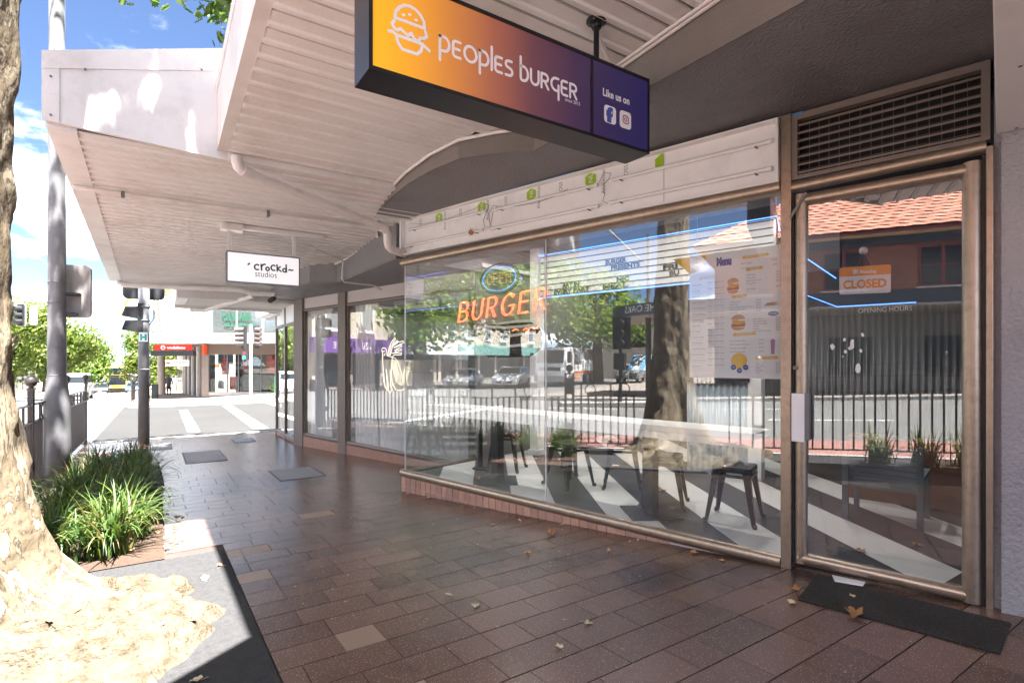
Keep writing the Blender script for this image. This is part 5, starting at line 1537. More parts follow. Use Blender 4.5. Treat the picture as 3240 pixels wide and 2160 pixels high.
# ================================================================== kerb fence
def fence_run(name, x, y0, y1, label, gap=None, step=.118, pitch=2.95, group=None, mat=None, ring=True):
    mat = mat or M['fence']
    t = thing(name, (x, (y0 + y1) / 2, zg((y0 + y1) / 2)), label, 'fence', group)
    q = lambda a, b, y_, d: [(x + a, y_, zg(y_) + d), (x + b, y_, zg(y_) + d)]
    def rail(nm, a, b, d0, d1, hw):
        mb = MB()
        ks = [a] + [v for v in YB if a < v < b] + [b]
        for c, d in zip(ks[:-1], ks[1:]):
            mb.hexa([(x - hw, c, zg(c) + d0), (x + hw, c, zg(c) + d0), (x + hw, d, zg(d) + d0), (x - hw, d, zg(d) + d0)], [(x - hw, c, zg(c) + d1), (x + hw, c, zg(c) + d1), (x + hw, d, zg(d) + d1), (x - hw, d, zg(d) + d1)])
        mb.build(nm, mat, t)
    n_ = max(1, round((y1 - y0) / pitch)); pt = (y1 - y0) / n_
    ring_me = None
    bal_me = None
    for i in range(n_ + 1):
        yc = y0 + i * pt
        if gap and gap[0] < yc < gap[1]: continue
        g_ = zg(yc)
        pp = MB()
        for s_ in (-.07, .07): pp.box(x - .022, x + .022, yc + s_ - .014, yc + s_ + .014, g_ - .05, g_ + 1.26)
        pp.box(x - .03, x + .03, yc - .084, yc + .084, g_ + 1.262, g_ + 1.28)
        p_ = pp.build('post', mat, t)
        for d in ((.30, .42), (.92, 1.20)): MB().box(x - .012, x + .012, yc - .056, yc + .056, g_ + d[0], g_ + d[1]).build('plate', mat, p_)
        MB().lathe([(.02, 1.28), (.03, 1.285), (.02, 1.30), (.045, 1.315), (.06, 1.345), (.062, 1.365), (.052, 1.40), (.03, 1.42), (.004, 1.428)], (x, yc, g_), 16).build('ball_finial', mat, p_)
        if i == n_: continue
        a, b = yc + .085, yc + pt - .085
        spans = [(a, b)]
        if gap and a < gap[1] and b > gap[0]: spans = [s_ for s_ in ((a, gap[0]), (gap[1], b)) if s_[1] - s_[0] > .15]
        for a, b in spans:
            rail('top_rail', a, b, 1.08, 1.098, .03); rail('middle_rail', a, b, .875, .89, .022); rail('bottom_rail', a, b, .09, .105, .022)
            m = max(1, int((b - a) / step))
            for j in range(1, m):
                yb = a + (b - a) * j / m
                MB().box(x - .011, x + .011, yb - .011, yb + .011, zg(yb) + .105, zg(yb) + (1.08 if j % 4 in (0,) else .875)).build('baluster', mat, t)
            if ring:
                for f in (.25, .75):
                    yr = a + (b - a) * f
                    MB().tube([(x, yr + .092 * math.cos(u), zg(yr) + .985 + .092 * math.sin(u)) for u in [2 * math.pi * v / 18 for v in range(18)]], .009, 6, closed=True).build('ring', mat, t)
    return t
fence_run('kerb_fence', -1.2, -9.4, 14.2, 'dark metal fence with ball topped posts along the near kerb', gap=(2.95, 4.1))
fence_run('kerb_fence', -15.0, -14.0, 6.4, 'dark metal fence along the kerb across the road, seen reflected', step=.16)
fence_run('kerb_fence', -.95, 31.6, 37.5, 'short dark fence at the far corner beside the signal pole', step=.16)

# ================================================================== lamp pole with signal boards
lp = thing('lamp_post', (-1.06, 9.08, zg(9)), 'tall grey street lamp pole carrying signal backing boards', 'lamp post')
g_ = zg(9)
MB().lathe([(.15, -.02), (.145, .5), (.14, 1.05), (.10, 1.45), (.095, 2.9), (.088, 5), (.072, 9.5)], (-1.06, 9.08, g_), 24).build('pole', M['steel'], lp)
MB().tube([(-1.06, 9.08, g_ + 9.4), (-1.6, 8.95, g_ + 9.9), (-3.2, 8.6, g_ + 10.1)], .045, 10).build('arm', M['steel'], lp)
MB().box(-3.7, -3.1, 8.5, 8.75, g_ + 10.05, g_ + 10.15).build('lantern', M['steel'], lp)
for z in (1.42, 1.78, 2.36, 2.62): MB().lathe([(.104, 0), (.104, .012)], (-1.06, 9.08, g_ + z), 24).build('band', M['steel'], lp)
MB().box(-1.12, -1.11, 8.9, 8.91, 0, .01).build('inspection_cover', M['steel'], lp)
sg = thing('signal_board', (-.86, 9.1, 1.93), 'grey rounded traffic signal backing board on the lamp pole', 'signal')
MB().extr([(x_ - .19, z_) for x_, z_ in rrect(.36, .70, .06)], (-.89, 9.2, 1.915), (1, -.25, 0), (0, 0, 1), (.25, 1, 0), .05).build('backing_board', pm('board_grey', (.30, .28, .265), .5), sg)
MB().box(-1.0, -.82, 9.05, 9.2, 2.20, 2.23).build('bracket', M['blackmatt'], sg)
MB().box(-1.0, -.86, 9.05, 9.2, 1.94, 1.97).build('bracket', M['blackmatt'], sg)
for i in range(3): MB().tube([(-.92, 9.25, 2.08 + .19 * i), (-.90, 9.44, 2.07 + .19 * i)], .075, 14).build('visor', M['blackmatt'], sg)
# signal pole at the corner
sp = thing('signal_pole', (-.19, 13.35, zg(13.35)), 'grey traffic signal pole at the near corner with black signals', 'signal pole')
g_ = zg(13.35)
MB().lathe([(.10, -.02), (.10, 4.3)], (-.19, 13.35, g_), 20).build('pole', M['steel'], sp)
for z in (1.5, 2.5, 2.78): MB().lathe([(.108, 0), (.108, .03)], (-.19, 13.35, g_ + z), 20).build('clamp', M['steel'], sp)
MB().extr([(x_ - .36, z_) for x_, z_ in rrect(.72, 1.1, .09)], (-.19, 13.50, 2.60), (1, 0, 0), (0, 0, 1), (0, 1, 0), .04).build('target_board', M['blackmatt'], sp)
for i, z in enumerate((2.20, 1.92)):
    MB().hexa([(-.56, 13.28, z + .04), (-.24, 13.28, z - .02), (-.24, 13.42, z - .02), (-.56, 13.42, z + .04)], [(-.50, 13.26, z + .22), (-.24, 13.26, z + .24), (-.24, 13.44, z + .24), (-.50, 13.44, z + .22)]).build('visor', M['blackmatt'], sp)
MB().box(-.30, -.2, 13.25, 13.42, 1.85, 2.5).build('signal_head', M['blackmatt'], sp)
MB().box(-.06, .06, 13.28, 13.42, .55, .85).build('push_button_box', M['blackmatt'], sp)
MB().extr([(x_ - .075, z_) for x_, z_ in rrect(.15, .19, .01)], (-.20, 13.245, 1.72), (1, 0, 0), (0, 0, 1), (0, -1, 0), .003).build('plate', M['white'], sp)
mb = MB(); put_text(mb, 'H', (-.255, 13.239, 1.755), (1, 0, 0), UP, .16, bold=.01); mb.build('plate_letter', pm('plate_teal', (.02, .28, .25), .5), sp)
MB().tube([(-.13, 13.3, 2.5), (-.02, 13.28, 2.35), (-.02, 13.28, 2.2), (-.1, 13.3, 2.05)], .012, 6).build('cable', M['blackmatt'], sp)

# ================================================================== strappy plants in the bed
GR = leaf_mat('strappy_leaf', (.03, .07, .018), (.10, .14, .03), .25)
GRD = leaf_mat('dry_strap', (.16, .11, .05), (.26, .19, .09), .3)
def clump(cx, cy, h, n_, seed, label):
    pr = random.Random(seed); live = MB(); dry = MB()
    for _ in range(n_):
        mb = dry if pr.random() < .09 else live
        a = pr.uniform(0, 2 * math.pi); L_ = h * pr.uniform(.7, 1.35); lean = pr.uniform(.15, 1.1); w_ = pr.uniform(.006, .011)
        bx, by = cx + pr.gauss(0, .07), cy + pr.gauss(0, .07)
        d = Vector((math.cos(a), math.sin(a), 0)); sd = Vector((-d.y, d.x, 0))
        pts = []
        p = Vector((bx, by, zg(by) + .01)); ang = R(88) - lean * .25
        for k in range(8):
            pts.append(p.copy())
            p = p + (d * math.cos(ang) + UP * math.sin(ang)) * (L_ / 7)
            ang -= lean * .36 * (.5 + k * .22)
            ang = max(ang, -1.2)
            if p.z < zg(p.y) + .015: p.z = zg(p.y) + .015
        vs = []
        for k, p in enumerate(pts):
            ww = w_ * (1 - (k / 7.2) ** 2.2)
            vs += [p - sd * ww, p + sd * ww]
        mb.add(vs, [(2 * k, 2 * k + 1, 2 * k + 3, 2 * k + 2) for k in range(7)], True)
    t = thing('strappy_plant', (cx, cy, zg(cy)), label, 'plant', 'strappy plants in the kerb bed')
    live.build('leaves', GR, t)
    if dry.v: dry.build('dry_leaves', GRD, t)
    return t
beds = [(-.30, 5.10), (-.66, 5.2), (-.20, 5.6), (-.60, 5.85), (-.30, 6.15), (-.68, 6.5), (-.20, 6.65), (-.48, 7.0), (-.16, 7.2), (-.66, 7.5), (-.32, 7.7), (-.13, 8.1), (-.55, 8.2), (-.3, 8.65), (-.6, 9.0), (-.2, 9.1)]
ORD = ['first', 'second', 'third', 'fourth', 'fifth', 'sixth', 'seventh', 'eighth', 'ninth', 'tenth']
cnt = {True: 0, False: 0}
for i, (a, b) in enumerate(beds):
    sd_ = a > -.45
    if i > 1: cnt[sd_] += 1
    clump(a, b, .46 if b < 6 else .50, 190, 100 + i, ('bright sunlit strappy plant at the front of the bed by the tree roots' if i == 0 else 'bright strappy plant beside the foot of the tree trunk' if i == 1 else 'dark green strappy plant on the %s side of the bed, %s behind the sunlit ones' % ('footpath' if sd_ else 'fence', ORD[cnt[sd_] - 1])))
for i in range(15):
    o = clump(-.72 + .12 * (i % 2), 1.0 - .44 * i, .46, 90, 300 + i, 'strappy plant in the kerb bed beside the door, seen in its reflection'); o['group'] = 'strappy plants reflected in the door'
sheet('planting_bed', -1.05, -.2, ysub(-5, .55), 0.012, M['mulch'])
for i, (a, b) in enumerate([(-.5, 32.6), (-.3, 33.4), (-.55, 34.3)]):
    o = clump(a, b, .6, 110, 400 + i, 'green strappy plant by the short far fence across the side street'); o['group'] = 'plants at the far corner'

# ================================================================== fallen leaves, mat, envelope
DEAD = pm('dry_leaf', (.38, .19, .075), .75, var=.3, vs=45, orand=.25)
DEADP = pm('pale_dry_leaf', (.52, .42, .28), .8, var=.25, vs=45, orand=.2)
def dead_leaf(x, y, size, rot, mat, label, curl=.6, z=None):
    pr = random.Random(int(x * 1000 + y * 77)); mb = MB()
    pts = []
    nl = pr.choice([3, 3, 5, 5, 2]); asp = pr.uniform(.55, .95); ph = pr.uniform(0, 6); sharp = pr.uniform(.5, 1.6)
    for i in range(24):
        a = 2 * math.pi * i / 24
        lobes = (.5 + .5 * abs(math.cos(nl * .5 * a + ph)) ** sharp) * pr.uniform(.8, 1.1)
        pts.append((size * .46 * lobes * math.cos(a), size * .46 * lobes * asp * math.sin(a)))
    fold = pr.uniform(.2, .9)
    z0 = zg(y) + .004 if z is None else z
    vs = [(x, y, z0 + .006)]
    for a, b in pts:
        c, s_ = math.cos(rot), math.sin(rot)
        r2_ = (a * a + b * b) ** .5
        vs.append((x + a * c - b * s_, y + a * s_ + b * c, z0 + curl * r2_ * abs(math.sin(1.5 * math.atan2(b, a) + rot)) * fold + abs(b) * fold * .7 + .001))
    n_ = len(pts)
    top_ = [(0, i + 1, (i + 1) % n_ + 1) for i in range(n_)]
    vs2 = [(a, b, c - .0008) for a, b, c in vs]
    mb.add(vs + vs2, top_ + [tuple(reversed([q + n_ + 1 for q in f])) for f in top_], True)
    mb.tube([(x - size * .3 * math.cos(rot), y - size * .3 * math.sin(rot), z0 + .004), (x - size * .75 * math.cos(rot + .3), y - size * .75 * math.sin(rot + .3), z0 + .003)], .0012, 4)
    return mb.build('fallen_leaf', mat, label=label, cat='leaf', group='fallen leaves')
LV = [(2.672, 3.454, .125, .6, DEAD, 'largest orange dry leaf lying in front of the big window'), (2.241, 3.169, .065, 2, DEAD, 'small orange dry leaf on the brown pavers, nearest left of the blurred patch'),
      (2.713, 3.958, .07, 1, DEADP, 'pale curled leaf on the pavers just below the brick plinth'), (2.464, 4.012, .06, 3, DEAD, 'small brown leaf farther left below the brick plinth'),
      (2.736, 2.854, .06, .3, DEAD, 'small curled leaf by the right end of the window sill'), (1.494, 2.618, .06, 4, DEADP, 'pale curled leaf in the middle of the brown pavers'),
      (1.85, 2.082, .055, 5, DEADP, 'pale leaf scrap near the bottom middle of the pavers'), (1.439, 2.843, .05, 2.2, DEADP, 'tiny pale leaf just beyond the one in the middle of the pavers'),
      (1.579, 1.975, .05, 1.2, DEADP, 'small pale leaf at the lower edge of the pavers'), (3.076, 1.674, .11, .2, DEAD, 'orange dry leaf at the corner of the doormat'),
      (2.90, 1.60, .07, 2.7, DEADP, 'pale crumpled leaf on the pavers left of the doormat'), (2.995, 1.327, .13, 3.6, DEAD, 'long brown leaf on the near edge of the doormat'),
      (3.25, 1.45, .05, .5, DEADP, 'small pale leaf lying on the doormat'), (.273, 4.075, .11, 1.5, DEADP, 'pale sunlit leaf on the asphalt of the tree pit'), (.38, 4.3, .06, 2.5, DEAD, 'small brown leaf at the edge of the tree pit'),
      (3.18, 2.45, .09, 5.8, DEAD, 'thin brown leaf under the window sill beside the door'), (.14, 5.6, .05, 1, DEAD, 'tiny leaf on the sunlit pavers by the plants'), (.15, 3.25, .12, 2, DEADP, 'broad pale leaf lying among the tree roots')]
for a in LV: dead_leaf(*a)
pr = random.Random(9)
for i in range(13):
    x_, y_ = pr.uniform(-.75, .25), pr.uniform(2.4, 4.3)
    dead_leaf(x_, y_, pr.uniform(.03, .07), pr.uniform(0, 6), pr.choice([DEAD, DEADP]), 'dry leaf lying in the litter around the tree roots', z=zg(y_) + .01 + max(0, root_h(x_, y_)))
for i in range(24):
    x_, y_ = pr.uniform(-.2, .3), pr.uniform(4.95, 8.0)
    dead_leaf(x_, y_, pr.uniform(.05, .1), pr.uniform(0, 6), DEAD, 'dry leaf in the litter under the strappy plants', z=zg(y_) + .015)
for s_, n_, sz, rt in ((2.0, -.95, .1, 1), (3.2, -.3, .1, 2), (-.35, -.55, .1, .5), (-.62, -.95, .08, 2), (1.45, -1.2, .1, 3)):
    p = F((s_, n_, 0)); o = dead_leaf(p.x, p.y, sz, rt, DEAD, 'dry leaf blown onto the striped shop floor', z=FZ + .004); o['group'] = 'leaves on the shop floor'
for i in range(16):
    s_ = pr.uniform(.3, 4.0); p = F((s_, pr.uniform(.06, .16), 0))
    dead_leaf(p.x, p.y, pr.uniform(.025, .06), pr.uniform(0, 6), pr.choice([DEAD, DEAD, DEADP]), 'small leaf scrap blown against the foot of the window plinth')
mt = thing('doormat', (3.25, 1.3, zg(1.3)), 'worn black fibre doormat outside the shop door', 'doormat')
mq4 = [(3.42, 1.73), (2.965, 1.605), (3.085, .78), (3.50, .84)]
MB().prism(mq4, lambda x, y: zg(y) + .001, lambda x, y: zg(y) + .007).build('mat', pm('mat_black', (.02, .017, .015), .95, var=.3, vs=40, bump=1, bs=90, speck=(.16, .11, .06), speck_s=70, speck_t=.09, bdist=.01), mt)
fb_ = MB(); pr = random.Random(2)
for _ in range(1500):
    u, v = pr.random(), pr.random()
    a = [mq4[0][k] * (1 - u) * (1 - v) + mq4[1][k] * u * (1 - v) + mq4[2][k] * u * v + mq4[3][k] * (1 - u) * v for k in (0, 1)]
    an = pr.uniform(0, 6.3); l_ = pr.uniform(.006, .02)
    z = zg(a[1]) + .007
    fb_.add([(a[0], a[1], z), (a[0] + l_ * math.cos(an), a[1] + l_ * math.sin(an), z + .005), (a[0] + l_ * math.cos(an) + .0015, a[1] + l_ * math.sin(an) + .0015, z + .004), (a[0] + .0015, a[1] + .0015, z - .001)], [(0, 1, 2, 3)])
fb_.build('fibres', pm('mat_fibre', (.075, .06, .045), .9, var=.5, vs=80), mt, kind='stuff')
ev = thing('envelope', (3.46, 1.58, zg(1.6)), 'white envelope pushed under the bottom of the door', 'envelope')
MB().prism([(3.46, 1.66), (3.37, 1.60), (3.42, 1.47), (3.50, 1.49)], lambda x, y: zg(y) + .013, lambda x, y: zg(y) + .016).build('paper', M['white'], ev)
# ================================================================== vehicles
TYRE = pm('tyre', (.02, .02, .022), .8); RIM = pm('rim', (.45, .45, .47), .3, metal=.8)
CGL = pm('car_glass', (.012, .016, .02), .08, var=.02, spec=.25)
LAMP = pm('head_lamp', (.7, .72, .75), .1, var=.02); TAIL = pm('tail_lamp', (.35, .02, .02), .2)
def wheel(t, T, x, y, r=.32, w_=.2):
    ring = lambda rr, yy_: [(x + rr * math.cos(2 * math.pi * i / 18), yy_, r + rr * math.sin(2 * math.pi * i / 18)) for i in range(18)]
    sg_ = 1 if y > 0 else -1
    mb = MB(T)
    A = ring(r, y - w_ / 2); B_ = ring(r, y + w_ / 2)
    mb.add(A + B_, [(i, (i + 1) % 18, 18 + (i + 1) % 18, 18 + i) for i in range(18)], True)
    mb.add(A, [tuple(range(18))]); mb.add(B_, [tuple(range(18))])
    ty = mb.build('wheel', TYRE, t)
    mb = MB(T)
    yo = y + sg_ * (w_ / 2 + .004)
    mb.add(ring(r * .64, yo) + [(x, yo + sg_ * .012, r)], [(i, (i + 1) % 18, 18) for i in range(18)])
    mb.build('rim', RIM, ty)
def car(name, loc, head, paint, label, kind='hatch', L=4.4, W=1.78, H=1.45, cat='car', group=None):
    """x forward in the car's own frame"""
    t = thing(name, loc, label, cat, group)
    c, s_ = math.cos(head), math.sin(head); lo = Vector(loc)
    T = lambda p: lo + Vector((p[0] * c - p[1] * s_, p[0] * s_ + p[1] * c, p[2]))
    h = L / 2
    belt = H * .62
    if kind == 'van': prof = [(-h, .3), (-h - .02, belt), (-h + .12, H - .05), (-h + .3, H), (h * .55, H), (h * .72, H - .08), (h * .93, belt + .05), (h, belt - .15), (h + .02, .45), (h - .05, .25)]
    elif kind == 'sedan': prof = [(-h, .32), (-h - .02, .72), (-h + .1, belt + .02), (-h * .55, belt + .06), (-h * .28, H - .02), (-.05 * h, H), (h * .12, H - .04), (h * .46, belt + .05), (h * .92, belt - .12), (h + .03, .55), (h, .28)]
    else: prof = [(-h, .32), (-h - .02, .75), (-h + .06, belt + .1), (-h * .78, H - .1), (-h * .5, H), (h * .05, H), (h * .2, H - .06), (h * .5, belt + .05), (h * .92, belt - .12), (h + .03, .55), (h, .28)]
    def yw(z): return W / 2 * (1 if z < belt + .02 else 1 - .2 * (z - belt) / (H - belt))
    def yl(z): return yw(z) * (.96 if z < .4 else 1)
    n_ = len(prof)
    mb = MB(T)
    vs = [(x, yl(z), z) for x, z in prof] + [(x, -yl(z), z) for x, z in prof]
    # belt line split for shading: centre crown
    mb.add(vs, [(i, (i + 1) % n_, n_ + (i + 1) % n_, n_ + i) for i in range(n_)] + [tuple(range(n_)), tuple(range(n_, 2 * n_))])
    mb.build('body', paint, t, bevel=.05)
    # glass: windscreen, rear, sides
    def zx(f): return f
    top_f = [p for p in prof if p[1] > H - .12]
    xf = max(p[0] for p in top_f); xr = min(p[0] for p in top_f)
    wf = [p for p in prof if p[0] > xf and p[1] > belt - .02][0] if [p for p in prof if p[0] > xf and p[1] > belt - .02] else (h * .5, belt)
    for sgn in (1, -1):
        g1 = MB(T); e = .012
        x0, x1 = xr + .02, wf[0] - .12
        mid = (x0 + x1) / 2 - .05
        for a, b in ((x0, mid - .04), (mid + .04, x1)):
            za, zb_ = belt + .05, H - .11
            aa = a + (.12 if a == x0 and kind != 'van' else 0); bb_ = b - ((wf[0] - xf) * .75 if b == x1 else 0)
            q = [(a - (.05 if a == x0 else 0), za), (b, za), (bb_, zb_), (aa, zb_)]
            g1.add([(x, sgn * (yw(z) + e), z) for x, z in q] + [(x, sgn * (yw(z) - .02), z) for x, z in q], [(0, 1, 2, 3), (4, 5, 6, 7), (0, 1, 5, 4), (1, 2, 6, 5), (2, 3, 7, 6), (3, 0, 4, 7)])
        g1.build('side_window', CGL, t)
    def pane(nm, p, q, inset=.1):
        d = Vector((q[0] - p[0], 0, q[1] - p[1])); nn_ = Vector((-d.z, 0, d.x)).normalized() * .015
        if (p[0] > 0) != (nn_.x > 0): nn_ = -nn_
        a = Vector((p[0], 0, p[1])) + d * .1; b = Vector((p[0], 0, p[1])) + d * .9
        w0, w1 = yw(a.z) - inset, yw(b.z) - inset
        Q = [Vector((a.x, -w0, a.z)), Vector((a.x, w0, a.z)), Vector((b.x, w1, b.z)), Vector((b.x, -w1, b.z))]
        MB(T).hexa([v - nn_ for v in Q], [v + nn_ for v in Q]).build(nm, CGL, t)
    tf = max(top_f, key=lambda p: p[0]); pane('windscreen', wf, tf)
    back = [p for p in prof if p[0] < xr and p[1] >= belt]
    if back: pane('rear_window', back[-1], min(top_f, key=lambda p: p[0]))
    for sgn in (1, -1):
        MB(T).box(h - .16, h + .035, sgn * (W / 2 - .42), sgn * (W / 2 - .08), .60, .74).build('headlight', LAMP, t)
        MB(T).box(-h - .03, -h + .05, sgn * (W / 2 - .32), sgn * (W / 2 - .04), .66, .84).build('tail_light', TAIL, t)
        MB(T).box(wf[0] - .45, wf[0] - .3, sgn * (W / 2 + .02), sgn * (W / 2 + .18), belt + .02, belt + .14).build('mirror', paint, t)
    MB(T).box(h + .005, h + .04, -W * .3, W * .3, .38, .54).build('grille', M['blackmatt'], t)
    MB(T).box(h + .03, h + .05, -.18, .18, .42, .5).build('number_plate', M['white'], t)
    for x in (h * .62, -h * .60):
        for y in (W / 2 - .09, -W / 2 + .09): wheel(t, T, x, y)
    return t
WP = pm('paint_white', (.75, .75, .76), .18, var=.02); SP = pm('paint_silver', (.42, .43, .45), .25, metal=.4, var=.03); DP = pm('paint_dark', (.03, .032, .04), .2, var=.05); BP = pm('paint_blue', (.04, .08, .2), .2, var=.05)
YP = pm('paint_yellow', (.70, .45, .06), .25, var=.03)
zr = lambda y: zg(y) - .126
# side street queue seen reflected in the window
car('parked_car', (-25.6, 23.6, zr(23.6)), R(-18), SP, 'silver sedan waiting in the side street, left of the white car in the reflection', 'sedan', 4.7, 1.84, 1.42)
car('parked_car', (-26.9, 20.3, zr(20.3)), R(-14), WP, 'white hatchback waiting in the side street, in front of the truck in the reflection', 'hatch', 4.6, 1.85, 1.5)
car('parked_car', (-37.5, 14.6, zr(14.6)), R(-5), SP, 'grey hatchback far down the side street behind the truck in the reflection', 'hatch', 4.3, 1.8, 1.5)
# main street traffic
car('white_van', (-5.0, 51.5, zr(51.5)), R(-90), WP, 'white van waiting beyond the lamp pole on the main street', 'van', 4.9, 1.9, 1.95, 'van')
car('dark_car', (-6.9, 104, zr(104)), R(-90), DP, 'dark car on the main street left of the bus', 'hatch', 4.5, 1.85, 1.6)
car('dark_car', (-3.0, 108, zr(108)), R(-90), BP, 'dark blue car on the main street right of the bus', 'hatch', 4.5, 1.85, 1.6)
car('dark_car', (-7.4, 120, zr(120)), R(-90), BP, 'blue car on the main street just behind the bus', 'sedan', 4.6, 1.85, 1.45)
car('white_car', (-9.0, 42, zr(42)), R(92), WP, 'white car beside the tree trunk on the far lanes', 'hatch', 4.5, 1.85, 1.6)
pr = random.Random(17)
for i in range(22):
    yy_ = 140 + i * 6.5; xx = [-3.2, -6.6, -10.0, -12.6][i % 4] + pr.uniform(-.2, .2)
    car('distant_car', (xx, yy_, zr(yy_)), R(-90 if i % 4 < 2 else 90), pr.choice([WP, SP, DP, BP, SP]), 'tiny distant car climbing the far hill of the main street', pr.choice(['hatch', 'sedan', 'van']), group='distant cars on the far hill')
# double deck bus
bus = thing('city_bus', (-5.3, 112, zr(112)), 'yellow double deck bus with dark windscreens coming up the main street', 'bus')
bx, by, bz = -5.3, 112, zr(112)
MB().box(bx - 1.25, bx + 1.25, by, by + 12, bz + .3, bz + 4.3).build('body', YP, bus, bevel=.12)
MB().box(bx - 1.15, bx + 1.15, by - .02, by + .1, bz + 3.0, bz + 4.15).build('upper_windscreen', CGL, bus, bevel=.05)
MB().box(bx - 1.18, bx + 1.18, by - .03, by + .1, bz + 1.25, bz + 2.55).build('lower_windscreen', CGL, bus, bevel=.05)
MB().box(bx - 1.1, bx + 1.1, by - .04, by + .1, bz + 2.58, bz + 2.95).build('destination_panel', M['black'], bus)
MB().box(bx - 1.1, bx + 1.1, by - .04, by + .1, bz + .35, bz + .75).build('bumper', M['black'], bus)
for s_ in (-1, 1):
    MB().box(bx + s_ * .75, bx + s_ * 1.1, by - .05, by, bz + .8, bz + 1.05).build('headlight', LAMP, bus)
    MB().box(bx + s_ * 1.28, bx + s_ * 1.5, by - .35, by - .2, bz + 1.9, bz + 2.6).build('mirror', M['black'], bus)
    for yy_ in (2.4, 9): wheel(bus, lambda p: Vector((bx + p[1], by + p[0], bz + p[2])), yy_, s_ * 1.12, .48, .28)
# vacuum truck with orange chassis
tk = thing('vacuum_truck', (-29.8, 17.6, zr(17.6)), 'white vacuum truck with orange chassis and black hoses in the side street reflection', 'truck')
hd = R(-3); tl_ = Vector((-29.8, 17.6, zr(17.6)))
TT = lambda p: tl_ + Vector((p[0] * math.cos(hd) - p[1] * math.sin(hd), p[0] * math.sin(hd) + p[1] * math.cos(hd), p[2]))
ORG_ = pm('chassis_orange', (.75, .20, .04), .35)
def tbx(nm, mat, *a, bevel=0): return MB(TT).box(*a).build(nm, mat, tk, bevel=bevel)
MB(TT).extr([(0.7, .55), (2.55, .55), (2.62, 1.2), (2.5, 1.9), (2.3, 2.75), (1.0, 2.85), (.7, 2.7)], (0, -1.15, 0), (1, 0, 0), (0, 0, 1), (0, 1, 0), 2.3).build('cab', WP, tk, bevel=.07)
MB(TT).hexa([(2.60, -1.0, 1.72), (2.60, 1.0, 1.72), (2.37, .98, 2.6), (2.37, -.98, 2.6)], [(2.56, -1.0, 1.70), (2.56, 1.0, 1.70), (2.32, .98, 2.62), (2.32, -.98, 2.62)]).build('windscreen', CGL, tk)
for s_ in (-1, 1):
    tbx('side_window', CGL, 1.25, 2.2, s_ * 1.15, s_ * 1.165, 1.75, 2.5)
    tbx('mirror', M['black'], 2.45, 2.6, s_ * 1.3, s_ * 1.5, 1.7, 2.4)
    tbx('headlight', LAMP, 2.55, 2.64, s_ * .6, s_ * 1.0, .85, 1.05)
tbx('grille', M['blackmatt'], 2.58, 2.64, -.8, .8, 1.15, 1.4); tbx('bumper', pm('truck_grey', (.3, .3, .31), .4), 2.3, 2.72, -1.15, 1.15, .4, .78)
tbx('chassis_rail', ORG_, -4.6, .9, -1.1, 1.1, .85, 1.0); tbx('step', ORG_, -.6, .4, -1.15, 1.15, .5, .62)
MB(TT).tube([(-1.5, 0, 1.95), (-4.3, 0, 1.95)], .95, 24).build('tank', SP, tk); tbx('tool_box', WP, -3.9, -1.6, -1.18, 1.18, 1.05, 1.9, bevel=.04); tbx('tool_box', WP, -1.4, .5, -1.1, 1.1, 1.05, 1.55, bevel=.04)
tbx('ladder', ORG_, -4.75, -4.5, -.9, .9, .9, 2.8)
pr = random.Random(31)
for i in range(8):
    a = [(-.8 + pr.uniform(-.5, .8), pr.uniform(-.9, .9), 1.6)]
    for k in range(4): a.append((a[-1][0] + pr.uniform(-.9, .5), max(-1, min(1, a[-1][1] + pr.uniform(-.4, .4))), 2.0 + .35 * k + pr.uniform(-.2, .2)))
    MB(TT).tube(a, .085, 8).build('hose', M['black'], tk)
for x in (1.6, -2.6, -3.8):
    for y in (1.0, -1.0): wheel(tk, TT, x, y, .48, .3)

# ================================================================== trees
LFAR = leaf_mat('street_tree_leaf', (.065, .115, .022), (.20, .235, .05), .35)
LFIG = leaf_mat('fig_leaf', (.06, .13, .025), (.22, .28, .06), .4)
TRK = pm('tree_trunk', (.10, .075, .055), .9, var=.25, vs=5, bump=.5, bs=20)
def tree_thing(name, x, y, base, rx, rz, zc, n_, size, seed, label, lmat, group=None, tr=.28, blobs=9):
    pr = random.Random(seed)
    t = thing(name, (x, y, base), label, 'tree', group)
    tb_ = MB(); tb_.tube([(x, y, base - .1), (x + .1, y, base + .4 * (zc - base)), (x, y + .1, zc)], [tr * 1.3, tr, tr * .5], 9)
    cs_ = []
    for i in range(blobs):
        d = rdir(pr); c = Vector((x + d.x * rx * .62, y + d.y * rx * .62, zc + d.z * rz * .6)); cs_.append((c, pr.uniform(.36, .55)))
        tb_.tube([(x, y, base + .55 * (zc - base)), ((x + c.x) / 2, (y + c.y) / 2, (zc * .9 + c.z) / 2 - .2), c], [tr * .55, tr * .3, tr * .1], 6)
    tb_.build('trunk', TRK, t)
    mb = MB()
    for _ in range(n_):
        c, k = pr.choice(cs_); d = rdir(pr); q = pr.random() ** .45
        p = c + Vector((d.x * rx * k, d.y * rx * k, d.z * rz * k)) * q
        if p.z < base + .2: continue
        nn_ = (d + rdir(pr) * .8).normalized(); u = nn_.orthogonal().normalized(); v = nn_.cross(u); s_ = size * pr.uniform(.6, 1.2)
        mb.add([p - u * s_ * .5, p + v * s_ * .32, p + u * s_ * .5, p - v * s_ * .32], [(0, 1, 2, 3)])
    mb.build('crown', lmat, t)
    return t
tree_thing('street_tree', -9.6, 54, zg(54), 4.2, 4.0, 2.9, 9000, .34, 1, 'big leafy street tree left of the lamp pole', LFAR)
tree_thing('street_tree', -7.4, 60, zg(60), 3.6, 3.7, 2.5, 8000, .32, 2, 'big leafy street tree right of the lamp pole', LFAR)
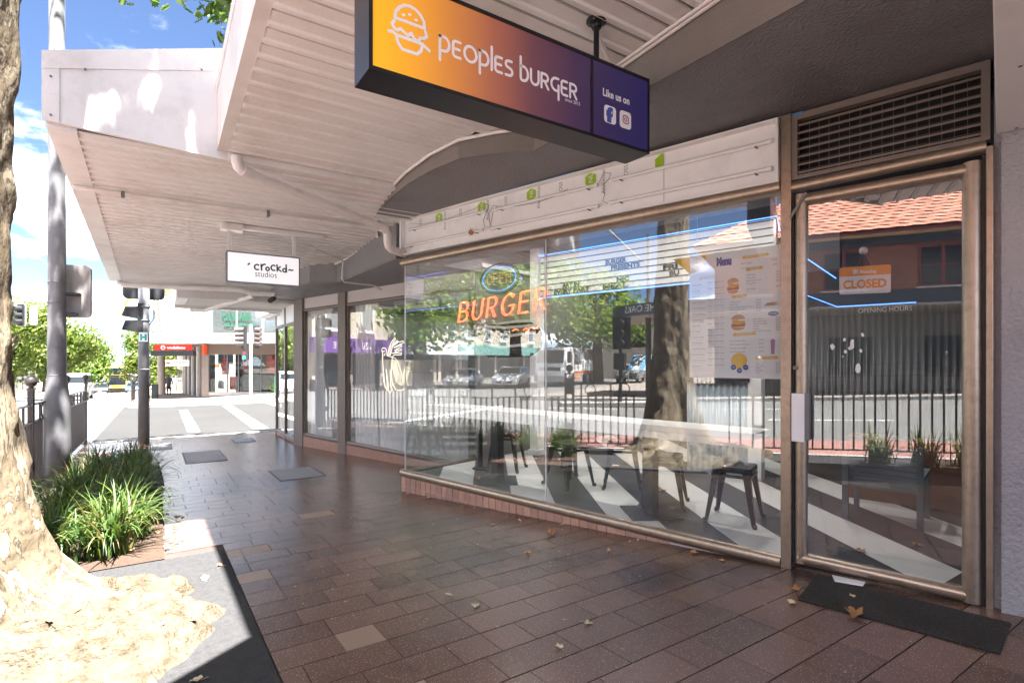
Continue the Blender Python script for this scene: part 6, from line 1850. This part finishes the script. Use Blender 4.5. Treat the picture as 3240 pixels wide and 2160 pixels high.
tree_thing('street_tree', -5.9, 68, zg(68), 2.6, 3.0, 1.2, 4500, .32, 3, 'darker street tree at the right edge of the leafy group', LFIG)
tree_thing('street_tree', -1.0, 76, zg(76), 2.8, 3.8, 1.8, 5000, .34, 4, 'leafy street tree behind the corner signal pole', LFAR)
tree_thing('street_tree', .9, 92, zg(92), 3.2, 4.5, 1.2, 2000, .5, 5, 'street tree farther down on the right of the main street', LFAR)
tree_thing('street_tree', -13.5, 70, zg(70), 5.5, 5, 3.0, 3500, .55, 6, 'street tree farthest left behind the plane tree trunk', LFAR)
tree_thing('fig_tree', -24.6, 26.8, zg(26.8), 6.4, 4.6, 6.6, 7000, .5, 11, 'big dark fig tree reflected behind the neon sign', LFIG, tr=.5, blobs=14)
tree_thing('fig_tree', -28.6, 20.9, zg(21), 6.0, 4.2, 6.4, 6500, .5, 12, 'big fig tree reflected behind the cars and the truck', LFIG, tr=.45, blobs=14)
tree_thing('fig_tree', -34.5, 16.5, zg(16), 5.2, 4.4, 6.2, 5000, .5, 13, 'fig tree reflected beyond the truck', LFIG, tr=.4, blobs=12)
tree_thing('fig_tree', -30.0, 34.0, zg(33), 4.0, 3.0, 5.2, 3000, .45, 14, 'fig tree reflected at the left edge of the big window', LFIG, tr=.35)
# palm behind the corner shop
pm_t = thing('palm_tree', (-1.95, 35.5, zg(35)), 'tall palm with drooping sunlit fronds behind the signal pole', 'palm')
pc = C0 = CF * 36 + CR * ((492 - 1620) / 1700 * 36); ptop = Vector((pc.x, pc.y, 5.6))
MB().tube([(pc.x + .35, pc.y, zg(35) - .1), (pc.x + .3, pc.y, 2.0), ptop], [.24, .2, .17], 12).build('trunk', pm('palm_trunk', (.30, .26, .22), .85, var=.2, vs=4, stretch=(1, 1, 6)), pm_t)
pr = random.Random(41)
PLM = leaf_mat('palm_leaf', (.16, .17, .03), (.38, .34, .09), .35)
for i in range(18):
    a = 2 * math.pi * i / 18 + pr.uniform(-.15, .15); el_ = pr.uniform(.1, 1.15); fr_ = MB()
    d = Vector((math.cos(a), math.sin(a), 0)); sd = Vector((-d.y, d.x, 0)); p = ptop.copy(); ang = el_; pts = []
    for k in range(14):
        pts.append(p.copy()); p = p + (d * math.cos(ang) + UP * math.sin(ang)) * .25; ang -= .17
    fr_.tube(pts, [.025 - .0016 * k for k in range(14)], 5)
    for k in range(2, 14):
        for s_ in (-1, 1):
            for q in (0, .5):
                b = pts[k] if q == 0 or k == 13 else (pts[k] + pts[k + 1]) / 2
                tip = b + sd * s_ * .34 + d * .16 - UP * pr.uniform(.38, .62)
                fr_.add([b - d * .02, b + d * .02, tip], [(0, 1, 2)])
    fr_.build('frond', PLM, pm_t)

# ================================================================== corner shop across the side street
vx = lambda zx: zx * .0049528 - 23.647
vz = lambda zy: 6.256 - .0049528 * zy
vd = thing('corner_phone_shop', FV((-17, 1, -.7)), 'corner shop across the side street with white awning fascia and red signs', 'shop')
def vbox(nm, mat, zx0, zx1, zy0, zy1, y0=0.0, y1=.1, parent=vd, bevel=0, **k): return MB(FV).box(vx(zx0), vx(zx1), y0, y1, vz(zy1), vz(zy0)).build(nm, mat, parent, bevel=bevel, **k)
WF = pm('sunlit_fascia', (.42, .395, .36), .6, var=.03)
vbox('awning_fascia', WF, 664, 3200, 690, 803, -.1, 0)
vbox('awning_roof', WF, 664, 3200, 700, 720, 0, 3.0)
vbox('awning_soffit', M['cream'], 690, 3200, 795, 800, 0, 2.4)
vbox('header_panel', pm('header_brown', (.12, .085, .065), .5), 1236, 3200, 806, 930, .9, 1.0)
vbox('header_edge', pm('orange_edge', (.75, .10, .03), .4), 1208, 1234, 815, 930, .6, 1.0)
for a, b in ((1250, 1455), (1460, 1585), (1592, 1850), (1858, 2130), (2140, 2600), (2606, 3100)):
    vbox('shop_window', M['glassfar'], a, b, 932, 1370 - (a - 1250) * .055, 1.0, 1.03)
    vbox('mullion', M['steel'], b, b + 7, 930, 1380 - (a - 1250) * .055, .97, 1.05)
vbox('shop_back', pm('shop_dark', (.10, .07, .065), .7), 1240, 3100, 900, 1420, 4.0, 4.1)
vbox('shop_base', M['kerb'], 1230, 3100, 1365, 1410, .92, 1.06)
vbox('end_pier', M['taupe'], 1170, 1250, 930, 1420, .9, 1.6)
RED = pm('brand_red', (.70, .03, .015), .35, var=.03)
ps = vbox('poster', RED, 1375, 1455, 955, 1160, 1.2, 1.22)
vbox('poster', RED, 1900, 2130, 940, 1140, 1.2, 1.22); vbox('poster', pm('poster_black', (.03, .03, .035), .3), 1665, 1815, 935, 1180, 1.2, 1.22)
vbox('poster', RED, 1600, 1660, 980, 1120, 1.4, 1.42)
for cxp, cyp in ((1420, 1060), (1985, 1090)):
    MB(FV).extr(arc(0, 0, .25, .25, 0, 345, 24), (vx(cxp), 1.10, vz(cyp)), (1, 0, 0), (0, 0, 1), (0, 1, 0), .02).build('round_decal', RED, vd)
    MB(FV).extr(arc(0, 0, .07, .07, 0, 345, 16), (vx(cxp + 32), 1.085, vz(cyp - 2)), (1, 0, 0), (0, 0, 1), (0, 1, 0), .01).build('decal_mark', M['white'], vd)
    mb = MB()
    for k_, wd_ in enumerate(('Fast', 'Smart', 'Network')): put_text(mb, wd_, FV((vx(cxp - 42), 1.09, vz(cyp - 18 + 18 * k_))), CR, UP, .085)
    mb.build('decal_print', M['white'], vd)
MB(FV).extr(rrect(.6, .5, .08), (vx(1680), 1.18, vz(1178)), (1, 0, 0), (0, 0, 1), (0, 1, 0), .02).build('phone_picture', pm('phone_grey', (.09, .09, .11), .3), vd)
mb = MB(); put_text(mb, 'iPhone 14 Pro', FV((vx(1690), 1.19, vz(1000))), CR, UP, .09); mb.build('poster_print', M['white'], vd)
mb = MB(); put_text(mb, 'contracts', FV((vx(1935), 1.19, vz(1030))), CR, UP, .2, fit=.8); mb.build('poster_print', pm('print_orange', (.8, .35, .1), .5), vd)
# main red sign
rs_ = thing('shop_sign', FV((vx(920), .25, vz(885))), 'red shop sign with white lettering under the white awning', 'sign')
vbox('board', RED, 712, 1140, 818, 885, .2, .3, parent=rs_)
mb = MB(); put_text(mb, 'vodafone', FV((vx(858), .19, vz(866))), CR, UP, .2, bold=.012, fit=1.05); mb.build('lettering', M['white'], rs_)
MB(FV).extr(arc(0, 0, .13, .13, 0, 345, 20), (vx(815), .185, vz(851)), (1, 0, 0), (0, 0, 1), (0, 1, 0), .01).build('logo', M['white'], rs_)
MB(FV).extr(arc(0, 0, .06, .06, 0, 345, 14) , (vx(817), .178, vz(855)), (1, 0, 0), (0, 0, 1), (0, 1, 0), .006).build('logo_mark', RED, rs_)
vbox('beam', M['blackmatt'], 686, 1170, 887, 945, .1, .4)
# upper storey with solicitor windows
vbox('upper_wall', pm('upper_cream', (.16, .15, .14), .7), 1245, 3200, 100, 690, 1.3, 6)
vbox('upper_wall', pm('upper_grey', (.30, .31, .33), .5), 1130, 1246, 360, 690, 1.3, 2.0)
BL = pm('blind_grey', (.085, .092, .092), .5, var=.04, vs=1.5)
for a, b in ((1270, 1545), (1560, 1845), (1868, 2130), (2150, 2500)):
    f_ = vbox('upper_window', BL, a, b, 385, 662, 1.22, 1.29)
    MB(FV).box(vx(a), vx(b), 1.17, 1.18, vz(662), vz(385)).build('pane', glass_mat('ell_glass', .01, .5, (.95, .97, .97)), f_)
    vbox('window_mullion', M['white'], b + 1, b + 13, 380, 668, 1.15, 1.3)
GT = pm('sign_green', (.02, .10, .06), .5)
for txt_, zx_, zy_, sz_, ft_ in (('P.J.ELLIS', 1380, 487, .34, 1.62), ('SOLICITORS', 1395, 531, .25, 1.63), ('TELE. 99081400', 1393, 596, .25, 1.87)):
    mb = MB(); put_text(mb, txt_, FV((vx(zx_), 1.16, vz(zy_))), CR, UP, sz_, fit=ft_, bold=.014); mb.build('window_lettering', GT, vd)
for i in range(7): vbox('louvre_blade', M['white'] if i % 2 else M['taupe'], 950 + i * 24, 958 + i * 24, 420 + 20 * (i % 3), 690, 2 + i * .4, 2.1 + i * .4)
# covered footpath running back beside the shop
A0 = FV((vx(1185), 1.0, 0)); 
def kbox(nm, mat, x0, x1, y0, y1, z0, z1, parent=vd): return MB().box(A0.x + x0, A0.x + x1, A0.y + y0, A0.y + y1, z0, z1).build(nm, mat, parent)
kbox('arcade_wall', pm('arcade_brown', (.16, .12, .10), .6), 0.0, .3, .6, 28, -2.2, 2.3)
for i in range(8): kbox('arcade_pier', M['cream'] if i % 2 else M['taupe'], -.12, -.01, 1.2 + i * 3.0, 1.7 + i * 3.0, -2.2, 2.2)
kbox('arcade_roof', M['taupe'], -2.2, .2, 1.0, 28, 2.3, 2.5)
hsn = thing('hanging_sign', FV((vx(812), 3.0, vz(1065))), 'white orthodontics sign hanging over the far footpath', 'sign')
vbox('board', M['acm'], 672, 950, 992, 1065, 1.5, 1.6, parent=hsn)
mb = MB(); put_text(mb, 'ORTHODONTICS', FV((vx(758), 1.49, vz(1026))), CR, UP, .13, fit=.88); put_text(mb, 'DENTAL SLEEP MEDICINE', FV((vx(758), 1.49, vz(1038))), CR, UP, .07, fit=.88); mb.build('lettering', M['ink'], hsn)
MB(FV).extr(arc(0, 0, .12, .05, 0, 345, 16), (vx(705), 1.48, vz(1030)), (1, 0, 0), (0, 0, 1), (0, 1, 0), .01).build('logo', pm('sign_crimson', (.5, .04, .06), .5), hsn)
hs3 = thing('hanging_sign', FV((vx(910), 5, vz(1115))), 'orange and white sign hanging farther along the covered footpath', 'sign')
vbox('board', pm('sign_orange_far', (.70, .22, .03), .5), 805, 1025, 1052, 1085, 4.0, 4.1, parent=hs3); vbox('lower_board', M['acm'], 795, 1025, 1087, 1115, 4.0, 4.1, parent=hs3)
af = thing('sandwich_board', FV((vx(1043), 4, vz(1370))), 'white sandwich board standing on the far footpath', 'sign')
vbox('board', M['acm'], 1016, 1070, 1255, 1355, 4.0, 4.04, parent=af); vbox('leg', M['acm'], 1020, 1066, 1262, 1362, 4.25, 4.28, parent=af)
# red floor display sign inside the phone shop
vbox('display_stand', RED, 1430, 1505, 1190, 1340, 1.5, 1.55, parent=None, label='red display stand inside the corner phone shop window', cat='stand')
# person walking in the arcade
pe = FV((vx(905) * 1.5, 15.0, 0)); pz = zg(pe.y) + .055 * max(0, pe.x - 1.5)
person = thing('person', (pe.x, pe.y, pz), 'person in dark clothes walking away under the far covered footpath', 'person')
sk = [((0, 0, .95), .15), ((0, 0, 1.2), .16), ((0, 0, 1.42), .17), ((0, 0, 1.52), .06), ((0, -.02, 1.66), .105), ((.2, 0, 1.38), .06), ((.26, .04, 1.1), .045), ((.26, -.1, .88), .04), ((-.2, 0, 1.38), .06), ((-.26, -.06, 1.1), .045), ((-.24, -.16, .88), .04), ((.1, .06, .5), .075), ((.1, .16, .08), .05), ((.1, .06, .03), .05), ((-.1, -.08, .5), .075), ((-.1, -.12, .08), .05), ((-.1, -.24, .03), .05)]
se = [(0, 1), (1, 2), (2, 3), (3, 4), (2, 5), (5, 6), (6, 7), (2, 8), (8, 9), (9, 10), (0, 11), (11, 12), (12, 13), (0, 14), (14, 15), (15, 16)]
me = bpy.data.meshes.new('body'); me.from_pydata([s_[0] for s_ in sk], se, []); me.materials.append(pm('dark_clothes', (.06, .055, .06), .8))
po = bpy.data.objects.new('body', me); COL.objects.link(po); po.parent = person
md = po.modifiers.new('skin', 'SKIN')
for i, s_ in enumerate(sk): me.skin_vertices[0].data[i].radius = (s_[1], s_[1])
me.skin_vertices[0].data[0].use_root = True
po.modifiers.new('sub', 'SUBSURF').levels = 1
# pedestrian signal pole on the far corner
fp = thing('signal_pole', FV((vx(1908), -.8, vz(1430))), 'white signal pole on the far corner with traffic and walk signals', 'signal pole')
PX = vx(1908)
def fcyl(nm, mat, x, y, z0, z1, r): return MB().tube([FV((x, y, z0)), FV((x, y, z1))], r, 14).build(nm, mat, fp)
fcyl('pole', M['white'], PX, -.8, vz(1432), vz(604), .075)
for (x0, x1, lab) in ((1757, 1882, 'a'), (1950, 2020, 'b')):
    xm = vx((x0 + x1) / 2 + (20 if lab == 'a' else -8))
    MB(FV).box(xm - .12, xm + .16, -.9, -.84, vz(868), vz(618)).build('target_board', M['blackmatt'], fp)
    for i in range(4):
        zc_ = vz(660 + 50 * i)
        dx_ = -.42 if lab == 'a' else .30
        MB().tube([FV((xm, -.88, zc_)), FV((xm + dx_, -1.0, zc_ - .03))], [.13, .115], 12).build('visor', pm('visor_brown', (.10, .08, .075), .5), fp)
    MB(FV).box(min(xm, PX), max(xm, PX), -.83, -.79, vz(700), vz(690)).build('bracket', M['steel'], fp)
MB(FV).box(vx(1822), vx(1886), -.95, -.75, vz(992), vz(895)).build('walk_signal', M['blackmatt'], fp)
MB(FV).extr(arc(0, 0, .075, .1, 0, 345, 12), (vx(1848), -.955, vz(965)), (1, 0, 0), (0, 0, 1), (0, 1, 0), .004).build('walk_lamp', emi('walk_green', (.02, .5, .32), .8), fp)
MB(FV).extr(arc(0, 0, .07, .09, 0, 345, 12), (vx(1850), -.955, vz(920)), (1, 0, 0), (0, 0, 1), (0, 1, 0), .004).build('stop_lamp', pm('lamp_off_red', (.25, .03, .03), .4), fp)
gp = MB().tube([FV((vx(2086), .2, vz(1405))), FV((vx(2086), .2, vz(1178)))], .05, 10).build('green_post', pm('post_green', (.02, .16, .09), .4), label='dark green bollard post by the spiky plant on the far corner', cat='bollard')
yp = FV((vx(2050), .6, 0)); clump(yp.x, yp.y, .95, 90, 777, 'pale spiky plant beside the green post on the far corner')
yc = [o for o in bpy.data.objects if o.get('label', '').startswith('pale spiky')][0]; yc.location.z = vz(1405); yc['group'] = 'plants at the far corner'
# left signal seen beside the trunk
ls = thing('signal_pole', (-5.2, 30.5, zg(30)), 'traffic signal with green arrow beside the plane tree trunk', 'signal pole')
lx = CF * 26 + CR * ((60 - 1620) / 1700 * 26)
MB().tube([(lx.x - .55, lx.y, zg(30) - .13), (lx.x - .55, lx.y, 4.6)], .07, 10).build('pole', M['steel'], ls)
TL = lambda p: Vector((lx.x, lx.y, 0)) + CR * p[0] + CF * p[1] + UP * p[2]
MB(TL).extr([(x_ - .3, z_) for x_, z_ in rrect(.45, 1.12, .1)], (0, .2, 2.98), (1, 0, 0), (0, 0, 1), (0, 1, 0), .04).build('target_board', pm('board_pale', (.3, .3, .31), .5), ls)
MB(TL).extr([(x_ - .26, z_) for x_, z_ in rrect(.37, 1.04, .08)], (0, .19, 3.02), (1, 0, 0), (0, 0, 1), (0, -1, 0), .03).build('signal_head', M['blackmatt'], ls)
for i in range(3): MB(TL).tube([(-.08, .15, 3.22 + .31 * i), (-.14, -.12, 3.2 + .31 * i)], [.14, .13], 12).build('visor', M['blackmatt'], ls)
MB(TL).extr(arc(0, 0, .10, .10, 0, 345, 14), (-.08, .13, 3.22), (1, 0, 0), (0, 0, 1), (0, -1, 0), .01).build('green_lamp', emi('signal_green', (.03, .9, .55), 2.0), ls)
MB(TL).extr([(x_, z_) for x_, z_ in rrect(.26, .95, .08)], (.24, .3, 3.05), (1, .5, 0), (0, 0, 1), (0, 1, 0), .04).build('target_board', pm('board_back', (.28, .27, .27), .5), ls)

# ================================================================== across the main street (seen in the glass)
BRK = bpy.data.materials.new('dark_brick'); BRK.use_nodes = True
t = BRK.node_tree; tcn = t.nodes.new('ShaderNodeNewGeometry'); mpn = t.nodes.new('ShaderNodeMapping'); mpn.inputs['Rotation'].default_value = (R(90), 0, R(90)); bt_ = t.nodes.new('ShaderNodeTexBrick')
sw = t.nodes.new('ShaderNodeSeparateXYZ'); cb = t.nodes.new('ShaderNodeCombineXYZ'); t.links.new(tcn.outputs['Position'], sw.inputs[0]); t.links.new(sw.outputs['Y'], cb.inputs[0]); t.links.new(sw.outputs['Z'], cb.inputs[1])
t.links.new(cb.outputs[0], bt_.inputs['Vector']); bt_.inputs['Scale'].default_value = 4.2; bt_.inputs['Color1'].default_value = (.22, .07, .045, 1); bt_.inputs['Color2'].default_value = (.13, .045, .032, 1); bt_.inputs['Mortar'].default_value = (.20, .15, .13, 1); bt_.inputs['Mortar Size'].default_value = .012
t.links.new(bt_.outputs['Color'], t.nodes['Principled BSDF'].inputs['Base Color'])
ht = thing('corner_hotel', (-21, -6, zg(-6)), 'two storey brick hotel with tiled roof across the road, seen reflected', 'building')
HX, HY0, HY1 = -19.0, -24.0, 5.4
MB().box(HX - 12, HX, HY0, HY1, -.4, 3.7).build('ground_floor_wall', pm('cladding_grey', (.20, .19, .185), .6, var=.08), ht)
MB().box(HX - 12, HX - .05, HY0, HY1, 3.7, 6.35).build('brick_wall', BRK, ht)
NVY = pm('navy_fascia', (.035, .045, .065), .4)
MB().box(-15.55, -15.4, HY0, 6.2, 3.30, 3.80).build('awning_fascia', NVY, ht)
MB().box(-19, -15.4, HY0, 6.2, 3.22, 3.30).build('awning_soffit', pm('awning_underside', (.34, .30, .26), .6), ht)
crv = [(-15.4 - 4.0 + 4.0 * math.cos(R(a)), 6.2 + 4.0 * math.sin(R(a))) for a in range(0, 95, 10)]
mb = MB()
for a, b in zip(crv[:-1], crv[1:]): mb.hexa([(a[0], a[1], 3.30), (b[0], b[1], 3.30), (b[0] - .1, b[1] - .05, 3.30), (a[0] - .1, a[1] - .05, 3.30)], [(a[0], a[1], 3.80), (b[0], b[1], 3.80), (b[0] - .1, b[1] - .05, 3.80), (a[0] - .1, a[1] - .05, 3.80)])
mb.build('awning_fascia', NVY, ht)
MB().prism(crv + [(-21, 10.2), (-21, 6.2)], 3.22, 3.30).build('awning_soffit', pm('awning_underside2', (.38, .30, .24), .6), ht)
mb = MB(); put_text(mb, 'THE OAKS', (-16.42, 8.0 - 2.6, 3.44), (0, 1, 0), UP, .42, fit=2.1); 
mb.v = [Vector((-16.40 if False else (-15.4 - 4.0 + 4.03 * math.cos(max(0, (p.y - 4.6) / 4.0))), 6.2 + 4.03 * math.sin(max(0, (p.y - 4.6) / 4.0)), p.z)) for p in mb.v]
mb.build('awning_lettering', M['white'], ht)
MB().tube([(-16.7, 7.9, -.3), (-16.7, 7.9, 3.25)], .12, 12).build('awning_post', M['blackmatt'], ht)
MRN = pm('maroon_paint', (.16, .03, .035), .4)
for i in range(8):
    yc_ = 3.6 - i * 3.3
    w_ = .75 if i % 3 else .5
    f_ = MB().box(HX - .06, HX + .02, yc_ - w_, yc_ + w_, 4.25, 5.85).build('window', MRN, ht)
    for s_ in (-1, 1):
        MB().box(HX + .01, HX + .03, yc_ + (s_ * w_ / 2) - w_ / 2 + .06, yc_ + (s_ * w_ / 2) + w_ / 2 - .06, 5.1, 5.78).build('pane', CGL, f_)
        MB().box(HX + .01, HX + .03, yc_ + (s_ * w_ / 2) - w_ / 2 + .06, yc_ + (s_ * w_ / 2) + w_ / 2 - .06, 4.32, 5.05).build('pane', CGL, f_)
    MB().box(HX - .03, HX + .05, yc_ - w_ - .1, yc_ + w_ + .1, 4.16, 4.25).build('sill', M['kerb'], ht)
    g_w = MB().box(HX - .04, HX + .03, yc_ - 1.0, yc_ + .6, .7, 2.3).build('window', M['blackmatt'], ht)
    MB().box(HX + .03, HX + .04, yc_ - .92, yc_ + .52, .78, 2.22).build('pane', CGL, g_w)
for y_ in (1.8, -7.5): MB().tube([(HX + .12, y_, 3.8), (HX + .12, y_, 6.1)], .06, 8).build('downpipe', NVY, ht)
MB().box(HX - .1, HX + .75, HY0 - .7, HY1 + .7, 6.35, 6.42).build('eaves', pm('eaves_tan', (.42, .30, .2), .6), ht)
MB().box(HX + .75, HX + .85, HY0 - .8, HY1 + .8, 6.35, 6.52).build('gutter', MRN, ht)
MB().box(HX + .0, HX + .1, HY0, HY1, 6.0, 6.35).build('frieze', NVY, ht)
# tiled roof built course by course
RT = bpy.data.materials.new('roof_tile'); RT.use_nodes = True
t = RT.node_tree; gn = t.nodes.new('ShaderNodeNewGeometry'); vo = t.nodes.new('ShaderNodeTexVoronoi'); vo.inputs['Scale'].default_value = 3.4; cr2 = t.nodes.new('ShaderNodeValToRGB')
t.links.new(gn.outputs['Position'], vo.inputs['Vector']); t.links.new(vo.outputs['Color'], cr2.inputs[0]); cr2.color_ramp.elements[0].color = (.28, .09, .05, 1); cr2.color_ramp.elements[1].color = (.55, .24, .15, 1); t.links.new(cr2.outputs[0], t.nodes['Principled BSDF'].inputs['Base Color']); t.nodes['Principled BSDF'].inputs['Roughness'].default_value = .7
rf = holder('roof', ht)
for c in range(20):
    x0 = HX + .85 - c * .30; z0_ = 6.50 + c * .19; yl0, yl1 = HY0 - .8 + c * .25, HY1 + .8 - c * .28
    n_ = 110; vs = []; fs = []
    for i in range(n_ + 1):
        yy_ = yl0 + (yl1 - yl0) * i / n_; wv = .035 * abs(math.sin(i * math.pi / 1.0 * .5))
        vs += [(x0, yy_, z0_ + .02 + wv), (x0 - .33, yy_, z0_ + .195 + wv), (x0, yy_, z0_ - .05)]
    for i in range(n_):
        a = 3 * i; fs += [(a, a + 3, a + 4, a + 1), (a + 2, a + 5, a + 3, a)]
    MB().add(vs, fs).build('tile_course', RT, rf)
MB().add([(HX + .8, HY1 + .8, 6.45), (HX - 5.0, HY1 - 4.8, 10.2), (HX - 12, HY1 - 4.8, 10.2), (HX - 12, HY1 + .8, 6.45)], [(0, 1, 2, 3)]).build('roof_end', RT, rf)
MB().add([(HX - 5.0, HY1 - 4.8, 10.2), (HX - 5.0, HY0 + 4, 10.2), (HX - 12, HY0 + 4, 8), (HX - 12, HY1 - 4.8, 8)], [(0, 1, 2, 3)]).build('roof_back', RT, rf)
# hedge plants behind the opposite fence
for i in range(9):
    y_ = 4.5 - i * 1.9
    o = clump(-15.9, y_, .7, 70, 500 + i, 'low green plant behind the fence across the road, seen reflected'); o['group'] = 'plants behind the opposite fence'
# cream commercial block along the side street
cb2 = thing('cream_block', (-36, 40, zg(34)), 'cream two storey block with purple shop fascia along the side street, seen reflected', 'building')
CRM = pm('cream_render', (.55, .48, .39), .8, var=.06, vs=.6)
MB().box(-62, -18.5, 34.5, 48, -1.2, 8.6).build('wall', CRM, cb2)
MB().box(-62.2, -18.3, 34.2, 34.5, 8.5, 8.9).build('parapet', M['white'], cb2)
PUR = pm('fascia_purple', (.16, .07, .30), .5)
MB().box(-29.5, -18.2, 33.9, 34.45, 1.9, 3.05).build('shop_fascia', PUR, cb2); MB().box(-40, -29.6, 33.9, 34.45, 1.9, 3.0).build('shop_fascia', M['acm'], cb2); MB().box(-62, -40.2, 33.9, 34.45, 1.9, 3.0).build('shop_fascia', pm('fascia_teal', (.2, .4, .36), .5), cb2)
mb = MB(); put_text(mb, '120', (-24.2, 33.88, 2.2), (1, 0, 0), UP, .8); put_text(mb, 'ELITE', (-21.6, 33.88, 2.25), (1, 0, 0), UP, .7); put_text(mb, 'VAPE', (-33.5, 33.88, 2.2), (1, 0, 0), UP, .1); mb.build('fascia_lettering', M['white'], cb2)
mb = MB(); put_text(mb, 'VAPE', (-33.6, 33.88, 2.15), (1, 0, 0), UP, .75); mb.build('fascia_lettering', M['ink'], cb2)
for i in range(11):
    xw = -20.4 - i * 3.8
    f_ = MB().box(xw - .75, xw + .75, 34.40, 34.52, 3.7, 6.2).build('window', M['white'], cb2); MB().box(xw - .6, xw + .6, 34.36, 34.40, 3.85, 6.05).build('pane', pm('pane_grey', (.25, .26, .26), .2), f_)
    MB().box(xw - .9, xw + .9, 34.3, 34.5, 3.55, 3.7).build('sill', M['white'], cb2)
    g_w = MB().box(xw - 1.6, xw + 1.6, 34.42, 34.52, -.7, 1.8).build('shop_window', CGL, cb2)
# cream flats across behind the trees, and the pitched blue canopy
fl = thing('cream_flats', (-50, 10, -1), 'pale modern flats far down the side street, seen reflected', 'building')
MB().box(-62, -46, -2, 20, -1, 6.2).build('wall', pm('pale_render', (.50, .45, .40), .8), fl)
for i in range(5): MB().box(-46, -45.94, -.8 + 4 * i, 1.6 + 4 * i, 2.6, 4.2).build('window', CGL, fl)
cp_ = thing('market_canopy', (-34.6, 11.5, zg(11)), 'blue striped pitched canopy beyond the hotel corner, seen reflected', 'canopy')
for i in range(10): MB().add([(-33.6, 9.6 + i * .42, .55), (-33.6, 10.02 + i * .42, .55), (-35.6, 10.02 + i * .42, 1.75), (-35.6, 9.6 + i * .42, 1.75), (-33.6, 9.6 + i * .42, .51), (-33.6, 10.02 + i * .42, .51), (-35.6, 10.02 + i * .42, 1.71), (-35.6, 9.6 + i * .42, 1.71)], [(0, 1, 2, 3), (4, 5, 6, 7), (0, 1, 5, 4), (2, 3, 7, 6)]).build('canopy_strip', pm('canopy_blue', (.10, .24, .40), .5) if i % 2 else M['kerb'], cp_)
for y_ in (9.7, 13.7): MB().tube([(-33.7, y_, zg(11) - .1), (-33.7, y_, .55)], .05, 8).build('post', M['white'], cp_)
# opposite street lamp and signal seen in the glass
ol = thing('street_lamp', (-19.2, 8.6, zg(8)), 'tall street lamp with slanted arm across the road, seen reflected', 'street lamp')
MB().tube([(-17.6, 8.1, zg(8) - .1), (-17.6, 8.1, 7.2)], [.13, .09], 12).build('pole', M['steel'], ol)
MB().tube([(-17.6, 8.1, 5.6), (-17.5, 10.8, 8.4), (-17.4, 11.3, 8.5)], .05, 8).build('arm', M['steel'], ol)
MB().box(-17.6, -17.2, 11.2, 12.1, 8.42, 8.56).build('lantern', M['blackmatt'], ol)
og = thing('signal_pole', (-12.2, 7.8, zg(7.8)), 'black traffic signal on the island across the road, seen reflected', 'signal pole')
MB().tube([(-12.2, 7.8, zg(7.8) - .05), (-12.2, 7.8, 2.9)], .07, 10).build('pole', M['blackmatt'], og)
MB().box(-12.35, -12.3, 7.45, 8.15, 1.75, 2.95).build('target_board', M['blackmatt'], og)
for i in range(3): MB().tube([(-12.33, 7.8, 1.98 + .37 * i), (-12.1, 7.8, 1.96 + .37 * i)], .13, 12).build('visor', M['blackmatt'], og)
MB().box(-12.3, -12.0, 7.6, 8.0, 1.0, 1.6).build('walk_signal', M['blackmatt'], og)

# ================================================================== distant backdrop down the main street
for i, (x0, x1, y0, h, mat, lab) in enumerate(((-40, -15.5, 60, 4.2, WF, 'low white shops behind the trees on the far left'), (-38, -16, 90, 4.0, CRM, 'cream shops farther along the left of the main street'), (2.6, 14, 70, 6.5, CRM, 'cream shops farther along the right of the main street'), (2.4, 12, 105, 5.5, WF, 'pale shops near the bottom of the street on the right'), (-44, -16, 150, 6, WF, 'white buildings on the far hill at the left'), (2.5, 20, 160, 6, CRM, 'cream buildings on the far hill at the right'))):
    b_ = thing('far_shop_row', ((x0 + x1) / 2, y0, zg(y0)), lab, 'building')
    MB().box(x0, x1, y0, y0 + 26, zg(y0 + 26) - 3, zg(y0) + h).build('wall', mat, b_)
    MB().prism([(x0, y0 - .3), (x1, y0 - .3), (x1, y0 + 26), (x0, y0 + 26)], zg(y0) + h, zg(y0) + h + .35).build('roof', pm('far_roof', (.40, .20, .14), .8), b_)
    for k in range(4):
        f_ = MB().box(x0 + (x1 - x0) * (k + .2) / 4, x0 + (x1 - x0) * (k + .75) / 4, y0 - .06, y0 + .05, zg(y0) + h * .5, zg(y0) + h * .8).build('window', CGL, b_)
        sx = x1 if x1 < 0 else x0
        MB().box(sx - .06, sx + .06, y0 + 2 + 6 * k, y0 + 5.5 + 6 * k, zg(y0) + .2, zg(y0) + 2.4).build('window', CGL, b_)
for i, (x, y) in enumerate([(-16, 96), (-15.5, 118), (3.2, 118), (2.2, 140), (-14.8, 150), (-15.5, 185), (2.5, 185), (3, 215), (-16, 225)]):
    tree_thing('distant_tree', x, y, zg(y), 3.6, 3.8, zg(y) + 5.2, 1100, .7, 60 + i, 'distant street tree lining the hill beyond the bus', LFAR, 'distant trees along the main street', tr=.2, blobs=7)
